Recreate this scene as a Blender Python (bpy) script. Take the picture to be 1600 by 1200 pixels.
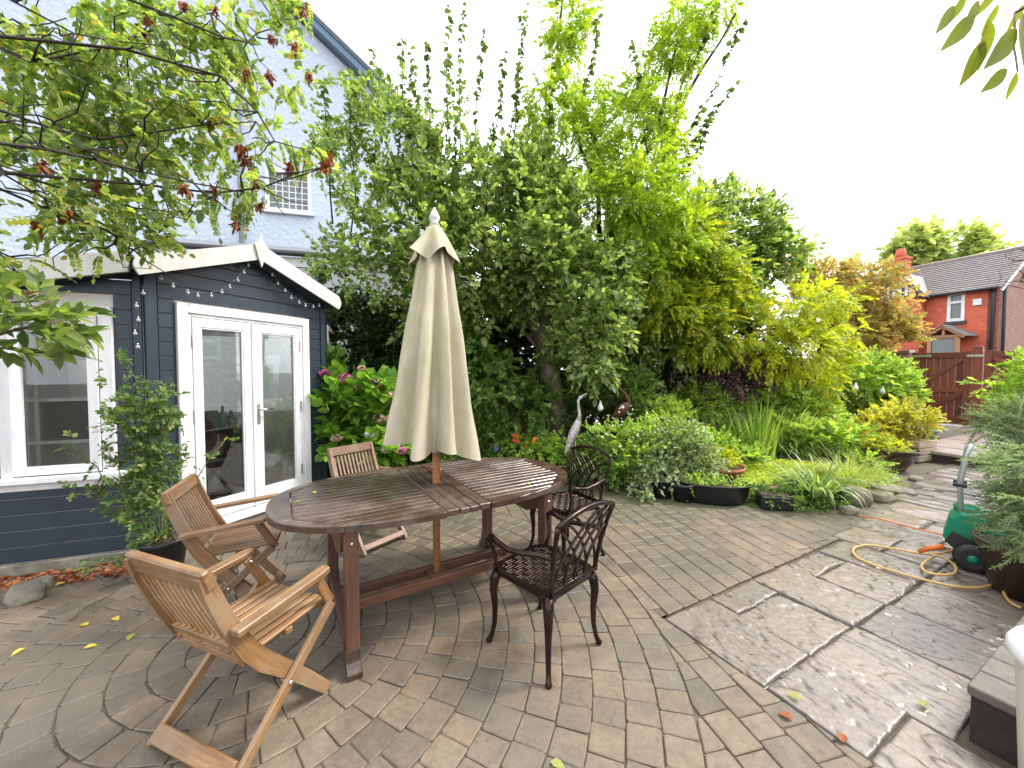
import bpy, math, random
import numpy as np
from mathutils import Vector, Matrix, noise
for _o in list(bpy.data.objects): bpy.data.objects.remove(_o)
scene = bpy.context.scene
COL = scene.collection
R = math.radians
random.seed(7)
rng = np.random.default_rng(7)

# ------------------------------------------------------------------ camera, sky, sun, exposure
CAM_H, CAM_F, CAM_PITCH = 1.45, 600.0, R(2.0)
cam_d = bpy.data.cameras.new('camera')
cam = bpy.data.objects.new('camera', cam_d); COL.objects.link(cam)
cam.location = (0, 0, CAM_H); cam.rotation_euler = (R(90) - CAM_PITCH, 0, 0)
cam_d.sensor_width = 36; cam_d.lens = 36 * CAM_F / 1600; cam_d.clip_start = .02; cam_d.clip_end = 900
scene.camera = cam
SUN_EL, SUN_AZ = R(50), R(78)          # azimuth clockwise from +Y
world = bpy.data.worlds.new('World'); scene.world = world; world.use_nodes = True
_nt = world.node_tree; _bg = _nt.nodes['Background']
_sky = _nt.nodes.new('ShaderNodeTexSky'); _sky.sky_type = 'NISHITA'; _sky.sun_disc = False
_sky.sun_elevation = SUN_EL; _sky.sun_rotation = SUN_AZ; _sky.air_density = 1.0; _sky.dust_density = 3.0; _sky.ozone_density = 1.0
_hs = _nt.nodes.new('ShaderNodeHueSaturation'); _hs.inputs["Saturation"].default_value = .15
_nt.links.new(_sky.outputs[0], _hs.inputs['Color']); _mx = _nt.nodes.new('ShaderNodeMix'); _mx.data_type = 'RGBA'; _mx.inputs[0].default_value = .6; _mx.inputs[7].default_value = (6.6, 6.9, 7.4, 1)   # even cloud cover over the clear-sky model
_nt.links.new(_hs.outputs[0], _mx.inputs[6]); _nt.links.new(_mx.outputs[2], _bg.inputs[0])
_bg.inputs[1].default_value = .15
sun_d = bpy.data.lights.new('sun', 'SUN'); sun_d.energy = 1.5; sun_d.angle = R(14); sun_d.color = (1, .96, .9)
sun = bpy.data.objects.new('sun', sun_d); COL.objects.link(sun)
_sd = Vector((math.sin(SUN_AZ) * math.cos(SUN_EL), math.cos(SUN_AZ) * math.cos(SUN_EL), math.sin(SUN_EL)))
sun.rotation_euler = _sd.to_track_quat('Z', 'Y').to_euler(); sun.location = _sd * 40
scene.view_settings.view_transform = 'Standard'; scene.view_settings.look = 'None'
scene.view_settings.gamma = 1; scene.view_settings.exposure = 1.62
try: scene.view_settings.use_curve_mapping = False
except Exception: pass
cy = scene.cycles
cy.max_bounces = 7; cy.diffuse_bounces = 3; cy.glossy_bounces = 3; cy.transmission_bounces = 5; cy.transparent_max_bounces = 6
cy.caustics_reflective = False; cy.caustics_refractive = False; cy.use_denoising = True; cy.sample_clamp_indirect = 8

# ------------------------------------------------------------------ helpers
def ray(px, py):
    x = (px - 800) / CAM_F; y = -(py - 600) / CAM_F
    c, s = math.cos(CAM_PITCH), math.sin(CAM_PITCH)
    return Vector((x, c + y * s, -s + y * c))
def at(px, py, Y):                       # photo position -> point at a depth
    d = ray(px, py); return Vector((0, 0, CAM_H)) + d * (Y / d.y)
def gp(px, py, z=0.0):                   # photo position -> point at a height
    d = ray(px, py); return Vector((0, 0, CAM_H)) + d * ((z - CAM_H) / d.z)
def tag(o, label=None, cat=None, group=None, kind=None):
    if label: o['label'] = label
    if cat: o['category'] = cat
    if group: o['group'] = group
    if kind: o['kind'] = kind
    return o
def thing(name, label, cat, loc=(0, 0, 0), rz=0.0, group=None):
    o = bpy.data.objects.new(name, None); COL.objects.link(o); o.empty_display_size = .1
    o.location = loc; o.rotation_euler = (0, 0, rz)
    return tag(o, label, cat, group)
def link_mesh(name, me, mat, parent=None):
    o = bpy.data.objects.new(name, me); COL.objects.link(o)
    if mat is not None and not me.materials: me.materials.append(mat)
    if parent is not None: o.parent = parent
    return o
def root_loc(o):
    while o.parent is not None: o = o.parent
    return Vector(o.location)
class MB:
    """collects shapes into one mesh"""
    def __init__(s): s.v = []; s.f = []; s.sm = []; s.g = []
    def add(s, vs, fs, smooth=False, g=None):
        n = len(s.v); s.g += [tuple(v) for v in (g if g is not None else vs)]; s.v += [tuple(v) for v in vs]; s.f += [tuple(i + n for i in f) for f in fs]; s.sm += [smooth] * len(fs); return s
    def box(s, c, size, rot=None, bev=0.0):
        hx, hy, hz = size[0] / 2, size[1] / 2, size[2] / 2; b = min(bev, hx * .45, hy * .45, hz * .45); c = Vector(c)
        T = (lambda v: c + (rot @ Vector(v) if rot is not None else Vector(v)))
        od = sorted(range(3), key=lambda k: -size[k]); gl = []; gr = (c.x * 3.1 + c.z * 7.7, c.y * 5.3, c.z * 2.9 + c.x)
        if b <= 0:
            lv = [(x * hx, y * hy, z * hz) for x in (-1, 1) for y in (-1, 1) for z in (-1, 1)]; vs = [T(v) for v in lv]
            return s.add(vs, [(0, 1, 3, 2), (4, 6, 7, 5), (0, 4, 5, 1), (2, 3, 7, 6), (0, 2, 6, 4), (1, 5, 7, 3)], g=[(v[od[0]] + gr[0], v[od[1]] + gr[1], v[od[2]] + gr[2]) for v in lv])
        vs = []; idx = {}
        for x in (-1, 1):
            for y in (-1, 1):
                for z in (-1, 1):
                    for a in range(3):
                        p = [x * (hx - b), y * (hy - b), z * (hz - b)]; p[a] = (x, y, z)[a] * (hx, hy, hz)[a]
                        idx[x, y, z, a] = len(vs); vs.append(T(p)); gl.append((p[od[0]] + gr[0], p[od[1]] + gr[1], p[od[2]] + gr[2]))
        fs = []
        for a in range(3):
            o1, o2 = [k for k in range(3) if k != a]
            for sg in (-1, 1):
                q = []
                for (u, w) in ((-1, -1), (1, -1), (1, 1), (-1, 1)):
                    k = [0, 0, 0]; k[a] = sg; k[o1] = u; k[o2] = w; q.append(idx[k[0], k[1], k[2], a])
                flip = (sg > 0) != (a == 1)
                fs.append(tuple(q) if flip else tuple(q[::-1]))
            for u in (-1, 1):
                for w in (-1, 1):
                    k0 = [0, 0, 0]; k1 = [0, 0, 0]; k0[a] = -1; k1[a] = 1; k0[o1] = k1[o1] = u; k0[o2] = k1[o2] = w
                    fs.append((idx[(*k0, o1)], idx[(*k1, o1)], idx[(*k1, o2)], idx[(*k0, o2)]))
        for x in (-1, 1):
            for y in (-1, 1):
                for z in (-1, 1): fs.append((idx[x, y, z, 0], idx[x, y, z, 1], idx[x, y, z, 2]))
        return s.add(vs, fs, g=gl)
    def beam(s, p0, p1, w, h, up=(0, 0, 1), bev=.003):
        """bar from p0 to p1, w across, h along up"""
        p0, p1 = Vector(p0), Vector(p1); d = p1 - p0; L = d.length; x = d.normalized(); u = Vector(up)
        y = u.cross(x)
        if y.length < 1e-4: y = Vector((0, 1, 0)).cross(x)
        y.normalize(); z = x.cross(y)
        return s.box((p0 + p1) / 2, (L, w, h), Matrix((x, y, z)).transposed(), bev)
    def tube(s, pts, r, n=8, cap=True, smooth=True):
        pts = [Vector(p) for p in pts]; m = len(pts)
        rr = r if isinstance(r, (list, tuple)) else [r] * m
        vs = []; fs = []; prev = None
        for i, p in enumerate(pts):
            t = (pts[min(i + 1, m - 1)] - pts[max(i - 1, 0)])
            t = t.normalized() if t.length > 1e-9 else Vector((0, 0, 1))
            if prev is None:
                a = Vector((0, 0, 1)) if abs(t.z) < .9 else Vector((1, 0, 0)); x = a.cross(t).normalized()
            else:
                x = prev - t * prev.dot(t)
                x = x.normalized() if x.length > 1e-6 else Vector((1, 0, 0)).cross(t).normalized()
            prev = x; y = t.cross(x)
            for k in range(n):
                a = 2 * math.pi * k / n; vs.append(p + (x * math.cos(a) + y * math.sin(a)) * rr[i])
        for i in range(m - 1):
            for k in range(n): k2 = (k + 1) % n; fs.append((i * n + k, i * n + k2, (i + 1) * n + k2, (i + 1) * n + k))
        if cap: fs += [tuple(range(n))[::-1], tuple(range((m - 1) * n, m * n))]
        return s.add(vs, fs, smooth)
    def lathe(s, prof, c=(0, 0, 0), n=24, sx=1.0, sy=1.0, smooth=True, rot=None):
        c = Vector(c); vs = []; fs = []; m = len(prof)
        for r, z in prof:
            for k in range(n):
                a = 2 * math.pi * k / n; v = Vector((r * math.cos(a) * sx, r * math.sin(a) * sy, z))
                vs.append(c + (rot @ v if rot is not None else v))
        for i in range(m - 1):
            for k in range(n): k2 = (k + 1) % n; fs.append((i * n + k, i * n + k2, (i + 1) * n + k2, (i + 1) * n + k))
        fs += [tuple(range(n))[::-1], tuple(range((m - 1) * n, m * n))]
        return s.add(vs, fs, smooth)
    def ball(s, c, r, n=10, m=7, sc=(1, 1, 1), rot=None):
        c = Vector(c); vs = []; fs = []
        for i in range(m + 1):
            th = math.pi * i / m
            for k in range(n):
                a = 2 * math.pi * k / n; v = Vector((r * math.sin(th) * math.cos(a) * sc[0], r * math.sin(th) * math.sin(a) * sc[1], r * math.cos(th) * sc[2]))
                vs.append(c + (rot @ v if rot is not None else v))
        for i in range(m):
            for k in range(n): k2 = (k + 1) % n; fs.append((i * n + k, (i + 1) * n + k, (i + 1) * n + k2, i * n + k2))
        return s.add(vs, fs, True)
    def prism(s, poly, z0, z1, bev=0.0, M=None, bot=True):
        """extruded polygon (counter-clockwise), optional chamfer on top"""
        n = len(poly); T = (lambda v: M @ Vector(v)) if M is not None else (lambda v: Vector(v))
        cx = sum(p[0] for p in poly) / n; cy_ = sum(p[1] for p in poly) / n
        vs = [T((p[0], p[1], z0)) for p in poly]
        if bev > 0:
            vs += [T((p[0], p[1], z1 - bev)) for p in poly]
            for i, p in enumerate(poly):
                a, b = Vector(poly[i - 1]) - Vector(p), Vector(poly[(i + 1) % n]) - Vector(p)
                a.normalize(); b.normalize(); q = (a + b)
                q = q.normalized() * bev * 1.2 if q.length > .05 else Vector((cx - p[0], cy_ - p[1])).normalized() * bev
                if q.dot(Vector((cx - p[0], cy_ - p[1]))) < 0: q = -q
                vs.append(T((p[0] + q.x, p[1] + q.y, z1)))
            ls = 3
        else:
            vs += [T((p[0], p[1], z1)) for p in poly]; ls = 2
        fs = []
        for l in range(ls - 1):
            for k in range(n): k2 = (k + 1) % n; fs.append((l * n + k, l * n + k2, (l + 1) * n + k2, (l + 1) * n + k))
        fs.append(tuple(range((ls - 1) * n, ls * n)))
        if bot: fs.append(tuple(range(n))[::-1])
        return s.add(vs, fs)
    def mesh(s, name, off=None):
        me = bpy.data.meshes.new(name)
        vs = s.v if off is None else [(a - off[0], b - off[1], c - off[2]) for a, b, c in s.v]
        me.from_pydata(vs, [], s.f); me.polygons.foreach_set('use_smooth', s.sm); me.update(); return me
    def build(s, name, mat, parent=None, world=False):
        off = root_loc(parent) if (world and parent is not None) else None
        me = s.mesh(name, off)
        if mat is not None and mat.name in WOODS:
            a = me.attributes.new('gv', 'FLOAT_VECTOR', 'POINT'); a.data.foreach_set('vector', np.array(s.g, np.float32).ravel())
        return link_mesh(name, me, mat, parent)
def np_mesh(name, V, Fq, mat, parent=None, world=True, smooth=False, attr=None):
    """V (n,3), Fq (m,4) quads (or (m,3)) -> one mesh object, fast"""
    me = bpy.data.meshes.new(name); V = np.asarray(V, np.float32)
    if world and parent is not None: V = V - np.array(root_loc(parent), np.float32)
    k = Fq.shape[1]; m = len(Fq)
    me.vertices.add(len(V)); me.vertices.foreach_set('co', V.ravel())
    me.loops.add(m * k); me.loops.foreach_set('vertex_index', Fq.astype(np.int32).ravel())
    me.polygons.add(m); me.polygons.foreach_set('loop_start', np.arange(0, m * k, k, dtype=np.int32))
    if smooth: me.polygons.foreach_set('use_smooth', np.ones(m, bool))
    if attr is not None:
        a = me.attributes.new('rnd', 'FLOAT', 'POINT'); a.data.foreach_set('value', np.asarray(attr, np.float32))
    me.update(calc_edges=True)
    return link_mesh(name, me, mat, parent)
def copy_tree(o, parent=None, kids=None):
    if kids is None:
        kids = {}
        for q in COL.objects:
            if q.parent is not None: kids.setdefault(q.parent.name, []).append(q)
    c = o.copy(); COL.objects.link(c)
    if parent is not None: c.parent = parent
    for ch in kids.get(o.name, []): copy_tree(ch, c, kids)
    return c
def clip(poly, n, d):
    """keep the side n.p >= d of a convex polygon"""
    out = []
    for i, p in enumerate(poly):
        q = poly[(i + 1) % len(poly)]; a = n[0] * p[0] + n[1] * p[1] - d; b = n[0] * q[0] + n[1] * q[1] - d
        if a >= 0: out.append(p)
        if a * b < 0: t = a / (a - b); out.append((p[0] + t * (q[0] - p[0]), p[1] + t * (q[1] - p[1])))
    return out
def area(poly):
    return abs(sum(poly[i - 1][0] * poly[i][1] - poly[i][0] * poly[i - 1][1] for i in range(len(poly)))) / 2

# ------------------------------------------------------------------ materials
MATS = {}
class NT:
    def __init__(s, name):
        s.m = bpy.data.materials.new(name); s.m.use_nodes = True; s.t = s.m.node_tree; s.N = s.t.nodes; s.b = s.N['Principled BSDF']; s.out = s.N['Material Output']
        MATS[name] = s.m
    def n(s, typ, **kw):
        x = s.N.new('ShaderNode' + typ)
        for k, v in kw.items():
            if k in x.inputs: x.inputs[k].default_value = v
            else: setattr(x, k, v)
        return x
    def l(s, a, b): s.t.links.new(a, b)
    def noise(s, scale, detail=4, rough=.6, vec=None, dist=0.0):
        x = s.n('TexNoise', Scale=scale, Detail=detail, Roughness=rough, Distortion=dist)
        if vec is not None: s.l(vec, x.inputs['Vector'])
        return x
    def ramp(s, fac, stops):
        x = s.n('ValToRGB'); e = x.color_ramp.elements
        while len(e) < len(stops): e.new(.5)
        for q, (p, c) in zip(e, stops): q.position = p; q.color = (*c, 1)
        s.l(fac, x.inputs[0]); return x.outputs[0]
    def mix(s, fac, a, b, mode='MIX'):
        x = s.n('Mix', data_type='RGBA', blend_type=mode)
        for v, i in ((fac, 0), (a, 6), (b, 7)):
            if isinstance(v, (int, float)): x.inputs[i].default_value = v
            elif isinstance(v, tuple): x.inputs[i].default_value = (*v, 1)
            else: s.l(v, x.inputs[i])
        return x.outputs[2]
    def math(s, op, a, b=0.0):
        x = s.n('Math', operation=op)
        for v, i in ((a, 0), (b, 1)):
            if isinstance(v, (int, float)): x.inputs[i].default_value = v
            else: s.l(v, x.inputs[i])
        return x.outputs[0]
    def coords(s, which='Object', scale=None, rot=None):
        t = s.n('TexCoord').outputs[which]
        if scale or rot:
            m = s.n('Mapping')
            if scale: m.inputs['Scale'].default_value = scale
            if rot: m.inputs['Rotation'].default_value = rot
            s.l(t, m.inputs[0]); t = m.outputs[0]
        return t
    def bump(s, h, strength=.3, dist=.01):
        x = s.n('Bump', Strength=strength, Distance=dist); s.l(h, x.inputs['Height']); s.l(x.outputs[0], s.b.inputs['Normal']); return x
    def col(s, c):
        if isinstance(c, tuple): s.b.inputs['Base Color'].default_value = (*c, 1)
        else: s.l(c, s.b.inputs['Base Color'])
    def rough(s, r):
        if isinstance(r, (int, float)): s.b.inputs['Roughness'].default_value = r
        else: s.l(r, s.b.inputs['Roughness'])
def plain(name, c, rough=.5, var=.15, scale=12, metal=0.0, bump=.08, spec=.5):
    """painted / plastic / metal surface with slight unevenness"""
    t = NT(name); v = t.coords()
    n = t.noise(scale, 5, .65, v); dark = tuple(x * (1 - var) for x in c); lite = tuple(min(1, x * (1 + var)) for x in c)
    t.col(t.ramp(n.outputs[0], [(.3, dark), (.7, lite)]))
    r = t.n('MapRange'); t.l(n.outputs[0], r.inputs[0]); r.inputs[3].default_value = max(.05, rough - .1); r.inputs[4].default_value = min(1, rough + .12); t.rough(r.outputs[0])
    t.b.inputs['Metallic'].default_value = metal; t.b.inputs['Specular IOR Level'].default_value = spec
    if bump: t.bump(t.noise(scale * 6, 3, .6, v).outputs[0], bump, .004)
    return t.m
WOODS = set()
def wood(name, c0, c1, c2, rough=.55, scale=None, grey=None, wet=False, gk=.75):
    """timber with its grain along each piece; tone differs from piece to piece"""
    t = NT(name); WOODS.add(name); at_ = t.n('Attribute', attribute_name='gv'); mp = t.n('Mapping'); mp.inputs['Scale'].default_value = (1.6, 24, 24); t.l(at_.outputs['Vector'], mp.inputs[0])
    oi = t.n('ObjectInfo'); add = t.n('VectorMath', operation='ADD'); t.l(mp.outputs[0], add.inputs[0])
    cm = t.n('CombineXYZ'); t.l(t.math('MULTIPLY', oi.outputs['Random'], 37.0), cm.inputs[0]); t.l(t.math('MULTIPLY', oi.outputs['Random'], 91.0), cm.inputs[1]); t.l(cm.outputs[0], add.inputs[1])
    n = t.noise(2.2, 7, .68, add.outputs[0], .5); base = t.ramp(n.outputs[0], [(.26, c0), (.5, c1), (.76, c2)])
    tone = t.ramp(oi.outputs['Random'], [(0, (.7, .7, .7)), (1, (1.22, 1.18, 1.12))]); base = t.mix(1.0, base, tone, 'MULTIPLY')
    big = t.noise(3.0, 6, .7, t.coords('Object'))
    if grey: base = t.mix(t.ramp(big.outputs[0], [(.40, (0, 0, 0)), (.66, (gk, gk, gk))]), base, grey)
    t.col(base)
    if wet:
        rr = t.n('MapRange'); t.l(big.outputs[0], rr.inputs[0]); rr.inputs[1].default_value = .35; rr.inputs[2].default_value = .65; rr.inputs[3].default_value = .1; rr.inputs[4].default_value = .34; t.rough(rr.outputs[0])
    else: t.rough(rough)
    t.bump(n.outputs[0], .3, .003)
    return t.m
def leaf(name, stops, trans=.35, tcol=None, rough=.42, clump=.25, spec=.35):
    """foliage: tone per leaf (one island each), soft patches of older and younger growth, light passing through"""
    stops = [(p, tuple(min(.8, x * k_ * (1.35 if max(q) < .5 else 1.0)) for x, k_ in zip(q, (1.02, 1.0, .9) if max(q) < .5 else (1, 1, 1)))) for p, q in stops]; trans = min(.6, trans * 1.2)
    t = NT(name); g = t.n('NewGeometry'); c = t.ramp(g.outputs['Random Per Island'], stops)
    pn = t.noise(1.7, 2, .5, t.coords()); k = t.ramp(pn.outputs[0], [(.3, (1 - clump,) * 3), (.7, (1 + clump,) * 3)])
    c = t.mix(1.0, c, k, 'MULTIPLY'); t.col(c); t.rough(rough); t.b.inputs['Specular IOR Level'].default_value = spec
    tr = t.n('BsdfTranslucent'); tc = t.mix(1.0, c, tcol or (1.5, 1.55, .7), 'MULTIPLY'); t.l(tc, tr.inputs[0])
    mx = t.n('MixShader'); mx.inputs[0].default_value = trans; t.l(t.b.outputs[0], mx.inputs[1]); t.l(tr.outputs[0], mx.inputs[2]); t.l(mx.outputs[0], t.out.inputs[0])
    return t.m
# ================================================================== SETTING: ground, patio, path
def m_ground():
    t = NT('soil'); v = t.coords(); n = t.noise(3, 8, .7, v); t.col(t.ramp(n.outputs[0], [(.3, (.035, .025, .016)), (.6, (.07, .055, .03)), (.8, (.06, .075, .025))])); t.rough(.95); t.bump(t.noise(40, 6, .7, v).outputs[0], .8, .03); return t.m
m_ground()
def m_paver():
    t = NT('paver'); v = t.coords(); a = t.n('Attribute', attribute_name='rnd')
    c = t.ramp(a.outputs['Fac'], [(0, (.115, .094, .071)), (.2, (.152, .121, .089)), (.45, (.184, .143, .099)), (.62, (.147, .124, .097)), (.85, (.208, .151, .103)), (1, (.168, .137, .103))])
    f = t.noise(38, 8, .82, v); c = t.mix(1.0, c, t.ramp(f.outputs[0], [(.28, (.32, .31, .30)), (.43, (.86, .86, .85)), (.7, (1.26, 1.24, 1.2))]), 'MULTIPLY'); mo = t.noise(7, 5, .7, v); c = t.mix(1.0, c, t.ramp(mo.outputs[0], [(.3, (.72, .71, .70)), (.7, (1.16, 1.15, 1.12))]), 'MULTIPLY')
    b = t.noise(1.1, 5, .65, v); c = t.mix(t.ramp(b.outputs[0], [(.45, (0, 0, 0)), (.66, (.78, .78, .78))]), c, (.10, .092, .076))     # damp, lichened areas
    w = t.noise(3.1, 4, .6, v); c = t.mix(t.ramp(w.outputs[0], [(.58, (0, 0, 0)), (.74, (.35, .35, .35))]), c, (.26, .215, .16))
    sep = t.n('SeparateXYZ'); t.l(v, sep.inputs[0])
    al = t.n('MapRange'); t.l(t.math('ADD', sep.outputs[1], t.math('MULTIPLY', b.outputs[0], 1.6)), al.inputs[0]); al.inputs[1].default_value = 4.3; al.inputs[2].default_value = 5.2; al.inputs[4].default_value = .7
    c = t.mix(al.outputs[0], c, (.075, .085, .04)); t.col(c)                                                                       # algae by the planted edge
    r = t.n('MapRange'); t.l(b.outputs[0], r.inputs[0]); r.inputs[1].default_value = .3; r.inputs[2].default_value = .7; r.inputs[3].default_value = .62; r.inputs[4].default_value = .36; t.rough(r.outputs[0])
    t.bump(f.outputs[0], .7, .006); return t.m
m_paver()
def m_sand():
    t = NT('joint_sand'); v = t.coords(); n = t.noise(30, 6, .7, v); t.col(t.ramp(n.outputs[0], [(.3, (.06, .048, .034)), (.7, (.12, .096, .066))])); t.rough(.9); t.bump(n.outputs[0], .5, .006); return t.m
m_sand()
def m_flag():
    t = NT('wet_flagstone'); v = t.coords(); oi = t.n('ObjectInfo')
    n = t.noise(4, 7, .7, v, .5); c = t.ramp(n.outputs[0], [(.25, (.13, .107, .09)), (.45, (.24, .20, .168)), (.6, (.205, .18, .158)), (.8, (.32, .265, .222))])
    c = t.mix(1.0, c, t.ramp(oi.outputs['Random'], [(0, (.82, .81, .8)), (.5, (1, .98, .96)), (1, (1.18, 1.1, 1.04))]), 'MULTIPLY')
    f = t.noise(70, 6, .7, v); c = t.mix(1.0, c, t.ramp(f.outputs[0], [(.3, (.75, .75, .75)), (.7, (1.15, 1.15, 1.15))]), 'MULTIPLY')
    cl = t.n('Attribute', attribute_name='cleft'); c = t.mix(t.ramp(cl.outputs['Fac'], [(.15, (0, 0, 0)), (.8, (.7, .7, .7))]), c, (.055, .045, .038)); t.col(c)   # darker along the clefts and slab edges
    w = t.noise(2.3, 4, .6, v); r = t.n('MapRange'); t.l(w.outputs[0], r.inputs[0]); r.inputs[1].default_value = .32; r.inputs[2].default_value = .68; r.inputs[3].default_value = .09; r.inputs[4].default_value = .3; t.rough(r.outputs[0])
    t.bump(t.noise(60, 6, .75, v).outputs[0], .35, .005); return t.m
m_flag()
def m_stone(name, c0, c1, c2, rough=.8, sc=5):
    t = NT(name); v = t.coords(); n = t.noise(sc, 8, .7, v); t.col(t.ramp(n.outputs[0], [(.3, c0), (.52, c1), (.75, c2)])); t.rough(rough); t.bump(t.noise(sc * 7, 6, .7, v).outputs[0], .5, .012); return t.m
m_stone('coping_block', (.09, .08, .066), (.14, .123, .102), (.19, .168, .14), .55, 14)
m_stone('dark_wall_face', (.012, .009, .008), (.03, .022, .018), (.055, .042, .03), .7, 7)
m_stone('rock', (.09, .085, .06), (.2, .185, .14), (.34, .31, .25), .8, 5)
m_stone('terrace_stone', (.14, .10, .085), (.22, .165, .14), (.30, .24, .21), .42, 4)
m_stone('mortar_pale', (.28, .26, .23), (.36, .34, .3), (.44, .42, .38), .9, 9)

g = MB(); g.add([(-160, -60, -.12), (260, -60, -.12), (260, 330, -.12), (-160, 330, -.12)], [(0, 1, 2, 3)])
tag(g.build('ground', MATS['soil']), kind='structure')
FO = Vector((1.15, 1.73)); FA = Vector((math.cos(R(28.5)), math.sin(R(28.5)))); FB = Vector((FA.y, -FA.x))
_r = [(-6.5, -1.5), (8.0, -1.5), (8.0, 6.6), (-6.5, 6.6)]; patio = MB()
for q in (clip(_r, -FB, -(FB.dot(FO) - .562)), clip(clip(_r, FB, FB.dot(FO) - .562), -FA, -(FA.dot(FO) - .004))): patio.add([(p[0], p[1], -.0085) for p in q], [tuple(range(len(q)))])
patio = tag(patio.build('patio', MATS['joint_sand']), kind='structure')

# -- block paving: concentric rings, straight courses round them
PC, PR, RW = Vector((-1.42, 2.05)), 2.24, .14
FO = Vector((1.15, 1.73)); FA = Vector((math.cos(R(28.5)), math.sin(R(28.5)))); FB = Vector((FA.y, -FA.x))
def inside_flags(p):
    d = Vector(p) - FO; a, b = d.dot(FA), d.dot(FB)
    return a > -.02 and b > -.56 or (a > 1.9 and b > -.62)
polys = []
def soft(poly, k=.008, jit=.0028):
    """worn corners"""
    out = []; n = len(poly)
    for i in range(n):
        p, q, r_ = Vector(poly[i]), Vector(poly[i - 1]), Vector(poly[(i + 1) % n])
        j = Vector((random.uniform(-jit, jit), random.uniform(-jit, jit)))
        a, b = (q - p), (r_ - p); kk = min(k * random.uniform(.5, 1.4), a.length * .3, b.length * .3)
        out += [tuple(p + j + a.normalized() * kk), tuple(p + j + b.normalized() * kk)]
    return out
gap = .0019
for k in range(0, 16):
    r0, r1 = k * RW + gap, (k + 1) * RW - gap
    if k == 0:
        polys.append([tuple(PC + Vector((math.cos(a), math.sin(a))) * r1) for a in np.linspace(0, 2 * math.pi, 9)[:-1]]); continue
    rm = (r0 + r1) / 2; n = max(5, round(2 * math.pi * rm / .138)); w = [random.choice((.85, 1, 1, 1.2)) for _ in range(n)]; tot = sum(w); a = random.random() * 6
    for q in w:
        da = 2 * math.pi * q / tot; g0 = gap / rm
        A = [a + g0, a + da - g0]
        if da > .35: A = [a + g0, a + da / 2, a + da - g0]
        poly = [tuple(PC + Vector((math.cos(x), math.sin(x))) * r1) for x in A] + [tuple(PC + Vector((math.cos(x), math.sin(x))) * r0) for x in A[::-1]]
        polys.append(poly); a += da
e1, e2 = Vector((math.cos(R(13)), math.sin(R(13)))), Vector((-math.sin(R(13)), math.cos(R(13))))
cw = .14
for i in range(-38, 48):
    s_ = -6 + random.random() * .1
    while s_ < 7.5:
        L = random.choice((.105, .14, .14, .175)); c = e1 * ((i + .5) * cw) + e2 * (s_ + L / 2) + Vector((.3, .6))
        if -4.6 < c.x < 4.2 and .35 < c.y < 5.9 and (c - PC).length > PR - .12:
            h1, h2 = e1 * (cw / 2 - gap), e2 * (L / 2 - gap); poly = [tuple(c - h1 - h2), tuple(c + h1 - h2), tuple(c + h1 + h2), tuple(c - h1 + h2)]
            if (c - PC).length < PR + .2:
                nn = (c - PC).normalized(); poly = clip(poly, nn, nn.dot(PC) + PR + .004)
            d = c - FO; a, b = d.dot(FA), d.dot(FB)
            if a > -.4 and b > -.9 and len(poly) > 2:
                off = -.555 if a < 2.2 else -.62
                pa, pb_ = clip(poly, -FA, -(FA.dot(FO) - .008)), clip(poly, -FB, -(FB.dot(FO) + off))
                poly = max((pa, pb_), key=lambda q: area(q) if len(q) > 2 else 0)
            if len(poly) > 2 and area(poly) > .0016: polys.append(poly)
        s_ += L
SHED_C = Vector((-2.8, 2.94))
def behind_shed(p):
    d = Vector(p) - SHED_C; dd = Vector((.423, .906)); dl = Vector((-.94, -.342))
    n1 = Vector((.906, -.423)); n2 = Vector((.342, -.94))
    return d.dot(n1) < -.03 and d.dot(n2) < -.03
def pix_area(poly):
    c = Vector((sum(p[0] for p in poly) / len(poly), sum(p[1] for p in poly) / len(poly)))
    if c.y < .9 or abs(c.x / c.y) > 1.5 or (CAM_H / c.y) > 1.25: return 0
    return area(poly) * CAM_H / c.y ** 3
polys = [p for p in polys if not behind_shed((sum(q[0] for q in p) / len(p), sum(q[1] for q in p) / len(p)))]
polys = sorted([p for p in polys if pix_area(p) > 0], key=pix_area, reverse=True)
rest = MB(); rest_r = []
for i, poly in enumerate(polys):
    q = soft(poly) if len(poly) <= 6 else poly
    m = MB(); m.prism(q, -.05, random.gauss(0, .0012), .004, bot=False)
    n = len(q); tx, ty = random.gauss(0, .004), random.gauss(0, .004); c = Vector(m.v[0])
    m.v = [(x, y, z + (x - c.x) * tx + (y - c.y) * ty) for x, y, z in m.v]
    rv = random.random()
    if i < 300:
        o = m.build('paver', MATS['paver'], patio); a = o.data.attributes.new('rnd', 'FLOAT', 'POINT'); a.data.foreach_set('value', [rv] * len(m.v))
    else: rest.add(m.v, m.f); rest_r += [rv] * len(m.v)
o = rest.build('paver', MATS['paver'], patio); o['kind'] = 'stuff'
a = o.data.attributes.new('rnd', 'FLOAT', 'POINT'); a.data.foreach_set('value', rest_r)

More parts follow.
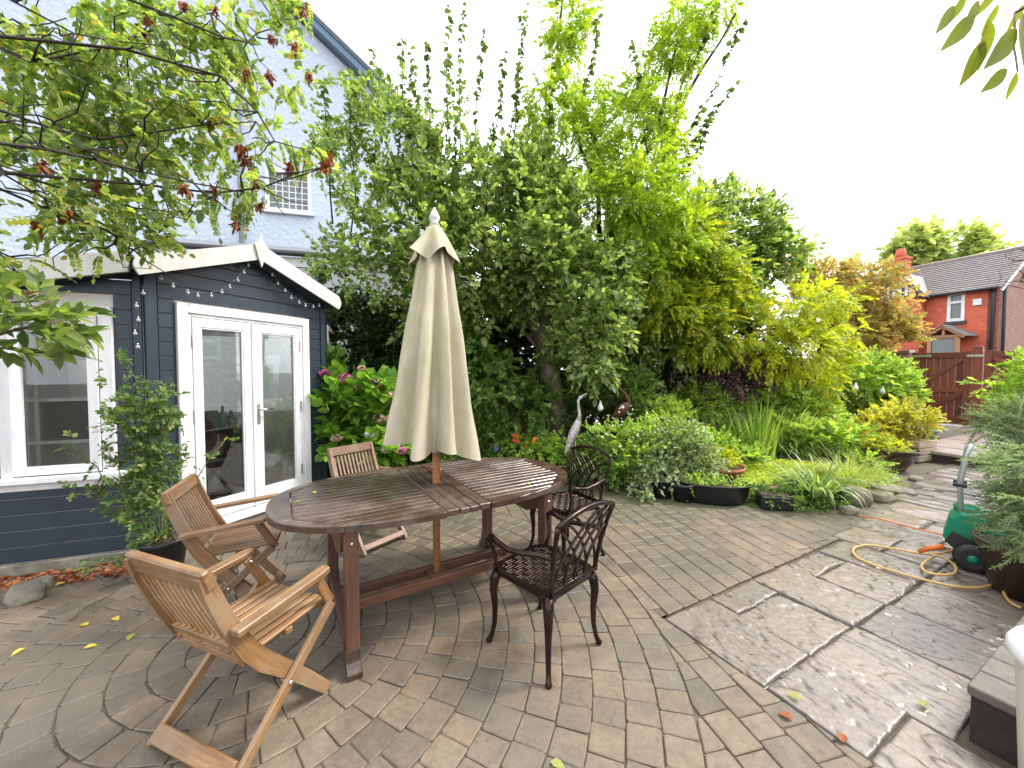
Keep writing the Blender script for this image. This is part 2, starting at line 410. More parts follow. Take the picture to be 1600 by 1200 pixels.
# -- riven flagstone path
path = MB(); pp = [FO + FA * a + FB * b for a, b in ((-.01, -.55), (7.6, -1.3), (7.6, 2.4), (-.01, 2.4))]
path.add([(p.x, p.y, -.019) for p in pp], [(0, 1, 2, 3)]); path = tag(path.build('path', MATS['joint_sand']), kind='structure')
def riven(a, b, seed, k=1.0):
    x = noise.noise(Vector((a * 6.0, b * 2.0, seed))) + .38 * noise.noise(Vector((a * 15, b * 6, seed + 7))) + .4 * noise.noise(Vector((a * 3, b * 5, seed + 3))) + .2 * noise.noise(Vector((a * 30, b * 17, seed + 5))) + .05 * noise.noise(Vector((a * 40, b * 22, seed + 11)))
    t = x * 2.5 + 6; fl = math.floor(t); fr = t - fl; cl = max(0, 1 - abs(fr - .47) / .13); fr = min(1, max(0, (fr - .42) / .16)); fr = fr * fr * (3 - 2 * fr)
    cl *= min(1, max(0, .8 + 1.5 * noise.noise(Vector((a * 3 + 9, b * 3, seed)))))
    return k * (max(-.0105, min(.0125, .0056 * (fl + fr - 6))) + .0022 * noise.noise(Vector((a * 50, b * 32, seed)))), cl
def slab(a0, a1, b0, b1, step, seed, z=0.0, parent=None, mat=None, fr=None, k=1.0, name='flagstone'):
    g_ = .0055; a0 += g_; a1 -= g_; b0 += g_; b1 -= g_; O, A, B = fr or (FO, FA, FB)
    na, nb = max(4, int((a1 - a0) / step)), max(4, int((b1 - b0) / step)); vs = []; fs = []; cv = []
    z += random.gauss(0, .0015)
    for i in range(na + 1):
        for j in range(nb + 1):
            a, b = a0 + (a1 - a0) * i / na, b0 + (b1 - b0) * j / nb
            ed = min(a - a0, a1 - a, b - b0, b1 - b); h, cl = riven(a, b, seed, k); e = max(0, 1 - ed / .012); h = min(h, .004) if ed < .01 else h
            w = .007 * max(0, 1 - ed / .05); aa = a + w * noise.noise(Vector((b * 9, seed, a * 9))); bb = b + w * noise.noise(Vector((a * 9, seed + 5, b * 9)))
            p = O + A * aa + B * bb; vs.append((p.x, p.y, z + h - .0035 * e * e)); cv.append(max(cl, .6 * e))
    W = nb + 1
    for i in range(na):
        for j in range(nb): fs.append((i * W + j, i * W + j + 1, (i + 1) * W + j + 1, (i + 1) * W + j))
    ring = [i * W for i in range(na + 1)] + [na * W + j for j in range(1, W)] + [i * W + nb for i in range(na - 1, -1, -1)] + [j for j in range(nb - 1, 0, -1)]
    n0 = len(vs); vs += [(vs[i][0], vs[i][1], z - .045) for i in ring]
    for i in range(len(ring)): j = (i + 1) % len(ring); fs.append((ring[i], ring[j], n0 + j, n0 + i))
    m = MB(); m.add(vs, fs, True); v = m.build(name, mat or MATS['wet_flagstone'], parent or path)
    at_ = v.data.attributes.new('cleft', 'FLOAT', 'POINT'); at_.data.foreach_set('value', cv + [1.0] * len(ring))
    return v
rows = [(0, .42, -.54, .02), (.42, .88, -.36, .02), (.42, .88, -.54, -.36), (.88, 1.32, -.54, .03), (1.32, 1.78, -.53, -.34), (1.32, 1.78, -.34, .04), (1.78, 2.22, -.53, .04),
        (0, .40, .02, .39), (0, .40, .39, .95), (.40, .90, .02, .52), (.90, 1.35, .03, .52), (1.35, 1.86, .04, .54), (1.86, 2.3, .04, .7), (2.22, 2.66, -.62, -.28), (2.22, 2.66, -.28, .04), (2.3, 2.78, .04, .6)]
rows += [(-.44, -.0, .40, .95), (2.66, 3.1, -.66, -.1), (2.78, 3.2, -.1, .5)]
a = 3.1; k = 0
while a < 6.85:
    da = random.choice((.38, .45, .5)); left = -.64 - .09 * max(0, a - 3.2) - random.random() * .1; a2 = min(a + da, 6.95); b = left
    if a < 3.15: a2 = 3.5
    while b < 1.6:
        db = random.choice((.42, .55, .7)); rows.append((a if not (a < 3.2 and b > -.15) else 3.2, a2, b, b + db)); b += db
    a = a2; k += 1
for i, (a0, a1, b0, b1) in enumerate(rows):
    slab(a0, a1, b0, b1, .0075 if a0 < 1.9 else (.014 if a0 < 3 else .03), i * 3.7)
# puddle glints: thin water left standing in the joints
t = NT('standing_water'); t.col((.08, .075, .07)); t.rough(.03); t.b.inputs['Specular IOR Level'].default_value = .6
m = MB()
for (a0, b0, w, h) in ((.62, -.365, .14, .011), (.0, -.0, .07, .05), (.2, .02, .07, .009)):
    c = FO + FA * a0 + FB * b0; n = 14
    pts = []
    for q in range(n):
        an = 2 * math.pi * q / n; rr = 1 + .25 * math.sin(3 * an + a0 * 9); p = c + FA * (w * math.cos(an) * rr) + FB * (h * math.sin(an) * rr); pts.append((p.x, p.y, -.012))
    m.add(pts, [tuple(range(n))[::-1]])
o = m.build('puddle', MATS['standing_water']); tag(o, kind='structure')
bpy.context.view_layer.update()

# -- raised terrace in front of the gate
TZ = .17; TO = FO + FA * 6.95
ter = MB(); P0, P1, P2, P3 = TO + FB * -1.5, TO + FB * 3.2, TO + FB * 3.2 + FA * 6.5, TO + FB * -1.5 + FA * 6.5
ter.prism([(P0.x, P0.y), (P1.x, P1.y), (P2.x, P2.y), (P3.x, P3.y)], -.1, TZ - .03)
ter = tag(ter.build('terrace', MATS['dark_wall_face']), kind='structure')
a = 0; i = 0
while a < 6.2:
    b = -1.5
    while b < 3.1:
        db = random.choice((.6, .8, .95)); slab(6.95 + a - (.04 if a == 0 else 0), 6.95 + a + .62, b, min(3.2, b + db), .05, 50 + i * 2.3, TZ, ter, MATS['terrace_stone'], k=.6); b += db; i += 1
    a += .62

# -- low raised bed wall with block coping, right of the path
rw = thing('raised_bed_wall', 'low dark retaining wall topped with grey block coping beside the flagstone path', 'wall', (FO.x + FA.x * .45 + FB.x * .53, FO.y + FA.y * .45 + FB.y * .53, 0))
wz = .205; O2 = FO + FA * .45 + FB * .53
m = MB(); q = [O2 + FA * .012 + FB * .012, O2 + FA * .012 + FB * 2.4, O2 + FA * 1.75 + FB * 2.4, O2 + FA * 1.75 + FB * .012]
m.prism([(p.x, p.y) for p in q][::-1] if False else [(p.x, p.y) for p in (q[0], q[1], q[2], q[3])], -.03, wz - .032); m.build('wall_core', MATS['dark_wall_face'], rw, True)
Mf = lambda c: Matrix((( FA.x, FB.x, 0), (FA.y, FB.y, 0), (0, 0, 1)))
a = 0; i = 0
for b0, bl in ((0, .245), (.25, .24), (.495, .245), (.745, .25), (1.0, .25)):
    a = 0 if i % 2 == 0 else -.0
    while a < 1.72:
        w = random.choice((.118, .158, .158, .2)); c = O2 + FA * (a + w / 2) + FB * (b0 + bl / 2)
        m = MB(); m.box((c.x, c.y, wz - .015 + random.gauss(0, .001)), (w - .006, bl - .005, .04), Matrix(((FA.x, FB.x, 0), (FA.y, FB.y, 0), (0, 0, 1))), .005); m.build('coping_block', MATS['coping_block'], rw, True); a += w
    i += 1
# ================================================================== SUMMERHOUSE
def m_paint(name, c, rough=.5, spec=.5):
    t = NT(name); v = t.coords('Object', (1, 1, 1)); oi = t.n('ObjectInfo')
    st = t.noise(7, 6, .7, t.coords('Object', (1, 1, .25))); base = t.ramp(st.outputs[0], [(.3, tuple(x * .8 for x in c)), (.7, tuple(min(1, x * 1.12) for x in c))])
    base = t.mix(1.0, base, t.ramp(oi.outputs['Random'], [(0, (.9, .9, .9)), (1, (1.08, 1.08, 1.08))]), 'MULTIPLY')
    d = t.noise(2.6, 5, .7, v); base = t.mix(t.ramp(d.outputs[0], [(.6, (0, 0, 0)), (.8, (.22, .22, .2))]), base, (.2, .2, .15)); t.col(base)
    t.rough(rough); t.b.inputs['Specular IOR Level'].default_value = spec; t.bump(t.noise(22, 6, .7, t.coords('Object', (1, 1, 3))).outputs[0], .25, .003); return t.m
m_paint('navy_paint', (.022, .036, .052), .42)
m_paint('white_paint', (.78, .77, .78), .42)
m_paint('cream_paint', (.60, .585, .54), .5)
plain('steel', (.55, .54, .52), .3, .1, 20, 1.0)
plain('black_plastic', (.018, .018, .02), .42, .3, 8)
plain('green_cable', (.03, .12, .09), .5)
plain('inner_wall', (.62, .60, .56), .8, .1, 3)
plain('inner_floor', (.42, .40, .38), .6, .15, 4)
plain('felt_roof', (.06, .075, .06), .9, .4, 9, bump=.4)
plain('desk_green', (.018, .03, .026), .5)
plain('basket_red', (.55, .02, .05), .45)
plain('dish_white', (.72, .74, .76), .4)
plain('pale_box', (.62, .6, .55), .6)
plain('bottle_green', (.10, .22, .17), .2)
plain('basket_cane', (.30, .24, .16), .8, .3, 30)
def m_glass(name, tint=(1, 1, 1), base=.05):
    t = NT(name); tr = t.n('BsdfTransparent'); tr.inputs[0].default_value = (*tint, 1); gl = t.n('BsdfGlossy'); gl.inputs['Roughness'].default_value = .015
    fr = t.n('Fresnel', IOR=1.6); mx = t.n('MixShader'); t.l(t.math('ADD', fr.outputs[0], base), mx.inputs[0]); t.l(tr.outputs[0], mx.inputs[1]); t.l(gl.outputs[0], mx.inputs[2]); t.l(mx.outputs[0], t.out.inputs[0]); return t.m
m_glass('window_glass', (.94, .96, .95), .015)
def m_bulb():
    t = NT('bulb_glass'); t.col((.85, .87, .9)); t.rough(.08); t.b.inputs['Transmission Weight'].default_value = .55; t.b.inputs['IOR'].default_value = 1.3; return t.m
m_bulb()
DD, DN = Vector((.4226, .9063, 0)), Vector((.9063, -.4226, 0)); LD, LN = Vector((.9397, .342, 0)), Vector((.342, -.9397, 0)); UP = Vector((0, 0, 1))
C0 = Vector((-2.8, 2.94, 0))
def frame(o, x, n): return Matrix(((x.x, 0, n.x, o.x), (x.y, 0, n.y, o.y), (0, 1, 0, 0), (0, 0, 0, 1)))
MD = frame(C0, DD, DN); ML = frame(C0, LD, LN)
C1 = C0 + DD * 1.56; RD = Vector((math.cos(R(110)), math.sin(R(110)), 0)); C3 = C1 + RD * 1.7; C2 = C0 - LD * 1.7; C4 = C2 + RD * 2.9
def on_plane(px, py, o, n, off):
    d = ray(px, py); c = Vector((0, 0, CAM_H)); q = o + n * off; return c + d * ((q - c).dot(n) / d.dot(n))
shed = thing('summerhouse', 'navy blue timber summerhouse with white double glass doors and gabled roof', 'summerhouse', C0)
def sbox(M, s0, s1, z0, z1, o0, o1, name, mat, parent=shed, bev=.003):
    m = MB(); c = M @ Vector(((s0 + s1) / 2, (z0 + z1) / 2, (o0 + o1) / 2)); m.box(c, (s1 - s0, z1 - z0, o1 - o0), M.to_3x3(), bev); return m.build(name, mat, parent, True)
def sprism(M, poly, o0, o1, name, mat, parent=shed, bev=0.0):
    m = MB(); m.prism(poly, o0, o1, bev, M); return m.build(name, mat, parent, True)
NAVY, WHITE, CREAM = MATS['navy_paint'], MATS['white_paint'], MATS['cream_paint']
BP = .1135; g_ = .0035
ridge = lambda s: 2.475 - abs(s - .78) * .385      # underside of the bargeboards
z = .085
while z < 2.47:
    z1 = z + BP
    segs = [(.075, .187), (1.36, 1.515)] if z < 1.95 else [(.075, 1.515)]
    for s0, s1 in segs:
        poly = [(s0, z + g_), (s1, z + g_), (s1, z1 - g_), (s0, z1 - g_)]
        poly = clip(clip(poly, (-.385, -1), -2.475 - .385 * .78 + .0), (0, 0), -1) if False else poly
        poly = clip(poly, (.385, -1), -(2.475 - .385 * .78)); poly = clip(poly, (-.385, -1), -(2.475 + .385 * .78))
        if len(poly) > 2 and area(poly) > .002: sprism(MD, poly, 0, .016, 'board', NAVY, bev=.004)
    z = z1
for s0, s1 in ((-.004, .07), (1.52, 1.575)): sbox(MD, s0, s1, .085, 2.2, -.01, .026, 'corner_post', NAVY)
sbox(ML, -.062, -.012, .085, 2.2, -.01, .022, 'corner_post', NAVY)
z = .085
while z < 2.2:
    z1 = z + BP
    segs = [(-1.7, -.066)] if (z1 < .66 or z > 1.93) else [(-.175, -.066), (-1.7, -1.39)]
    for s0, s1 in segs:
        poly = [(s0, z + g_), (s1, z + g_), (s1, z1 - g_), (s0, z1 - g_)]
        poly = clip(poly, (.22, -1), -2.2)
        if len(poly) > 2 and area(poly) > .002: sprism(ML, poly, 0, .016, 'board', NAVY, bev=.004)
    z = z1
# body behind the boards: lining with the openings left free
def lining(M, s0, s1, zt, holes, name='wall_lining'):
    m = MB(); xs = sorted({s0, s1, *[h[0] for h in holes], *[h[1] for h in holes]}); zs = sorted({.05, zt, *[h[2] for h in holes], *[h[3] for h in holes]})
    for i in range(len(xs) - 1):
        for j in range(len(zs) - 1):
            cx, cz = (xs[i] + xs[i + 1]) / 2, (zs[j] + zs[j + 1]) / 2
            if any(h[0] < cx < h[1] and h[2] < cz < h[3] for h in holes): continue
            m.box(M @ Vector((cx, cz, -.022)), (xs[i + 1] - xs[i], zs[j + 1] - zs[j], .04), M.to_3x3())
    m.build(name, MATS['inner_wall'], shed, True)
lining(MD, .0, 1.56, 2.16, [(.19, 1.355, .09, 1.99)]); lining(ML, -1.7, 0, 2.1, [(-1.38, -.19, .68, 1.91)])
sprism(MD, [(0, 2.16), (1.56, 2.16), (.78, 2.46)], -.04, -.002, 'gable_lining', MATS['inner_wall'])
def rear_wall_added_window(a, b, h):  # its window is an addition that lets daylight in to brighten the interior
    x = (b - a).normalized(); M = frame(a, x, x.cross(UP)); L = (b - a).length; lining(M, .0, L, 2.15, [h]); z = .085
    while z < 2.1:
        for s0, s1 in ([(.02, L - .02)] if (z + BP < h[2] or z > h[3]) else [(.02, h[0]), (h[1], L - .02)]): sbox(M, s0, s1, z + g_, z + BP - g_, .002, .018, 'board', NAVY, bev=0)
        z += BP
    w = sbox(M, h[0], h[0] + .06, h[2], h[3], -.03, .03, 'window', WHITE); sbox(M, h[1] - .06, h[1], h[2], h[3], -.03, .03, 'jamb', WHITE, w); sbox(M, h[0] + .06, h[1] - .06, h[2], h[2] + .06, -.03, .03, 'rail', WHITE, w); sbox(M, h[0] + .06, h[1] - .06, h[3] - .06, h[3], -.03, .03, 'rail', WHITE, w)
    sbox(M, h[0] + .062, h[1] - .062, h[2] + .062, h[3] - .062, -.004, .002, 'pane', MATS['window_glass'], w, 0)
rear_wall_added_window(C3, C4, (.5, 2.3, .8, 2.0)); rear_wall_added_window(C1, C3, (.3, 1.45, .8, 2.0))  # both rear windows added to light the room behind the glass
for a, b in ((C4, C2), ):
    x = (b - a).normalized(); n = x.cross(UP); M = frame(a, x, n); L = (b - a).length
    sbox(M, .0, L, .05, 2.15, -.03, .0, 'wall_lining', MATS['inner_wall'], bev=0); z = .085
    while z < 2.1: sbox(M, .02, L - .02, z + g_, z + BP - g_, .002, .018, 'board', NAVY, bev=0); z += BP
m = MB(); m.prism([(p.x, p.y) for p in (C0, C1, C3, C4, C2)], .03, .075); m.build('floor', MATS['inner_floor'], shed, True)
for M, s0, s1 in ((MD, .0, 1.6), (ML, -1.75, -.01)): sbox(M, s0, s1, -.0, .078, -.06, .03, 'bearer', MATS['rock'])
# roof
Rf = C0 + DD * .78 + DN * .15; rb = C0 + DD * .78 - DN * 2.2
P = lambda s, o, zz: C0 + DD * s + DN * o + UP * zz
Lf = P(-.085, .15, 2.27); Rt = P(1.645, .15, 2.27); Rfv = P(.78, .15, 2.60); Rbv = P(.78, -2.4, 2.60)
Le = C0 - LD * 1.85 + LN * .13 + UP * 1.90; Lc = C0 - LD * .0 + LN * .13 + UP * 2.30
m = MB()
def sheet(vs, th=.03):
    m.add(vs + [v - UP * th for v in vs], [tuple(range(len(vs))), tuple(range(len(vs), 2 * len(vs)))[::-1]] + [(i, (i + 1) % len(vs), (i + 1) % len(vs) + len(vs), i + len(vs)) for i in range(len(vs))])
sheet([Rfv, Rbv, P(1.645, -2.4, 2.27), Rt]); sheet([Lf, P(-.085, -.6, 2.27), Rbv, Rfv]); sheet([Le + UP * .13, Lc - UP * .005, P(-.085, -.5, 2.262), Rbv + UP * -.005, P(-1.2, -2.6, 1.98)])
m.build('roof', MATS['felt_roof'], shed, True)
def barge(sa, sb):
    # board from the eave (sa) to the apex, rounded lower end
    zt = lambda s: 2.618 - abs(s - .78) * .385; d = -1 if sa < .78 else 1; top = []; bot = []
    for i in range(9):
        s = sa + (.78 - sa) * i / 8; top.append((s, zt(s))); bot.append((s, zt(s) - .145))
    arc = [(sa + d * .03 * math.sin(math.pi * k / 6), zt(sa) - .145 * k / 6 + (0.0)) for k in range(1, 6)]
    poly = bot + [(.78, zt(.78))][:0] + top[::-1] + arc
    if d > 0: poly = poly[::-1]
    return sprism(MD, poly, .15, .172, 'bargeboard', CREAM)
barge(-.085, 0); barge(1.645, 0)
sprism(MD, [(.78, 2.40), (.812, 2.50), (.838, 2.60), (.80, 2.635), (.78, 2.71), (.76, 2.635), (.722, 2.60), (.748, 2.50)], .172, .19, 'finial', CREAM)
# fascia over the window wall, falling towards its far end
sprism(ML, [(-1.85, 1.78), (-.02, 2.165), (-.02, 2.315), (-1.85, 1.93)], .125, .15, 'fascia', CREAM)
m = MB(); sof = [ML @ Vector((-1.85, 1.80, 0)), ML @ Vector((-.02, 2.185, 0)), ML @ Vector((-.02, 2.185, .125)), ML @ Vector((-1.85, 1.80, .125))]
sheet(sof, .012); m.build('soffit', NAVY, shed, True)
m = MB(); sheet([MD @ Vector((-.08, 2.17, -.04)), MD @ Vector((.78, 2.50, -.04)), MD @ Vector((.78, 2.50, .15)), MD @ Vector((-.08, 2.17, .15))], .012); sheet([MD @ Vector((.78, 2.50, -.04)), MD @ Vector((1.64, 2.17, -.04)), MD @ Vector((1.64, 2.17, .15)), MD @ Vector((.78, 2.50, .15))], .012); m.build('soffit', NAVY, shed, True)
# double doors
fr = sbox(MD, .187, .262, .10, 2.0, .0, .045, 'door_frame', WHITE)
sbox(MD, 1.288, 1.36, .10, 2.0, .0, .045, 'jamb', WHITE, fr); sbox(MD, .262, 1.288, 1.925, 2.0, .0, .045, 'head', WHITE, fr); sbox(MD, .262, 1.288, .085, .155, .0, .06, 'threshold', WHITE, fr)
sbox(MD, .262, .29, .155, 1.925, -.02, .03, 'stop_bead', WHITE, fr); sbox(MD, 1.262, 1.288, .155, 1.925, -.02, .03, 'stop_bead', WHITE, fr); sbox(MD, .29, 1.262, 1.897, 1.925, -.02, .03, 'stop_bead', WHITE, fr)
def leafdoor(s0, s1, g0, g1, hinge, label):
    d = sbox(MD, s0, g0, .165, 1.89, -.01, .034, 'door', WHITE); d['label'] = label
    sbox(MD, g1, s1, .165, 1.89, -.01, .034, 'stile', WHITE, d); sbox(MD, g0, g1, 1.815, 1.89, -.01, .034, 'rail', WHITE, d); sbox(MD, g0, g1, .165, .305, -.01, .034, 'rail', WHITE, d)
    for (a, b, c, e) in ((g0, g0 + .014, .305, 1.815), (g1 - .014, g1, .305, 1.815), (g0 + .014, g1 - .014, .305, .32), (g0 + .014, g1 - .014, 1.80, 1.815)): sbox(MD, a, b, c, e, .0, .028, 'bead', WHITE, d, .004)
    sbox(MD, g0 + .004, g1 - .004, .309, 1.811, .006, .012, 'pane', MATS['window_glass'], d, 0)
    for zz in (.35, 1.02, 1.65): sbox(MD, hinge - .008, hinge + .008, zz, zz + .11, .034, .044, 'hinge', MATS['steel'] if hinge > .7 else WHITE, d)
    return d
d1 = leafdoor(.293, .772, .3526, .692, .297, 'left glazed leaf of the white double doors'); d2 = leafdoor(.780, 1.258, .852, 1.198, 1.252, 'right glazed leaf of the white double doors')
sbox(MD, .762, .79, .165, 1.89, .034, .05, 'astragal', WHITE, d1)
h = sbox(MD, .800, .828, .94, 1.13, .035, .043, 'handle', MATS['steel'], d2, .004)
m = MB(); m.tube([MD @ Vector((.814, 1.08, .04)), MD @ Vector((.814, 1.08, .085)), MD @ Vector((.83, 1.08, .09)), MD @ Vector((.92, 1.078, .088))], .009, 10); m.build('lever', MATS['steel'], h, True)
# window
w = sbox(ML, -.255, -.178, .70, 1.92, .0, .04, 'window', WHITE)
sbox(ML, -1.385, -1.31, .70, 1.92, .0, .04, 'jamb', WHITE, w); sbox(ML, -1.31, -.255, 1.85, 1.92, .0, .04, 'head', WHITE, w)
sbox(ML, -.80, -.735, .70, 1.85, .0, .035, 'mullion', WHITE, w)
sbox(ML, -1.45, -.12, .655, .70, -.02, .085, 'sill', WHITE, w, .006); sbox(ML, -1.40, -.15, .60, .655, .0, .03, 'apron', WHITE, w)
for s0, s1 in ((-.73, -.26), (-1.305, -.805)):
    c = sbox(ML, s0, s0 + .06, .71, 1.845, .012, .05, 'casement', WHITE, w)
    sbox(ML, s1 - .06, s1, .71, 1.845, .012, .05, 'stile', WHITE, c); sbox(ML, s0 + .06, s1 - .06, 1.785, 1.845, .012, .05, 'rail', WHITE, c); sbox(ML, s0 + .06, s1 - .06, .71, .77, .012, .05, 'rail', WHITE, c)
    sbox(ML, s0 + .062, s1 - .062, .772, 1.783, .022, .028, 'pane', MATS['window_glass'], c, 0)
# inside: shelves, desk, chair and small things
IN = lambda s, o, z=0.075: MD @ Vector((s, z, -o))
sh = thing('cube_shelf', 'white cube shelving unit behind the summerhouse window', 'shelf', ML @ Vector((-.9, .075, -.95)), math.atan2(LD.y, LD.x))
m = MB()
for x in (-.55, -.19, .19, .55): m.box((x, 0, .75), (.03, .36, 1.5), None, .002)
m.build('upright', WHITE, sh)
for zz in (.02, .38, .75, 1.12, 1.49): m = MB(); m.box((0, 0, zz), (1.16, .365, .028), None, .002); m.build('shelf', WHITE, sh)
for x, zz in ((-.37, .2), (0, .2), (.0, .94), (.37, .57)): m = MB(); m.box((x, -.01, zz + .0), (.3, .3, .3), None, .004); m.build('storage_box', MATS['black_plastic'] if x < .1 else MATS['pale_box'], sh)
dk = thing('desk', 'dark green desk inside the summerhouse seen through the doors', 'desk', IN(.75, 1.15), math.atan2(DD.y, DD.x))
m = MB(); m.box((0, 0, .70), (1.25, .5, .035), None, .004); m.build('desk_top', MATS['desk_green'], dk)
for x in (-.5, .5): m = MB(); m.box((x, .05, .345), (.06, .42, .67), None, .004); m.build('leg', MATS['desk_green'], dk)
ch = thing('office_chair', 'black round-backed chair pulled up to the desk inside the summerhouse', 'chair', IN(.72, .72))
m = MB(); m.lathe([(.02, .40), (.22, .41), (.24, .44), (.22, .47), (.02, .475)], n=20); m.build('seat', MATS['black_plastic'], ch)
m = MB(); m.ball((0, 0, .72), .23, 14, 9, (.25, 1, .8), Matrix.Rotation(R(65), 3, 'Z')); m.build('backrest', MATS['black_plastic'], ch)
m = MB(); m.tube([(0, 0, .05), (0, 0, .41)], .025); m.build('column', MATS['steel'], ch)
for k in range(5): m = MB(); a = k * 1.257; m.tube([(0, 0, .08), (.25 * math.cos(a), .25 * math.sin(a), .03)], .018, 6); m.build('foot', MATS['black_plastic'], ch)
bk = thing('red_basket', 'red plastic tub on the summerhouse floor behind the left door', 'tub', IN(.62, .3)); m = MB(); m.lathe([(.09, 0), (.12, .12), (.125, .12), (.115, .115), (.085, .01)], n=20); m.build('tub_body', MATS['basket_red'], bk)
ds = MB(); ds.lathe([(.02, .0), (.13, .02), (.17, .04), (.172, .046), (.12, .03), (.02, .012)], IN(.42, .32), 24); tag(ds.build('dish', MATS['dish_white']), 'white oval dish on the summerhouse floor by the left door', 'dish')
for i, (s, o, r_, hh, mt, lb) in enumerate(((1.05, 1.0, .045, .26, 'bottle_green', 'tall green bottle on the desk behind the right door'), (1.17, 1.06, .06, .2, 'bottle_green', 'squat green flagon on the desk behind the right door'))):
    m = MB(); m.lathe([(r_ * .9, 0), (r_, .02), (r_, hh * .55), (r_ * .35, hh * .75), (r_ * .3, hh), (.004, hh)], IN(s, o, .79), 16); tag(m.build('bottle', MATS[mt]), lb, 'bottle')
m = MB(); m.box(IN(.95, 1.02, .90), (.10, .09, .22), MD.to_3x3() @ Matrix.Rotation(R(90), 3, 'X'), .006); tag(m.build('tin', MATS['bottle_green']), 'green tin beside the bottles on the desk', 'tin')
m = MB(); m.box(IN(.42, 1.0, .825), (.11, .012, .075), Matrix.Rotation(R(65), 3, 'Z'), .003); tag(m.build('photo_card', MATS['pale_box']), 'small white card standing on the left end of the desk', 'card')
m = MB(); m.box(IN(.62, 1.0, .81), (.22, .03, .05), Matrix.Rotation(R(65), 3, 'Z'), .003); tag(m.build('white_box', MATS['dish_white']), 'low white box lying on the desk behind the left door', 'box')
lb = thing('laundry_basket', 'woven cane basket with white cloth inside the right door', 'basket', IN(1.08, .3)); m = MB(); m.lathe([(.13, 0), (.15, .15), (.16, .36), (.152, .36), (.12, .02)], n=22); m.build('basket_body', MATS['basket_cane'], lb)
m = MB()
for k in range(9): m.ball((random.uniform(-.08, .08), random.uniform(-.08, .08), .38 + random.random() * .1), .07, 8, 6, (1, 1, .8))
m.build('cloth', MATS['dish_white'], lb)
# string of bulbs along the gable
sl = thing('string_lights', 'string of clear glass bulbs looped along the gable of the summerhouse', 'string lights', C0)
z1 = lambda x, y: (200 + x * .2125, 370 + y * .2125)
pts = [z1(*p) for p in ((915, 110), (885, 205), (852, 258), (806, 315), (748, 365), (690, 402), (612, 428), (513, 428), (440, 405), (330, 358), (242, 298), (110, 115))]
pts2 = [z1(*p) for p in ((1000, 122), (1062, 275), (1102, 340), (1155, 392), (1200, 445), (1258, 480), (1305, 502), (1362, 510), (1405, 502), (1480, 455))]
pts3 = [z1(*p) for p in ((132, 262), (112, 408), (62, 502), (76, 605), (52, 703), (72, 802))]
for pl, o in ((pts, .10), (pts2, .10), (pts3, .07)):
    q = [on_plane(x, y, C0, DN if pl is not pts3 else (DN + LN).normalized(), o) for x, y in pl]
    m = MB(); m.tube([p + UP * .02 for p in q], .0022, 5); m.build('cable', MATS['green_cable'], sl, True)
    for p in q[1:-1] if pl is not pts3 else q[1:]:
        m = MB(); m.tube([p + UP * .02, p + UP * .004], .0055, 6); b = m.build('bulb_cap', MATS['steel'], sl, True); m = MB(); m.ball(p - UP * .008, .0135, 10, 8); m.build('bulb', MATS['bulb_glass'], b, True)
# ================================================================== FURNITURE
wood('table_teak', (.02, .010, .007), (.052, .028, .018), (.115, .07, .048), grey=(.19, .155, .13), wet=True, gk=.45)
wood('table_rim', (.04, .018, .011), (.10, .045, .028), (.17, .09, .06), .5, grey=(.06, .035, .025))
wood('leg_teak', (.05, .022, .013), (.12, .052, .030), (.19, .09, .055), .5, grey=(.05, .03, .022))
wood('golden_teak', (.09, .04, .014), (.235, .118, .044), (.37, .215, .09), .45, grey=(.30, .225, .145), gk=.6)
wood('brown_teak', (.075, .034, .014), (.165, .085, .038), (.26, .15, .075), .5, grey=(.22, .17, .13))
wood('red_teak', (.10, .044, .022), (.20, .098, .052), (.30, .17, .10), .5, grey=(.24, .17, .12))
wood('pole_wood', (.20, .085, .04), (.33, .15, .075), (.42, .22, .12), .45)
TU = R(31.0)
tb = thing('garden_table', 'large oval slatted teak table standing on the block paving', 'table', (-.49, 2.46, 0), TU)
TL, TWd, EX, TZP = .93, .53, 2.55, .73
def outer(a):
    c, s = math.cos(a), math.sin(a); r_ = (abs(c / TL) ** EX + abs(s / TWd) ** EX) ** (-1 / EX); return Vector((r_ * c, r_ * s))
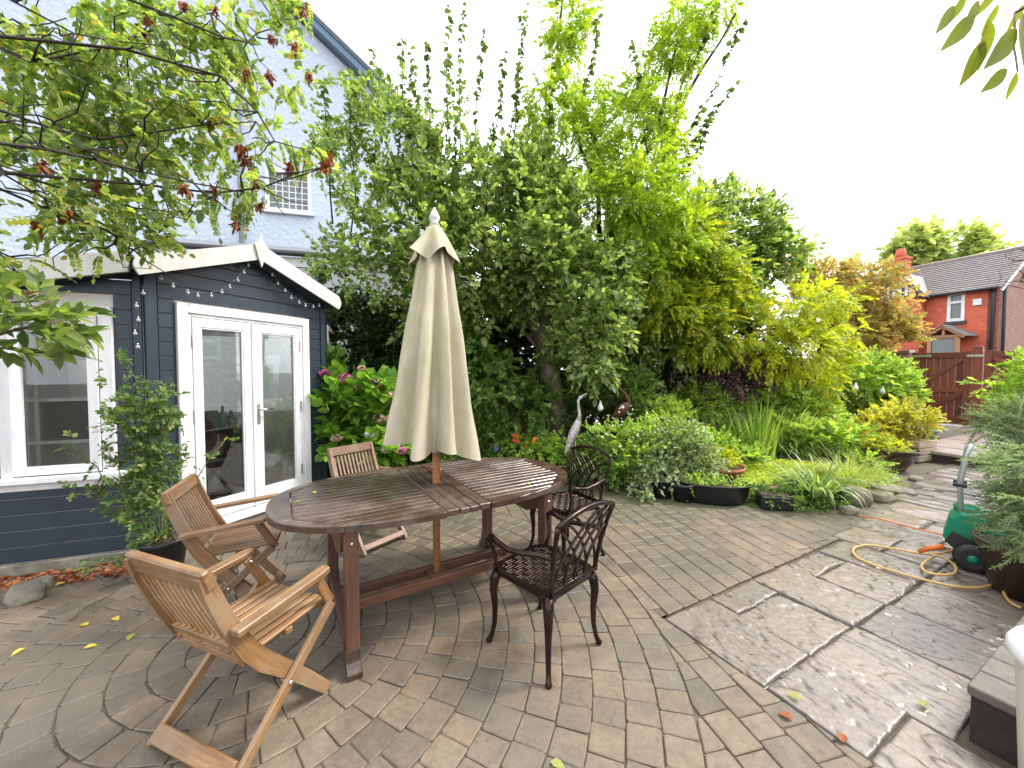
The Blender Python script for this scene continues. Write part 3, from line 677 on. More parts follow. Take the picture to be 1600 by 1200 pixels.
for sg in (-1, 1):
    XI, XO = .128, .058
    ring = [(XI, -.445), (.60, -.445), (.815, -.24), (.815, .24), (.60, .445), (XI, .445)]
    # frame boards between the slatted panel and the rim
    for i in range(5):
        p, q = ring[i], ring[i + 1]
        if i == 0: aa = [None, math.atan2(q[1], q[0])]
        def edge(pt):
            if pt[0] == XI:                                   # straight across to the long rim
                y0 = math.copysign((1 - (XI / TL) ** EX) ** (1 / EX) * TWd, pt[1]); return math.atan2(y0, XI)
            return math.atan2(pt[1] * 1.0, pt[0])
        a0, a1 = edge(p), edge(q); arc = [outer(a0 + (a1 - a0) * k / 9) for k in range(10)]
        poly = [tuple(Vector(p)), *[tuple(v) for v in arc], tuple(Vector(q))]
        cx = sum(v[0] for v in poly) / len(poly); cyy = sum(v[1] for v in poly) / len(poly)
        poly = [((v[0] - cx) * .99 + cx, (v[1] - cyy) * .994 + cyy) for v in poly]
        poly = [(sg * x, y) for x, y in poly]
        if sg < 0: poly = poly[::-1]
        m = MB(); m.prism(poly, TZP - .034, TZP, .004); m.build('frame_board', MATS['table_teak'], tb)
    yw = .52
    m = MB(); m.box((sg * (XO + XI) / 2, 0, TZP - .017), (XI - XO - .004, yw * 2, .034), None, .004); m.build('cross_board', MATS['table_teak'], tb)
    n = 15; pit = .89 / n
    for k in range(n):
        y0 = -.445 + k * pit + .0068; y1 = y0 + pit - .0136
        poly = [(XI + .004, y0), (.812, y0), (.812, y1), (XI + .004, y1)]
        for s2 in (-1, 1): poly = clip(poly, (-.205, -.215 * s2), -(.205 * .60 + .215 * .445) + .0022)
        if len(poly) < 3: continue
        poly = [(sg * x, y) for x, y in poly]
        if sg < 0: poly = poly[::-1]
        m = MB(); m.prism(poly, TZP - .026, TZP - .001 + random.gauss(0, .0006), .004); m.build('slat', MATS['table_teak'], tb)
    # shaped bearer under each end, leg pairs, sledge foot
    m = MB(); q = [(-.30, -.19), (-.16, -.245), (.16, -.245), (.30, -.19), (.40, -.035), (-.40, -.035)]
    Mx = Matrix(((0, 0, 1, sg * .60 - .012), (1, 0, 0, 0), (0, 1, 0, TZP), (0, 0, 0, 1))); m.prism(q, 0, .024, .002, Mx); m.build('bearer', MATS['leg_teak'], tb)
    for y in (-.40, .40):
        m = MB(); m.box((sg * .575, y, .36), (.062, .075, .66), None, .005); lg = m.build('leg', MATS['leg_teak'], tb)
        m = MB(); m.ball((sg * .575 + sg * .0, y - .039 * (1 if y > 0 else 1) * (1 if y < 0 else -1) , TZP - .10), .009, 8, 6); m.build('bolt', MATS['steel'], lg)
        m = MB(); s_ = 1 if y > 0 else -1; Mx = Matrix(((0, 0, 1, sg * .575 - .034), (1, 0, 0, 0), (0, 1, 0, 0), (0, 0, 0, 1)))
        q = [(y - s_ * .04, 0), (y + s_ * .085, 0), (y + s_ * .085, .03), (y + s_ * .045, .06), (y + s_ * .04, .12), (y - s_ * .04, .12)]
        m.prism(q if s_ > 0 else q[::-1], 0, .068, .004, Mx); m.build('foot', MATS['table_teak'], tb)
    m = MB(); m.box((sg * .575, 0, .07), (.05, .74, .06), None, .005); m.build('foot_rail', MATS['leg_teak'], tb)
for x0, x1 in ((-.054, -.002), (.002, .054)):
    m = MB(); m.box(((x0 + x1) / 2, 0, TZP - .018), (x1 - x0, 1.05, .032), None, .004); m.build('leaf_board', MATS['table_teak'], tb)
for y in (-.075, .075): m = MB(); m.box((0, y, .125), (1.12, .04, .055), None, .004); m.build('stretcher', MATS['leg_teak'], tb)
m = MB(); m.box((0, 0, .125), (.12, .11, .05), None, .004); m.build('parasol_block', MATS['leg_teak'], tb)
for y in (-.30, .30): m = MB(); m.box((0, y, TZP - .055), (1.2, .035, .04), None, .003); m.build('runner', MATS['leg_teak'], tb)

# -- closed parasol
def m_canvas():
    t = NT('parasol_canvas'); v = t.coords(); n = t.noise(3, 6, .7, v); c = t.ramp(n.outputs[0], [(.3, (.34, .30, .215)), (.6, (.45, .405, .30)), (.8, (.53, .485, .375))])
    st = t.noise(6, 5, .65, t.coords('Object', (1.6, 1.6, .35))); c = t.mix(t.ramp(st.outputs[0], [(.44, (0, 0, 0)), (.68, (.7, .7, .7))]), c, (.30, .29, .12))
    g_ = t.noise(16, 4, .6, v); c = t.mix(t.ramp(g_.outputs[0], [(.62, (0, 0, 0)), (.78, (.35, .35, .35))]), c, (.30, .27, .16)); t.col(c); t.rough(.85)
    wv = t.noise(260, 2, .5, v); t.bump(wv.outputs[0], .15, .002)
    return t.m
m_canvas()
pa = thing('parasol', 'closed cream canvas parasol stained green through the table centre', 'parasol', (-.49, 2.46, 0))
m = MB(); m.tube([(0, 0, .10), (0, 0, 1.0), (0, 0, 2.38)], .0235, 16); m.build('pole', MATS['pole_wood'], pa)
m = MB(); m.lathe([(.021, .925), (.026, .93), (.026, .99), (.021, 1.0)], n=18); m.build('runner_sleeve', MATS['dish_white'], pa)
vs = []; fs = []; NA, NZ = 160, 44
for j in range(NZ + 1):
    t_ = j / NZ
    for k in range(NA):
        a = 2 * math.pi * k / NA
        Rz = .082 + .15 * (t_ ** .85) ; amp = .13 + .19 * t_
        fold = math.cos(8 * a + .7 + .35 * math.sin(2.0 * t_ + a)); fold = math.copysign(abs(fold) ** .7, fold)
        r_ = Rz * (1 + amp * fold + .07 * math.sin(3 * a + 2 * t_) + .03 * math.sin(19 * a + 9 * t_))
        r_ *= 1 + .03 * noise.noise(Vector((math.cos(a) * 2, math.sin(a) * 2, t_ * 6)))
        hem = .975 - .055 * max(0, math.cos(4 * a + .4)) + .045 * math.cos(a - 3.4)
        zz = 2.22 + (hem - 2.22) * t_; vs.append((r_ * math.cos(a) - .03 * t_, r_ * math.sin(a), zz))
for j in range(NZ):
    for k in range(NA): k2 = (k + 1) % NA; fs.append((j * NA + k, (j + 1) * NA + k, (j + 1) * NA + k2, j * NA + k2))
m = MB(); m.add(vs, fs, True); m.build('canopy', MATS['parasol_canvas'], pa)
vs = []; fs = []; NZ2 = 14
for j in range(NZ2 + 1):
    t_ = j / NZ2
    for k in range(NA):
        a = 2 * math.pi * k / NA; fold = math.cos(6 * a + 1.1)
        r_ = (.028 + .118 * t_ ** .8) * (1 + .20 * t_ * fold + .06 * t_ * math.sin(5 * a)); zz = 2.365 - .205 * t_ - .035 * t_ * math.cos(4 * a + .5) * t_
        vs.append((r_ * math.cos(a), r_ * math.sin(a), zz))
for j in range(NZ2):
    for k in range(NA): k2 = (k + 1) % NA; fs.append((j * NA + k, (j + 1) * NA + k, (j + 1) * NA + k2, j * NA + k2))
m = MB(); m.add(vs, fs, True); m.build('top_flounce', MATS['parasol_canvas'], pa)
m = MB(); m.lathe([(.02, 2.36), (.034, 2.372), (.02, 2.385), (.032, 2.405), (.034, 2.42), (.018, 2.45), (.006, 2.475), (.002, 2.48)], n=18); m.build('finial', MATS['cream_paint'], pa)

# -- folding teak armchairs
def folding_chair(label, mat, loc, rz, seed, arm_mat=None):
    c = thing('folding_chair', label, 'chair', loc, rz, 'folding teak armchairs round the table'); arm_mat = arm_mat or mat
    stile = [(-.285, .775), (-.262, .70), (-.225, .60), (-.185, .51), (-.145, .43), (-.085, .345), (-.01, .265), (.09, .15), (.205, .015)]
    for s in (-1, 1):
        y = s * .197; w = [.022, .025, .027, .029, .032, .034, .031, .028, .026]
        fr_, bk = [], []
        for i, (x, zz) in enumerate(stile):
            a = Vector(stile[max(i - 1, 0)]); b = Vector(stile[min(i + 1, len(stile) - 1)]); d = (b - a).normalized(); n = Vector((-d.y, d.x))
            fr_.append((x + n.x * w[i], zz + n.y * w[i])); bk.append((x - n.x * w[i], zz - n.y * w[i]))
        poly = fr_ + bk[::-1]; poly[len(fr_) - 1] = (poly[len(fr_) - 1][0], max(0, poly[len(fr_) - 1][1] - .01))
        Mx = Matrix(((1, 0, 0, 0), (0, 0, -1, y + .0115), (0, 1, 0, 0), (0, 0, 0, 1)))
        m = MB(); n = len(fr_); vs = [Mx @ Vector((p[0], p[1], d)) for d in (0, .023) for p in poly]; N = len(poly)
        q = [(i, (i + 1), N - 2 - i, N - 1 - i) for i in range(n - 1)]; f2 = [tuple(x + N for x in f[::-1]) for f in q]; sd = [(i, i + N, (i + 1) % N + N, (i + 1) % N) for i in range(N)]
        al = [0.0]; [al.append(al[-1] + (Vector(stile[i + 1]) - Vector(stile[i])).length) for i in range(len(stile) - 1)]; ga = [(al[i], .03, 0) for i in range(n)] + [(al[i], -.03, 0) for i in range(n - 1, -1, -1)]; m.add(vs, q + f2 + sd, g=[(a_ + s * 3, b_, d_) for d_ in (0, .023) for a_, b_, _ in ga]); m.build('back_leg', mat, c)
        m = MB(); m.beam((.215, s * .226, .41), (-.235, s * .226, .0), .022, .042, (0, 0, 1), .004); m.build('cross_leg', mat, c)
        m = MB(); m.tube([(-.005, s * .185, .208), (-.005, s * .241, .208)], .008, 8); m.build('pivot', MATS['steel'], c)
        # arm with rounded front
        m = MB(); ax = [(-.215, .535), (.185, .572)]; poly = [(-.0, -.024), (.36, -.028), (.395, -.022), (.405, 0), (.395, .022), (.36, .028), (0, .024)]
        ang = math.atan2(ax[1][1] - ax[0][1], ax[1][0] - ax[0][0]); Mx = Matrix.Translation((ax[0][0], s * .236, ax[0][1])) @ Matrix.Rotation(-ang, 4, 'Y'); m.prism(poly, 0, .022, .004, Mx); m.build('arm', arm_mat, c)
        m = MB(); m.beam((.14, s * .214, .562), (.225, s * .206, .40), .018, .042, (1, 0, 0), .006); lk = m.build('arm_link', mat, c)
        m = MB(); m.tube([(.15, s * .19, .548), (.15, s * .232, .548)], .006, 8); m.build('pin', MATS['steel'], lk)
    up = Vector((.3, 0, .95)).normalized()
    m = MB(); m.beam((-.278, -.215, .755), (-.278, .215, .755), .03, .075, (-.28, 0, 1), .006); m.build('top_rail', arm_mat, c)
    m = MB(); m.beam((-.165, -.185, .445), (-.165, .185, .445), .026, .04, (-.4, 0, 1), .004); m.build('bottom_rail', mat, c)
    for k in range(11):
        y = -.168 + k * .0336; m = MB(); m.tube([(0, 0, 0)], .1) if False else None
        for p, q in (((-.274, .722), (-.226, .60)), ((-.226, .60), (-.160, .452))): m.beam((p[0], y, p[1]), (q[0], y, q[1]), .017, .012, (1, 0, .4), .002)
        m.build('back_slat', mat, c)
    for x, zz in ((-.135, .375), (.035, .382), (.205, .395)): m = MB(); m.beam((x, -.185, zz), (x, .185, zz), .032, .024, (0, 0, 1), .003); m.build('seat_rail', mat, c)
    for k in range(9):
        y = -.168 + k * .042; m = MB(); m.beam((-.15, y, .394), (.225, y, .413), .029, .014, (0, 0, 1), .003); m.build('seat_slat', mat, c)
    m = MB(); m.beam((-.222, -.215, .045), (-.222, .215, .045), .022, .062, (.75, 0, .66), .004); m.build('foot_board', mat, c)
    m = MB(); m.beam((.185, -.187, .055), (.185, .187, .055), .022, .045, (-.6, 0, .75), .004); m.build('front_board', mat, c)
    return c
folding_chair('golden folding teak armchair in front, nearest the camera, left of the table', MATS['golden_teak'], (-1.10, 1.575, 0), 1.21, 1)
folding_chair('weathered brown folding teak armchair between the summerhouse doors and the table', MATS['brown_teak'], (-1.70, 2.36, 0), .40, 2)
folding_chair('reddish folding teak armchair behind the table in front of the hydrangea', MATS['red_teak'], (-1.20, 3.22, 0), -.62, 3)

# -- cast metal chairs
def m_cast():
    t = NT('cast_bronze'); v = t.coords(); n = t.noise(9, 6, .7, v); t.col(t.ramp(n.outputs[0], [(.3, (.016, .01, .008)), (.6, (.045, .028, .023)), (.8, (.11, .075, .06))])); t.b.inputs['Metallic'].default_value = .75
    r = t.n('MapRange'); t.l(n.outputs[0], r.inputs[0]); r.inputs[3].default_value = .15; r.inputs[4].default_value = .36; t.rough(r.outputs[0]); t.bump(t.noise(90, 4, .7, v).outputs[0], .25, .003); return t.m
m_cast(); CAST = MATS['cast_bronze']
def metal_chair(label, loc, rz):
    c = thing('metal_chair', label, 'chair', loc, rz, 'cast metal chairs at the right end of the table')
    # rounded seat outline
    def rim(r_=0.0):
        pts = []
        for k in range(40):
            a = 2 * math.pi * k / 40; co, si = math.cos(a), math.sin(a); q = (abs(co) ** 5 + abs(si) ** 5) ** (-.2); pts.append((q * co * (.205 - r_) , q * si * ((.208 if co > 0 else .20) - r_)))
        return pts
    m = MB(); ou, inn = rim(), rim(.022); vs = []; 
    for zz in (.395, .418):
        vs += [(x, y, zz) for x, y in ou] + [(x, y, zz) for x, y in inn]
    n = 40; fs = []
    for k in range(n):
        k2 = (k + 1) % n; fs += [(80 + k, 80 + k2, 120 + k2, 120 + k), (k, 40 + k, 40 + k2, k2), (k, k2, 80 + k2, 80 + k), (40 + k, 120 + k, 120 + k2, 40 + k2)]
    m.add(vs, fs); m.build('seat_rim', CAST, c)
    m = MB(); cell = .0372
    for i in range(-5, 5):
        for j in range(-5, 5):
            cx, cyy = (i + .5) * cell, (j + .5) * cell
            for q in (-.25, .25):
                if (i + j) % 2: m.box((cx, cyy + q * cell, .409), (cell * 1.5, .0085, .007), None, .002)
                else: m.box((cx + q * cell, cyy, .4095), (.0085, cell * 1.5, .007), None, .002)
    m.build('seat_lattice', CAST, c)
    m = MB(); m.tube([(-.19, -.18, .385), (.19, -.18, .385), (.19, .18, .385), (-.19, .18, .385), (-.19, -.18, .385)], .012, 6); m.build('apron', CAST, c)
    bx = lambda t_: -.20 - .075 * t_ ** 1.5; zb, ztop = .41, .80
    yw = lambda t_: .172 + .05 * t_
    for s in (-1, 1):
        m = MB(); m.tube([(bx(t_), s * yw(t_), zb + (.765 - zb) * t_) for t_ in np.linspace(0, 1, 9)], [.014, .012, .011, .011, .011, .011, .011, .012, .014], 8); m.build('back_post', CAST, c)
        # arm: out of the post, forward, down to the seat
        P = [(-.235, s * .20, .60), (-.17, s * .232, .612), (-.08, s * .245, .592), (.02, s * .247, .577), (.10, s * .243, .588), (.155, s * .238, .60), (.175, s * .234, .585), (.165, s * .226, .55), (.145, s * .215, .50), (.15, s * .207, .45), (.165, s * .20, .405)]
        m = MB(); m.tube(P, [.011, .013, .014, .014, .015, .016, .014, .011, .010, .010, .012], 8); m.build('arm', CAST, c)
    m = MB(); top = []
    for k in range(13):
        u = -1 + 2 * k / 12; zz = .765 + .045 * (1 - u * u); top.append((bx(1) - .012 * (1 - u * u), u * yw(1), zz))
    m.tube(top, [.013] * 13, 8); m.build('top_rail', CAST, c)
    for s in (-1, 1):
        for y0 in (-.172, -.095, -.015, .07):
            pts = []
            for t_ in np.linspace(0, 1.06, 15):
                y = y0 + .30 * t_ ** 2.0 - .03 * t_; zz = zb + .37 * t_
                lim = yw(min(1, t_)); zl = .765 + .045 * (1 - (y / .222) ** 2)
                if abs(y) > lim or zz > zl: break
                pts.append((bx(t_) + .004 * s, s * y, zz))
            if len(pts) > 2: m = MB(); m.tube(pts, .0072, 6); m.build('back_rod', CAST, c)
    m = MB(); m.tube([(-.203, -.172, .425), (-.203, .172, .425)], .011, 6); m.build('lower_rail', CAST, c)
    for sx in (-1, 1):
        for sy in (-1, 1):
            d = Vector((sx, sy, 0)) * .707; b = Vector((sx * .172, sy * .168, 0)); k = 1.0
            prof = [(.39, 0, .026), (.35, .020, .027), (.29, .028, .022), (.20, .020, .0165), (.11, .022, .0135), (.05, .034, .012), (.022, .045, .0135), (.010, .052, .017), (.0, .052, .014)]
            m = MB(); m.tube([b + d * o + Vector((0, 0, zz)) for zz, o, r_ in prof], [r_ for zz, o, r_ in prof], 10); m.build('leg', CAST, c)
    return c
c1 = metal_chair('dark bronze lattice-seat metal chair nearest the camera on the paving', (.17, 2.0, 0), 2.34)
c2 = copy_tree(c1); c2.location = (.43, 3.02, 0); c2.rotation_euler = (0, 0, 3.74); c2['label'] = 'dark bronze metal chair at the far right end of the table by the flower bed'
# dry leaves left on the table and the paving
for i, (px, py, s) in enumerate(()): pass
# ================================================================== BUILDINGS, FENCES, GATE
def m_render_wall(name, c, sc=55, strength=.9):
    t = NT(name); v = t.coords(); n = t.noise(sc, 5, .7, v); vo = t.n('TexVoronoi', Scale=sc * .5); t.l(v, vo.inputs['Vector'])
    b = t.noise(.7, 4, .6, v); t.col(t.mix(t.ramp(b.outputs[0], [(.4, (0, 0, 0)), (.75, (.3, .3, .3))]), t.ramp(n.outputs[0], [(.3, tuple(x * .86 for x in c)), (.7, c)]), (.42, .45, .46)))
    t.rough(.9); t.bump(t.mix(.5, n.outputs[0], vo.outputs[0]), strength, .03); return t.m
m_render_wall('pebbledash', (.57, .635, .745), 24)
m_render_wall('pale_render', (.50, .51, .50), 20, .4)
m_paint('blue_paint', (.10, .17, .25), .45)
plain('lead_grey', (.16, .17, .18), .5)
plain('dark_gutter', (.03, .032, .035), .4)
def m_brick(name, c1, c2, mortar, sc=1.0, axis='z'):
    t = NT(name); tc = t.n('TexCoord'); sep = t.n('SeparateXYZ'); t.l(tc.outputs['Object'], sep.inputs[0]); cm = t.n('CombineXYZ')
    t.l(t.math('ADD', sep.outputs[0], sep.outputs[1]), cm.inputs[0]); t.l(sep.outputs[2], cm.inputs[1])
    br = t.n('TexBrick', Scale=sc); br.inputs['Brick Width'].default_value = .225; br.inputs['Row Height'].default_value = .075; br.inputs['Mortar Size'].default_value = .008
    br.inputs['Color1'].default_value = (*c1, 1); br.inputs['Color2'].default_value = (*c2, 1); br.inputs['Mortar'].default_value = (*mortar, 1); t.l(cm.outputs[0], br.inputs['Vector'])
    n = t.noise(2.5, 5, .7, tc.outputs['Object']); t.col(t.mix(1.0, br.outputs[0], t.ramp(n.outputs[0], [(.3, (.75, .75, .75)), (.7, (1.15, 1.12, 1.1))]), 'MULTIPLY')); t.rough(.85); t.bump(br.outputs['Fac'], -.5, .01); return t.m
m_brick('red_brick', (.58, .12, .062), (.64, .145, .08), (.48, .13, .085))
m_brick('brown_brick', (.24, .11, .085), (.30, .14, .11), (.34, .28, .25))
def m_tiles():
    t = NT('roof_tiles'); tc = t.n('TexCoord'); sep = t.n('SeparateXYZ'); t.l(tc.outputs['Object'], sep.inputs[0]); n = t.noise(5, 6, .7, tc.outputs['Object'])
    t.col(t.ramp(n.outputs[0], [(.3, (.12, .105, .10)), (.7, (.24, .215, .20))])); t.rough(.55); return t.m
m_tiles()
wood('gate_wood', (.085, .022, .012), (.17, .045, .024), (.24, .075, .04), .5)
wood('fence_wood', (.05, .03, .018), (.11, .07, .045), (.17, .12, .08), .8)
wood('porch_oak', (.22, .10, .045), (.36, .18, .085), (.46, .25, .13), .55)
# ---- pebbledashed house behind the summerhouse
HC = at(450, 300, 9.0); HC.z = 0; HD = Vector((.966, .259, 0)); HN = Vector((.259, -.966, 0)); MH = frame(HC, HD, HN); MHi = MH.inverted()
def hp(px, py, off=0.0): q = MHi @ on_plane(px, py, HC, HN, off); return (q.x, q.y)
ho = thing('pebbledash_house', 'pale blue pebbledashed house gable rising behind the summerhouse', 'house', HC)
a, b = hp(475, 22), hp(650, 190); sl_ = (b[1] - a[1]) / (b[0] - a[0]); eave = (b[0] + .55, b[1] + sl_ * .55); ax = a[0] - 2.6; az = a[1] + sl_ * (ax - a[0]); lx = 2 * ax - eave[0]
wq = [hp(414, 262), hp(487, 335)]; w0, w1, wz0, wz1 = wq[0][0], wq[1][0], wq[1][1], wq[0][1]
def hbox(s0, s1, z0, z1, o0, o1, name, mat, parent=ho, bev=.004): return sbox(MH, s0, s1, z0, z1, o0, o1, name, mat, parent, bev)
ez = eave[1] - .05
m = MB()
for s0, s1, z0, z1 in ((lx + .3, w0, 0, ez), (w1, eave[0] - .3, 0, ez), (w0, w1, 0, wz0), (w0, w1, wz1, ez)): m.box(MH @ Vector(((s0 + s1) / 2, (z0 + z1) / 2, -.15)), (s1 - s0, z1 - z0, .3), MH.to_3x3())
m.prism([(lx + .3, ez), (eave[0] - .3, ez), (ax, az - .25)], -.3, -.0005, 0, MH); m.build('wall', MATS['pebbledash'], ho, True)
def rake(s0, z0, s1, z1, h, o0, o1, name, mat):
    return sprism(MH, [(s0, z0 - h), (s1, z1 - h), (s1, z1), (s0, z0)], o0, o1, name, mat, ho)
rake(ax, az, eave[0], eave[1], .22, .22, .26, 'bargeboard', MATS['blue_paint']); rake(ax, az + .04, eave[0], eave[1] + .04, .09, .262, .30, 'bargeboard_trim', MATS['blue_paint'])
rake(lx, eave[1], ax, az, .22, .22, .26, 'bargeboard', MATS['blue_paint'])
m = MB()
for s0, z0, s1, z1 in ((ax, az, eave[0] + .1, eave[1] - .1), (ax, az, lx - .1, eave[1] - .1)): sheet([MH @ Vector((s0, z0 + .06, .32)), MH @ Vector((s0, z0 + .06, -7)), MH @ Vector((s1, z1 + .06, -7)), MH @ Vector((s1, z1 + .06, .32))], .05)
m.build('roof', MATS['roof_tiles'], ho, True)
m = MB(); sheet([MH @ Vector((ax, az - .2, .22)), MH @ Vector((ax, az - .2, 0)), MH @ Vector((eave[0], eave[1] - .2, 0)), MH @ Vector((eave[0], eave[1] - .2, .22))], .02); m.build('soffit', MATS['blue_paint'], ho, True)
w = hbox(w0, w0 + .07, wz0, wz1, -.08, .03, 'window', WHITE); hbox(w1 - .07, w1, wz0, wz1, -.08, .03, 'jamb', WHITE, w); hbox(w0 + .07, w1 - .07, wz1 - .07, wz1, -.08, .03, 'head', WHITE, w); hbox(w0 - .06, w1 + .06, wz0 - .06, wz0 + .015, -.05, .09, 'sill', WHITE, w); hbox(w0 + .07, w1 - .07, wz0 + .015, wz0 + .07, -.08, .025, 'rail', WHITE, w)
t = NT('dull_pane'); t.col((.12, .14, .13)); t.rough(.08); t.b.inputs['Specular IOR Level'].default_value = .6
hbox(w0 + .07, w1 - .07, wz0 + .07, wz1 - .07, -.05, -.045, 'pane', MATS['dull_pane'], w, 0)
for k in range(1, 6): x = w0 + .07 + (w1 - w0 - .14) * k / 6; hbox(x - .009, x + .009, wz0 + .07, wz1 - .07, -.044, -.036, 'glazing_lead', MATS['dish_white'], w, 0)
for k in range(1, 6): zz = wz0 + .07 + (wz1 - wz0 - .14) * k / 6; hbox(w0 + .07, w1 - .07, zz - .009, zz + .009, -.0435, -.037, 'glazing_lead', MATS['dish_white'], w, 0)
q = hp(372, 90); q2 = hp(372, 400)
m = MB(); m.tube([MH @ Vector((q[0], 7.5, .07)), MH @ Vector((q[0], 2.0, .07))], .045, 10); dp = m.build('downpipe', MATS['lead_grey'], ho, True)
for zz in (3.2, 4.8, 6.4): hbox(q[0] - .07, q[0] + .07, zz, zz + .05, .0, .125, 'bracket', MATS['lead_grey'], dp)
# lean-to in front of it
le = thing('lean_to', 'low pale rendered lean-to with dark gutter behind the summerhouse roof', 'outbuilding', at(540, 500, 7.9)); le.location.z = 0
LO = Vector((le.location.x, le.location.y, 0)); MLo = frame(LO, HD, HN)
lz = at(540, 402, 7.9).z
sbox(MLo, -3.2, 2.6, 0, lz - .1, -.9, 0, 'wall', MATS['pale_render'], le); sbox(MLo, -3.3, 2.7, lz - .26, lz - .08, .004, .03, 'fascia', CREAM, le)
m = MB(); m.tube([MLo @ Vector((-3.3, lz - .02, .09)), MLo @ Vector((2.7, lz - .02, .09))], .055, 10); m.build('gutter', MATS['dark_gutter'], le, True)
m = MB(); sheet([MLo @ Vector((-3.3, lz + .03, .12)), MLo @ Vector((2.7, lz + .03, .12)), MLo @ Vector((2.7, lz + .4, -.95)), MLo @ Vector((-3.3, lz + .4, -.95))], .04); m.build('roof', MATS['lead_grey'], le, True)
# ---- boundary fence behind the beds, white trellis on its left end
def fence(name, label, p0, p1, h, mat, w=.14):
    p0, p1 = Vector(p0), Vector(p1); d = (p1 - p0); L = d.length; d.normalize(); n = d.cross(UP); M = frame(p0, d, n)
    f = thing(name, label, 'fence', p0); x = 0
    while x < L: sbox(M, x, x + w - .006, .04, h + random.gauss(0, .006), 0, .018, 'board', mat, f, .002); x += w
    for zz in (.3, h - .25): sbox(M, 0, L, zz, zz + .08, -.04, -.001, 'rail', mat, f)
    x = 0
    while x <= L: sbox(M, x - .04, x + .04, 0, h + .06, -.13, -.042, 'post', mat, f); x += 1.8
    return f
fence('garden_fence', 'dark wooden board fence behind the hydrangea and apple tree', (-3.0, 6.7, 0), (3.2, 8.0, 0), 1.42, MATS['fence_wood'])
fence('garden_fence', 'dark wooden board fence at the back behind the pond plants', (3.25, 8.05, 0), (9.2, 11.2, 0), 1.75, MATS['fence_wood'])
tr = thing('trellis', 'white diamond trellis above the fence behind the hydrangea', 'trellis', (-2.4, 6.72, 1.44)); d = Vector((.9787, .2052, 0)); MT = frame(Vector((-2.6, 6.70, 0)), d, d.cross(UP))
for k in range(-4, 20):
    for sg in (-1, 1):
        x0 = k * .16; poly = [(x0 + (0 if sg > 0 else .55), 1.44), (x0 + (.55 if sg > 0 else 0), 1.99)]
        m = MB(); p, q = MT @ Vector((*poly[0], .01 * sg)), MT @ Vector((*poly[1], .01 * sg)); m.beam(p, q, .022, .008, MT.to_3x3() @ Vector((0, 0, 1)), 0); m.build('lath', CREAM, tr, True)
# ---- gate, pier, wall
G0 = gp(1421, 660, TZ); G1 = gp(1516, 668, TZ); gd = Vector((G1.x - G0.x, G1.y - G0.y, 0)); GW = gd.length; gd.normalize(); gn = gd.cross(UP)
MG = frame(Vector((G0.x, G0.y, 0)), gd, gn); GH = TZ + 1.72
def gate_leaf(s0, s1, label, flip):
    gt = thing('gate', label, 'gate', MG @ Vector((s0, TZ, 0)))
    n = 8; w = (s1 - s0) / n
    for k in range(n): sbox(MG, s0 + k * w + .003, s0 + (k + 1) * w - .003, TZ + .05, GH - .04, -.022, 0, 'board', MATS['gate_wood'], gt, .003)
    for zz, hh in ((TZ + .08, .13), (TZ + .78, .12), (GH - .15, .13)): sbox(MG, s0, s1, zz, zz + hh, .001, .038, 'rail', MATS['gate_wood'], gt)
    for x in (s0, s1 - .1): sbox(MG, x, x + .1, TZ + .04, GH, .039 if False else .0395, .06, 'stile', MATS['gate_wood'], gt)
    for z0, z1 in ((TZ + .21, TZ + .78), (TZ + .9, GH - .15)):
        p, q = (s0 + .12, z0), (s1 - .12, z1)
        if flip: p, q = (s1 - .12, z0), (s0 + .12, z1)
        m = MB(); m.beam(MG @ Vector((*p, .02)), MG @ Vector((*q, .02)), .09, .03, gn, .003); m.build('brace', MATS['gate_wood'], gt, True)
    return gt
ga = gate_leaf(.02, GW - .02, 'left leaf of the red-brown braced timber gate beside the brick pier', False)
sbox(MG, .0, .34, GH - .12, GH - .06, .0605, .07, 'hinge_strap', MATS['steel'], ga)
gb = gate_leaf(GW + .17, GW + 1.5, 'right leaf of the red-brown braced timber gate behind the shrub', True)
gpst = thing('gate_post', 'square red-brown timber post between the gate leaves', 'post', MG @ Vector((GW + .075, TZ, 0))); sbox(MG, GW, GW + .15, TZ, GH + .05, -.06, .075, 'shaft', MATS['gate_wood'], gpst, .006); sbox(MG, GW + .01, GW + .14, GH + .05, GH + .1, -.04, .06, 'cap', MATS['gate_wood'], gpst, .02); sbox(MG, GW - .08, GW + .16, GH - .14, GH - .09, .076, .09, 'latch', MATS['steel'], gpst)
m = MB(); m.box(MG @ Vector((GW * .5, TZ + .012, .03)), (GW * 1.5, .02, .14), MG.to_3x3(), .003); tag(m.build('gate_sill', MATS['dish_white']), 'white drain strip on the terrace under the gate', 'drain')
pier = thing('brick_pier', 'brown brick pier at the hinge side of the gate', 'pier', MG @ Vector((-.2, 0, 0))); sbox(MG, -.36, -.03, 0, GH - .02, -.2, .14, 'shaft', MATS['brown_brick'], pier, .004); sbox(MG, -.4, .0, GH - .018, GH + .06, -.24, .18, 'capstone', MATS['terrace_stone'], pier, .01)
gw = thing('garden_wall', 'brown brick garden wall left of the gate behind the round shrub', 'wall', MG @ Vector((-2, 0, 0))); sbox(MG, -4.5, -.362, 0, GH - .14, -.16, .08, 'wall_face', MATS['brown_brick'], gw); sbox(MG, -4.55, -.41, GH - .138, GH - .08, -.2, .12, 'coping', MATS['fence_wood'], gw)
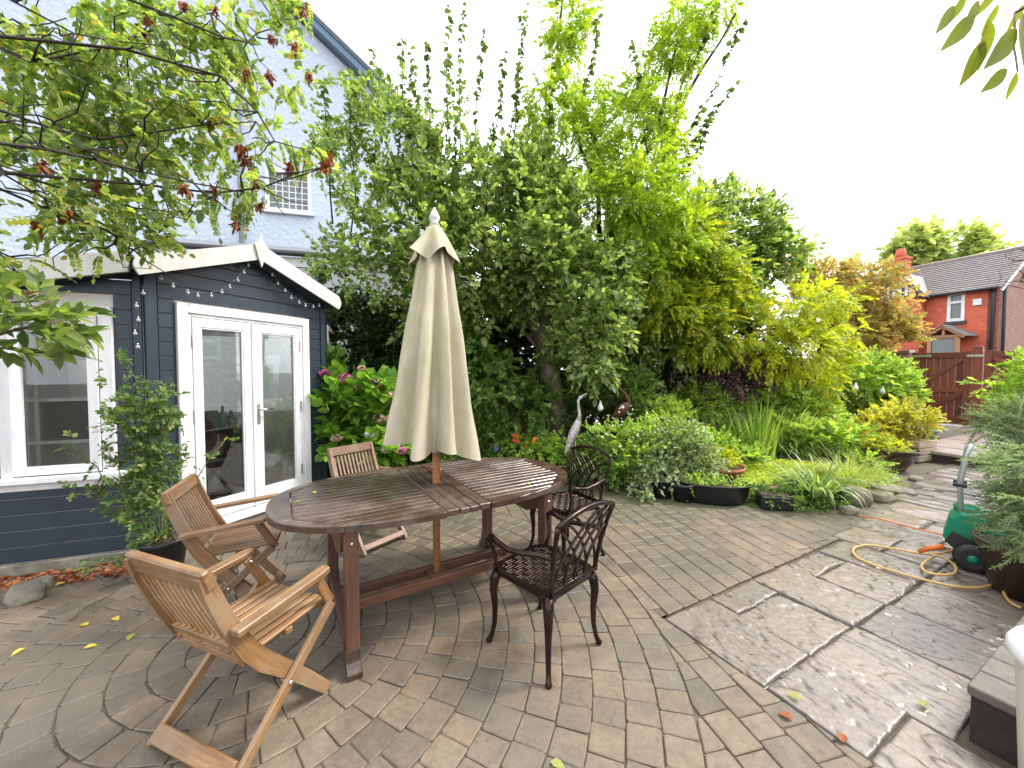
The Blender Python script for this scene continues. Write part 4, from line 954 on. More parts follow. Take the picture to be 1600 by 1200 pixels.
# ---- red house across the road
K = Vector((752 / 600 * 20, 20, 0)); fd = Vector((-.36, .933, 0)); gdr = Vector((.933, .36, 0)); MF = frame(K, -fd, (-fd).cross(UP)); FN = (-fd).cross(UP); MFi = MF.inverted(); MR = frame(K, gdr, gdr.cross(UP))
def fp(px, py, off=0.0): q = MFi @ on_plane(px, py, K, FN, off); return (q.x, q.y)
EZ = fp(1552, 449)[1]; LEN = 8.2; RZ_ = EZ + 2.35
rh = thing('red_house', 'red painted brick house with grey tiled roof beyond the gate', 'house', K)
wa, wb = fp(1481, 459), fp(1507, 501); m = MB()
for s0, s1, z0, z1 in ((-LEN, wa[0], 0, EZ), (wb[0], 0, 0, EZ), (wa[0], wb[0], 0, wb[1]), (wa[0], wb[0], wa[1], EZ)): m.box(MF @ Vector(((s0 + s1) / 2, (z0 + z1) / 2, -.15)), (s1 - s0, z1 - z0, .3), MF.to_3x3())
m.build('wall', MATS['red_brick'], rh, True)
m = MB(); m.prism([(.0, 0), (7.0, 0), (7.0, EZ), (3.5, RZ_), (.0, EZ)], -.3, .0, 0, MR); m.prism([(6.0, 0), (12.0, 0), (12.0, EZ + 1.2), (6.0, EZ + 1.2)], -.5, .6, 0, MR); m.build('gable_wall', MATS['brown_brick'], rh, True)
# roof as overlapping courses
nc = 17
rf = None
for k in range(nc):
    def rp(u): return (gdr * (-.35 + 3.85 * u), EZ - .12 + (RZ_ - EZ + .2) * u)
    (v0, h0), (v1, h1) = rp(k / nc), rp((k + 1.15) / nc); m = MB()
    A_, B_ = K - fd * .25, K + fd * (LEN + .2)
    sheet([A_ + v0 + UP * (h0 + .10), B_ + v0 + UP * (h0 + .10), B_ + v1 + UP * (h1 + .03), A_ + v1 + UP * (h1 + .03)][::-1], .035); o = m.build('roof' if rf is None else 'roof_course', MATS['roof_tiles'], rf or rh, True); rf = rf or o
m = MB(); A_ = K - fd * .25; sheet([A_ + gdr * 3.5 + UP * (RZ_ + .08), K + fd * (LEN + .2) + gdr * 3.5 + UP * (RZ_ + .08), K + fd * (LEN + .2) + gdr * 7.3 + UP * (EZ - .1), A_ + gdr * 7.3 + UP * (EZ - .1)]); m.build('roof_back', MATS['roof_tiles'], rf, True)
m = MB(); m.tube([A_ + gdr * 3.5 + UP * (RZ_ + .12), K + fd * (LEN + .2) + gdr * 3.5 + UP * (RZ_ + .12)], .12, 8); m.build('ridge_tiles', MATS['terrace_stone'], rf, True)
m = MB(); m.tube([K - fd * .2 + FN * .42 + UP * (EZ - .06), K + fd * LEN + FN * .42 + UP * (EZ - .06)], .08, 8); m.build('gutter', MATS['dark_gutter'], rh, True)
sprism(MR, [(-.42, EZ - .22), (-.30, EZ - .28), (3.5, RZ_ + .0), (3.5, RZ_ + .12)], .25, .3, 'verge_board', WHITE, rh)
for x, y in ((1553, 455), ): s0 = fp(x, y)[0]; m = MB(); m.tube([MF @ Vector((-.12, EZ - .1, .1)), MF @ Vector((-.12, EZ - .5, .06)), MF @ Vector((-.12, 0, .06))], .06, 8); m.build('downpipe', MATS['dark_gutter'], rh, True)
m = MB(); m.tube([MR @ Vector((.9, EZ + .5, .1)), MR @ Vector((.55, EZ - .1, .1)), MR @ Vector((.55, 0, .1))], .07, 8); m.build('downpipe', MATS['dark_gutter'], rh, True)
fbx = lambda s0, s1, z0, z1, o0, o1, n, mt, p=rh: sbox(MF, s0, s1, z0, z1, o0, o1, n, mt, p, .01)
w = fbx(wa[0], wa[0] + .14, wb[1], wa[1], -.1, .05, 'window', WHITE); fbx(wb[0] - .14, wb[0], wb[1], wa[1], -.1, .05, 'jamb', WHITE, w); fbx(wa[0] + .14, wb[0] - .14, wa[1] - .14, wa[1], -.1, .05, 'head', WHITE, w); fbx(wa[0] + .14, wb[0] - .14, wb[1], wb[1] + .16, -.1, .05, 'rail', WHITE, w); fbx(wa[0] + .14, wb[0] - .14, wa[1] - .6, wa[1] - .46, -.1, .049, 'transom', WHITE, w); fbx(wa[0] - .08, wb[0] + .08, wb[1] - .16, wb[1] - .005, -.05, .12, 'sill', MATS['dark_gutter'], w); fbx(wa[0] + .14, wb[0] - .14, wb[1] + .16, wa[1] - .14, -.06, -.05, 'pane', MATS['dull_pane'], w)
x, zz = fp(1528, 472); fbx(x - .16, x + .16, zz - .17, zz + .17, .0, .1, 'alarm_box', WHITE)
# timbered wing gable
tw = thing('timbered_gable', 'black and white timbered gable wing of the red house behind the maple', 'gable', K + fd * (LEN - 1)); s0, s1 = fp(1375, 470)[0], fp(1452, 462)[0]; zb_ = fp(1440, 466)[1]; sm = (s0 + s1) / 2; zt_ = zb_ + 1.45
sprism(MF, [(s0, zb_), (s1, zb_), (sm, zt_)], .5, .7, 'plaster', WHITE, tw); sbox(MF, s0 + .1, s1 - .1, 0, zb_, .3, .65, 'wall', MATS['red_brick'], tw); sbox(MF, s0, s1, zb_ - .02, zb_ + .16, .702, .76, 'tie_beam', MATS['dark_gutter'], tw, .01)
for k in range(1, 8):
    x = s0 + (s1 - s0) * k / 8; hh = 1.45 * (1 - abs(x - sm) / (s1 - s0) * 2); sbox(MF, x - .06, x + .06, zb_ + .161, zb_ + max(.2, hh), .702, .75, 'stud', MATS['dark_gutter'], tw, .005)
for p, q in (((s0 - .2, zb_ - .1), (sm, zt_ + .1)), ((s1 + .2, zb_ - .1), (sm, zt_ + .1))):
    m = MB(); m.beam(MF @ Vector((*p, .85)), MF @ Vector((*q, .85)), .2, .06, FN, .01); m.build('bargeboard', MATS['dark_gutter'], tw, True)
    m = MB(); sheet([MF @ Vector((p[0], p[1] + .06, .95)), MF @ Vector((q[0], q[1] + .06, .95)), MF @ Vector((q[0], q[1] + .06, -3.0)), MF @ Vector((p[0], p[1] + .06, -.4))], .05); m.build('roof', MATS['roof_tiles'], tw, True)
# chimney
cs = fp(1386, 440)[0]; ch = thing('chimney_stack', 'red brick chimney stack with pots left of the grey roof', 'chimney', MF @ Vector((cs, 6, -1.5))); sbox(MF, cs - .34, cs + .34, EZ - 1, RZ_ + .35, -1.8, -1.2, 'stack', MATS['red_brick'], ch, .01); sbox(MF, cs - .40, cs + .40, RZ_ + .35, RZ_ + .5, -1.86, -1.14, 'corbel', MATS['red_brick'], ch, .02)
m = MB(); m.lathe([(.22, 0), (.26, .2), (.2, .55), (.18, .57)], MF @ Vector((cs - .05, RZ_ + .5, -1.5)), 14); m.build('chimney_pot', MATS['red_brick'], ch, True)
ch2 = thing('chimney_stack', 'short buff chimney behind the grey roof ridge', 'chimney', MF @ Vector((-6.0, 7, -4.5))); sbox(MF, -6.3, -5.7, EZ, RZ_ + .5, -4.8, -4.2, 'stack', MATS['porch_oak'], ch2, .01); m = MB(); m.lathe([(.2, 0), (.24, .3), (.2, .45)], MF @ Vector((-6.0, RZ_ + .5, -4.5)), 12); m.build('chimney_pot', MATS['porch_oak'], ch2, True)
# porch
po = thing('porch', 'small oak gabled porch on the red house', 'porch', MF @ Vector((fp(1490, 530)[0], 0, .7))); p0, p1 = fp(1449, 526, 1.4)[0], fp(1500, 526, 1.4)[0]; pz = fp(1475, 529, 1.4)[1]; pm = (p0 + p1) / 2; ptz = fp(1475, 510, 1.4)[1]
for x in (p0 + .1, p1 - .1): sbox(MF, x - .08, x + .08, 0, pz, 1.3, 1.46, 'post', MATS['porch_oak'], po, .01)
sbox(MF, p0, p1, pz, pz + .18, 1.28, 1.46, 'beam', MATS['porch_oak'], po, .01); sbox(MF, pm - .06, pm + .06, pz + .181, ptz - .05, 1.3, 1.42, 'king_post', MATS['porch_oak'], po, .01); sbox(MF, p0 + .2, p1 - .2, 1.0, pz - .01, 1.32, 1.4, 'glazing', MATS['dull_pane'], po, .01); sbox(MF, p0 + .1, p1 - .1, 0, 1.0, 1.28, 1.44, 'plinth', MATS['porch_oak'], po, .01)
for a, b in (((p0 - .2, pz + .05), (pm, ptz)), ((p1 + .2, pz + .05), (pm, ptz))):
    m = MB(); m.beam(MF @ Vector((*a, 1.5)), MF @ Vector((*b, 1.5)), .16, .06, FN, .01); m.build('rafter', MATS['porch_oak'], po, True); m = MB(); sheet([MF @ Vector((a[0], a[1] + .1, 1.6)), MF @ Vector((b[0], b[1] + .1, 1.6)), MF @ Vector((b[0], b[1] + .1, .01)), MF @ Vector((a[0], a[1] + .1, .01))], .05); m.build('roof', MATS['roof_tiles'], po, True)
# the home the picture is taken from, right of the patio (mirrored in the door glass)
hh_ = thing('brick_home', 'brown brick home wall with white window right of the patio', 'house', (6.4, 1, 0)); MO = frame(Vector((6.4, 4.2, 0)), Vector((0, -1, 0)), Vector((-1, 0, 0)))
sbox(MO, 0, 9, 0, 4.3, -.3, 0, 'wall', MATS['brown_brick'], hh_); w = sbox(MO, .35, 2.0, 1.75, 2.75, .001, .06, 'window', WHITE, hh_)
for i in range(3):
    for j in range(2): sbox(MO, .43 + i * .52, .86 + i * .52, 1.83 + j * .46, 2.2 + j * .46, .061, .065, 'pane', MATS['dull_pane'], w, 0)
# ================================================================== VEGETATION TOOLS
G1_ = [(0, (.028, .055, .016)), (.5, (.065, .115, .03)), (1, (.12, .18, .05))]
leaf('leaf_apple', [(0, (.06, .10, .032)), (.4, (.13, .19, .06)), (.8, (.22, .29, .11)), (1, (.36, .41, .2))], .42)
leaf('leaf_shoot', [(0, (.04, .07, .028)), (.6, (.09, .14, .045)), (1, (.17, .2, .06))], .35)
leaf('leaf_wisteria', [(0, (.10, .17, .025)), (.5, (.19, .29, .035)), (1, (.33, .40, .06))], .45, (1.5, 1.45, .5))
leaf('leaf_yellow', [(0, (.17, .24, .025)), (.5, (.30, .38, .035)), (.9, (.44, .47, .06)), (1, (.35, .16, .03))], .45, (1.4, 1.35, .45))
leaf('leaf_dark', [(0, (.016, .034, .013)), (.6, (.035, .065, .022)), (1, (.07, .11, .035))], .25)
leaf('leaf_mid', [(0, (.04, .085, .025)), (.5, (.085, .15, .035)), (1, (.16, .23, .06))], .35)
leaf('leaf_lime', [(0, (.12, .21, .035)), (.5, (.22, .33, .06)), (1, (.38, .45, .14))], .42)
leaf('leaf_grey', [(0, (.10, .15, .075)), (.5, (.19, .25, .13)), (1, (.36, .40, .26))], .3)
leaf('leaf_pale', [(0, (.20, .25, .10)), (.5, (.30, .36, .16)), (1, (.40, .42, .22))], .4)
leaf('leaf_maple', [(0, (.20, .20, .07)), (.35, (.33, .30, .12)), (.6, (.29, .32, .10)), (.85, (.38, .24, .10)), (1, (.40, .19, .09))], .4, (1.3, 1.15, .6))
leaf('leaf_robinia', [(0, (.09, .14, .05)), (.4, (.17, .24, .075)), (.8, (.28, .35, .12)), (.95, (.40, .40, .12)), (1, (.34, .18, .06))], .5)
leaf('leaf_large', [(0, (.07, .115, .05)), (.5, (.13, .19, .075)), (.8, (.21, .28, .09)), (1, (.30, .34, .12))], .5)
leaf('leaf_hydrangea', [(0, (.06, .14, .025)), (.5, (.13, .26, .04)), (1, (.25, .40, .08))], .4)
leaf('leaf_rose', [(0, (.045, .09, .03)), (.5, (.09, .155, .05)), (.9, (.15, .21, .07)), (1, (.28, .24, .08))], .35)
leaf('leaf_conifer', [(0, (.09, .14, .08)), (.5, (.17, .23, .15)), (.85, (.28, .33, .25)), (1, (.25, .38, .09))], .25)
leaf('leaf_blade', [(0, (.07, .14, .025)), (.5, (.13, .23, .04)), (1, (.26, .33, .09))], .4)
leaf('leaf_straw', [(0, (.15, .21, .05)), (.5, (.26, .31, .09)), (1, (.42, .42, .18))], .42)
leaf('leaf_bush_yellow', [(0, (.19, .23, .035)), (.5, (.34, .37, .06)), (.85, (.45, .42, .09)), (1, (.48, .26, .12))], .4, (1.3, 1.25, .5))
leaf('leaf_purple', [(0, (.05, .03, .045)), (.6, (.12, .07, .09)), (1, (.2, .13, .14))], .25, (1.2, .9, 1.0))
leaf('leaf_strap', [(0, (.11, .19, .06)), (.6, (.2, .3, .1)), (.85, (.45, .5, .3)), (1, (.6, .62, .45))], .35)
leaf('seed_brown', [(0, (.10, .028, .014)), (.5, (.20, .06, .025)), (1, (.30, .12, .04))], .2, (1.2, .8, .6))
leaf('leaf_backlit', [(0, (.13, .18, .035)), (.5, (.2, .25, .045)), (1, (.26, .24, .05))], .5, (1.3, 1.3, .5))
leaf('petal_pink', [(0, (.70, .12, .38)), (1, (.85, .36, .60))], .3, (1, .8, .9), .6, .1)
leaf('petal_dusky', [(0, (.74, .44, .42)), (.5, (.80, .60, .47)), (1, (.82, .72, .52))], .3, (1, .9, .8), .6, .1)
leaf('petal_white', [(0, (.70, .70, .64)), (1, (.82, .82, .78))], .3, (1, 1, 1), .6, .05)
leaf('petal_red', [(0, (.60, .02, .012)), (1, (.78, .09, .02))], .3, (1, .8, .6), .5, .1)
leaf('petal_orange', [(0, (.70, .15, .01)), (1, (.85, .28, .03))], .3, (1, .9, .6), .5, .1)
leaf('petal_blue', [(0, (.12, .07, .45)), (1, (.25, .17, .62))], .3, (1, 1, 1), .5, .1)
leaf('petal_yellow', [(0, (.70, .5, .05)), (1, (.8, .65, .15))], .3, (1, 1, .6), .5, .1)
def m_bark(name, c0, c1, c2):
    t = NT(name); v = t.coords('Object', (1, 1, .3)); n = t.noise(9, 8, .72, v, .8); t.col(t.ramp(n.outputs[0], [(.3, c0), (.5, c1), (.75, c2)])); t.rough(.85); t.bump(t.noise(26, 6, .7, v, .6).outputs[0], .9, .02); return t.m
m_bark('bark', (.06, .045, .035), (.16, .12, .09), (.34, .28, .22)); m_bark('bark_dark', (.012, .009, .007), (.03, .022, .017), (.06, .045, .035)); m_bark('green_stem', (.07, .09, .03), (.13, .15, .05), (.2, .2, .08)); m_bark('purple_twig', (.05, .025, .03), (.1, .05, .055), (.16, .09, .09))

def leaf_t(L=1.0, w=.28, fold=.10, curl=-.08):
    V = np.array([(0, 0, 0), (.3, -w, fold), (.68, -w * .8, fold * .8 + curl * .4), (1, 0, curl), (.68, w * .8, fold * .8 + curl * .4), (.3, w, fold)], float) * L
    return V, np.array([(0, 1, 2, 3), (0, 3, 4, 5)])
def rot_to(d, roll=0.0):
    d = Vector(d).normalized(); a = Vector((0, 0, 1)) if abs(d.z) < .95 else Vector((1, 0, 0)); y = a.cross(d).normalized(); z = d.cross(y)
    M = np.array((d, y, z)).T; c, s = math.cos(roll), math.sin(roll); return M @ np.array(((1, 0, 0), (0, c, -s), (0, s, c)))
def join(parts):
    Vs, Fs, n = [], [], 0
    for V, F in parts: Vs.append(V); Fs.append(F + n); n += len(V)
    return np.vstack(Vs), np.vstack(Fs)
def stem_t(pts, w=.004):
    pts = np.array(pts, float); d = np.gradient(pts, axis=0); s = np.cross(d, (0.1, .2, 1.0)); s /= np.linalg.norm(s, axis=1)[:, None] + 1e-9
    n = len(pts); V = np.vstack([pts - s * w / 2, pts + s * w / 2]); F = np.array([(i, i + 1, n + i + 1, n + i) for i in range(n - 1)]); return V, F
def sprig_t(n, L, ll, lw, spread=.9, droop=.15, seed=0, tip=True, fold=.1, stem=.004):
    r = random.Random(seed); P = lambda t: np.array((L * t, .06 * L * math.sin(5 * t + seed), -droop * L * t * t)); parts = [stem_t([P(t) for t in np.linspace(0, 1, 4)], stem)]
    for i in range(n):
        t = .12 + .88 * (i + r.random() * .5) / n; ang = r.uniform(.5, 1.3) * spread * (1 if i % 2 else -1); el = r.uniform(-.5, .6); d = (math.cos(ang) * math.cos(el), math.sin(ang) * math.cos(el), math.sin(el))
        V, F = leaf_t(ll * r.uniform(.65, 1.15), lw * r.uniform(.85, 1.15), fold); parts.append((V @ rot_to(d, r.uniform(-.9, .9)).T + P(t), F))
    if tip: V, F = leaf_t(ll, lw, fold); parts.append((V + P(1), F))
    return join(parts)
def pinnate_t(np_, L, ll, lw, droop=.35, seed=0):
    r = random.Random(seed); P = lambda t: np.array((L * t, .05 * L * math.sin(4 * t + seed), -droop * L * t * t)); parts = [stem_t([P(t) for t in np.linspace(0, 1, 5)], L * .012)]
    for i in range(np_):
        t = .2 + .75 * i / np_
        for s in (-1, 1):
            d = (.45, s * 1.0, -.25 - droop * t + r.uniform(-.2, .2)); V, F = leaf_t(ll * r.uniform(.8, 1.1) * (1 - .3 * abs(t - .55)), lw, .06); parts.append((V @ rot_to(d, r.uniform(-.4, .4)).T + P(t), F))
    V, F = leaf_t(ll, lw, .06); parts.append((V @ rot_to((1, 0, -droop)).T + P(.97), F)); return join(parts)
def stamp(tmpl, P, D, S, roll=None, upn=None):
    """place copies of the templates: positions P, directions D, scales S"""
    n = len(P); D = D / (np.linalg.norm(D, axis=1)[:, None] + 1e-9); a = np.tile((0., 0., 1.), (n, 1)); bad = np.abs(D[:, 2]) > .97; a[bad] = (1, 0, 0)
    Y = np.cross(a, D); Y /= np.linalg.norm(Y, axis=1)[:, None]; Z = np.cross(D, Y); roll = rng.normal(0, .5, n) if roll is None else roll
    c, s = np.cos(roll)[:, None], np.sin(roll)[:, None]; Y2, Z2 = Y * c + Z * s, Z * c - Y * s
    which = rng.integers(0, len(tmpl), n); parts = []
    for k, (V, F) in enumerate(tmpl):
        i = np.where(which == k)[0]
        if not len(i): continue
        W = (V[None, :, 0:1] * D[i][:, None] + V[None, :, 1:2] * Y2[i][:, None] + V[None, :, 2:3] * Z2[i][:, None]) * S[i][:, None, None] + P[i][:, None]
        parts.append((W.reshape(-1, 3), (F[None] + (np.arange(len(i)) * len(V))[:, None, None]).reshape(-1, F.shape[1])))
    return join(parts)
def blob(px, py, Y, rx, ry, rd=None):
    c = at(px, py, Y); return (np.array(c), np.array((rx / CAM_F * Y, (rd if rd is not None else (rx + ry) / 2 / CAM_F * Y * .8), ry / CAM_F * Y)))
def crown_pts(blobs, n, shell=.45, gap=0.0, gf=1.5, seed=0.0):
    w = np.array([(b[1][0] * b[1][1] * b[1][2]) ** (2 / 3) for b in blobs]); w /= w.sum(); Ps, Os = [], []
    for (c, r), k in zip(blobs, w):
        m = max(4, int(n * k)); d = rng.normal(size=(m, 3)); d /= np.linalg.norm(d, axis=1)[:, None]; rad = shell + (1 - shell) * rng.random(m) ** .6; rad *= 1 + rng.normal(0, .09, m)
        Ps.append(c + d * r * rad[:, None]); Os.append(d)
    P, O = np.vstack(Ps), np.vstack(Os)
    if gap > -1:
        keep = np.array([noise.noise(Vector((p[0] * gf + seed, p[1] * gf, p[2] * gf))) > gap for p in P]); P, O = P[keep], O[keep]
    return P, O
def foliage(parent, blobs, n, tmpl, mat, scale=1.0, out=.8, up=.1, rand=.6, shell=.45, gap=-.25, gf=1.5, name='crown', kind=None, seed=0.0, floor=None):
    P, O = crown_pts(blobs, n, shell, gap, gf, seed)
    if floor is not None: k = P[:, 2] > floor; P, O = P[k], O[k]
    D = O * out + rng.normal(0, rand, P.shape) + np.array((0, 0, up)); S = scale * rng.uniform(.7, 1.2, len(P)); V, F = stamp(tmpl, P, D, S); o = np_mesh(name, V, F, mat, parent)
    if kind: o['kind'] = kind
    return o
def limb(m, p0, p1, r0, r1, wig=.06, n=7, rn=8):
    p0, p1 = Vector(p0), Vector(p1); L = (p1 - p0).length; s = random.random() * 50; pts = []; rr = []
    for i in range(n):
        t = i / (n - 1); q = p0.lerp(p1, t); k = math.sin(math.pi * t) * L * wig
        q = q + Vector((noise.noise(Vector((s, t * 2, 0))), noise.noise(Vector((s, t * 2, 9))), noise.noise(Vector((s, t * 2, 18))))) * k * 2.2; pts.append(q); rr.append(r0 + (r1 - r0) * t)
    m.tube(pts, rr, rn); return pts
def blades(n, base, rad, L, w, lean=.4, droop=.5, segs=6, sq=1.0, seed=0):
    """strap-leaved clump"""
    base = np.array(base); parts = []; r = np.random.default_rng(seed)
    for i in range(n):
        a = r.uniform(0, 6.283); b = base + np.array((math.cos(a), math.sin(a) * sq, 0)) * rad * r.random() ** .6; l = L * r.uniform(.55, 1.1); le = lean * r.uniform(.3, 1.3); dr = droop * r.uniform(.3, 1.4); az = a + r.normal(0, .5); h = np.array((math.cos(az), math.sin(az), 0)); sd = np.array((-math.sin(az), math.cos(az), 0)); p = b.copy(); th = math.pi / 2 - le; Vl = []
        for k in range(segs + 1):
            t = k / segs; ww = w * r.uniform(.9, 1.1) * (1 - t ** 2.2) * .5 + .0006; Vl += [p - sd * ww, p + sd * ww]; th -= dr * 1.6 / segs * (1 + t); p = p + (h * math.cos(th) + np.array((0, 0, 1)) * math.sin(th)) * l / segs
        V = np.array(Vl); F = np.array([(2 * k, 2 * k + 1, 2 * k + 3, 2 * k + 2) for k in range(segs)]); parts.append((V, F))
    return join(parts)
def flower_t(n=5, L=1.0, w=.42, cup=.35):
    parts = []
    for k in range(n):
        a = 2 * math.pi * k / n; V, F = leaf_t(L, w, .05, .1); parts.append((V @ rot_to((math.cos(a), math.sin(a), cup)).T, F))
    return join(parts)
FL5 = flower_t(5, .5); FL4 = flower_t(4, .5, .5, .2)
def flowers(parent, P, size, mat, name='flower', tmpl=None):
    P = np.array(P, float).reshape(-1, 3); D = rng.normal(0, .35, P.shape) + np.array((0, -.5, .8)); X = np.cross(D, (1, .3, 0)); S = size * rng.uniform(.75, 1.25, len(P)); r_ = rng.normal(0, .4, len(P))
    if len(P) <= 12:
        for k in range(len(P)): V, F = stamp([tmpl or FL5], P[k:k + 1], X[k:k + 1], S[k:k + 1], roll=r_[k:k + 1]); np_mesh(name, V, F, mat, parent)
        return
    V, F = stamp([tmpl or FL5], P, X, S, roll=r_); o = np_mesh('small_flowers', V, F, mat, parent); o['kind'] = 'stuff'; return o
def stems(parent, base, P, mat, r=.004, name='stem', k=1):
    m = MB(); base = Vector(base)
    for p in P: limb(m, base + Vector((random.gauss(0, .05), random.gauss(0, .05), 0)), p, r, r * .5, .1, 6, 5)
    return m.build(name, mat, parent, True)
SPR_S = [sprig_t(9, .16, .055, .30, seed=i) for i in range(5)]           # small-leaved sprigs
SPR_A = [sprig_t(8, .20, .075, .33, seed=10 + i) for i in range(5)]      # apple
SPR_L = [sprig_t(6, .22, .12, .34, seed=20 + i) for i in range(5)]       # large leaf
PIN_W = [pinnate_t(6, .26, .075, .24, .35, 30 + i) for i in range(5)]    # wisteria
PIN_R = [pinnate_t(7, .20, .045, .36, .4, 40 + i) for i in range(5)]     # robinia
SPR_T = [sprig_t(10, .09, .02, .4, seed=50 + i, stem=.002) for i in range(4)]        # tiny
LANCE = [sprig_t(9, .16, .085, .16, seed=60 + i) for i in range(4)]
# ================================================================== TREES
def tree(name, label, base, cat='tree'): return thing(name, label, cat, base)
# ---- apple tree in the middle of the bed
ab = at(872, 640, 5.9); ab.z = 0; ap = tree('apple_tree', 'apple tree with dark leaning trunk behind the parasol', ab)
m = MB(); f0 = at(842, 520, 5.9); f1 = at(808, 462, 5.8)
m.tube([ab, at(868, 610, 5.9), at(850, 550, 5.9), f0, at(825, 487, 5.85), f1], [.15, .13, .115, .105, .095, .08], 12)
tips = [at(*p) for p in ((730, 350, 5.6), (640, 300, 5.4), (700, 250, 5.9), (800, 300, 6.0), (760, 380, 5.2), (560, 330, 5.2), (880, 380, 6.2), (690, 440, 5.2))]
for tp in tips:
    pts = limb(m, f1 if tp.x < f1.x + .3 else f0, tp, .05, .014, .12, 9)
    for k in range(3): limb(m, pts[4 + k], pts[4 + k] + Vector((random.gauss(0, .5), random.gauss(0, .4), random.uniform(.1, .7))), .014, .004, .15, 6, 5)
limb(m, f0, at(880, 400, 5.8), .06, .02, .1); limb(m, at(850, 550, 5.9), at(930, 520, 5.5), .04, .012, .15); limb(m, at(855, 560, 5.9), at(790, 500, 6.1), .04, .012, .15)
m.build('trunk', MATS['bark'], ap, True)
ab_ = [blob(800, 385, 5.7, 150, 95), blob(715, 420, 5.3, 95, 85), blob(885, 440, 5.6, 110, 85), blob(925, 520, 5.2, 62, 75, .4), blob(760, 310, 5.8, 120, 70), blob(655, 345, 5.4, 80, 85), blob(680, 480, 5.5, 55, 60), blob(855, 300, 5.9, 90, 60), blob(860, 375, 5.2, 60, 50), blob(790, 425, 5.2, 55, 30)]
foliage(ap, ab_, 4500, SPR_A, MATS['leaf_apple'], 1.15, .7, -.1, .6, .4, -.22, 1.6)
lb_ = [blob(565, 300, 5.2, 75, 110), blob(530, 200, 5.1, 40, 70, .4), blob(600, 200, 5.3, 60, 80), blob(545, 420, 5.0, 60, 70), blob(640, 210, 5.5, 60, 60), blob(690, 200, 5.6, 45, 70)]
foliage(ap, lb_, 1750, SPR_A, MATS['leaf_apple'], .85, .5, .1, .7, .25, .02, 2.2, 'outer_crown')
# whippy upright shoots
m = MB(); SP, SD = [], []
for (x0, y0, x1, y1, Y) in ((592, 250, 583, 75, 5.4), (618, 240, 628, 62, 5.5), (640, 235, 645, 110, 5.3), (690, 270, 702, 5, 5.6), (705, 260, 728, -20, 5.7), (742, 260, 757, 45, 5.6), (778, 250, 832, -20, 5.8), (795, 240, 815, 25, 5.7), (548, 290, 548, 105, 5.1), (520, 260, 505, 120, 5.0), (675, 250, 668, 60, 5.5), (760, 240, 790, 80, 5.5), (850, 200, 866, 100, 5.7), (720, 240, 700, 90, 5.4), (665, 220, 640, 70, 5.6)):
    pts = limb(m, at(x0, y0 + 90, Y), at(x1, y1, Y), .012, .003, .03, 12, 5)
    for i in range(2, 11):
        for k in range(8):
            t = random.random(); p = pts[i].lerp(pts[i + 1], t); a = random.random() * 6.28; SP.append(p); SD.append((math.cos(a), math.sin(a), random.uniform(-.9, .3)))
m.build('shoots', MATS['bark_dark'], ap, True)
V, F = stamp([leaf_t(.085, .38, .12), leaf_t(.07, .4, .12)], np.array(SP), np.array(SD), rng.uniform(.7, 1.2, len(SP))); np_mesh('shoot_leaves', V, F, MATS['leaf_shoot'], ap)
plain('apple_skin', (.26, .34, .07), .35, .3, 6)
for (x, y, Y) in ((786, 432, 5.0), (791, 426, 5.0), (838, 408, 4.95), (942, 466, 5.0), (944, 478, 5.05), (578, 475, 4.9), (660, 520, 5.0)): m = MB(); m.ball(at(x, y, Y), .033, 12, 8, (1, 1, .9)); m.build('apple', MATS['apple_skin'], ap, True)
# ---- wisteria climbing the tall tree to the right of it
wb_ = at(960, 640, 6.8); wb_.z = 0; wi = tree('wisteria_tree', 'bright yellow-green wisteria climbing tall bare limbs right of the apple tree', wb_)
m = MB(); j = at(950, 420, 6.6)
m.tube([wb_, at(965, 560, 6.8), j], [.12, .1, .08], 10)
for (x, y, Y) in ((880, -60, 6.2), (1060, 60, 6.2), (1000, 240, 6.0), (900, 180, 6.2), (1040, 330, 6.1), (1150, 20, 6.0)):
    pts = limb(m, j, at(x, y, Y), .06, .012, .06, 10)
m.build('trunk', MATS['bark_dark'], wi, True)
W_ = [blob(900, 240, 6.2, 95, 60), blob(965, 210, 6.3, 100, 65), blob(1010, 265, 6.1, 75, 70), blob(880, 120, 6.2, 26, 90, .3), blob(892, 30, 6.1, 26, 60, .3), blob(862, 175, 6.0, 45, 45), blob(1035, 130, 6.2, 34, 75, .35), blob(1062, 60, 6.2, 32, 60, .35), blob(1105, 10, 6.1, 45, 20, .3), blob(945, 330, 5.9, 105, 60), blob(1040, 355, 6.0, 60, 60), blob(1000, 300, 5.6, 70, 50), blob(1030, 420, 5.9, 70, 45), blob(1100, 420, 6.1, 50, 40)]
foliage(wi, W_, 3700, PIN_W, MATS['leaf_wisteria'], 1.0, .7, -.15, .6, .35, -.22, 1.5)
m = MB(); SP, SD = [], []
for (x0, y0, x1, y1) in ((1050, 250, 1165, 30), (1045, 190, 1130, -20), (1060, 290, 1150, 130), (1010, 240, 985, 60), (905, 200, 935, 20), (1050, 330, 1195, 310), (1050, 300, 1110, 180)):
    pts = limb(m, at(x0, y0, 6.2), at(x1, y1, 6.1), .01, .003, .05, 10, 5)
    for i in range(1, 9):
        for k in range(9):
            p = pts[i].lerp(pts[i + 1], random.random()); a = random.random() * 6.28; SP.append(p); SD.append((math.cos(a), math.sin(a), random.uniform(-1, .2)))
m.build('shoots', MATS['bark_dark'], wi, True); V, F = stamp([leaf_t(.10, .36, .12)], np.array(SP), np.array(SD), rng.uniform(.6, 1.15, len(SP))); np_mesh('shoot_leaves', V, F, MATS['leaf_shoot'], wi)
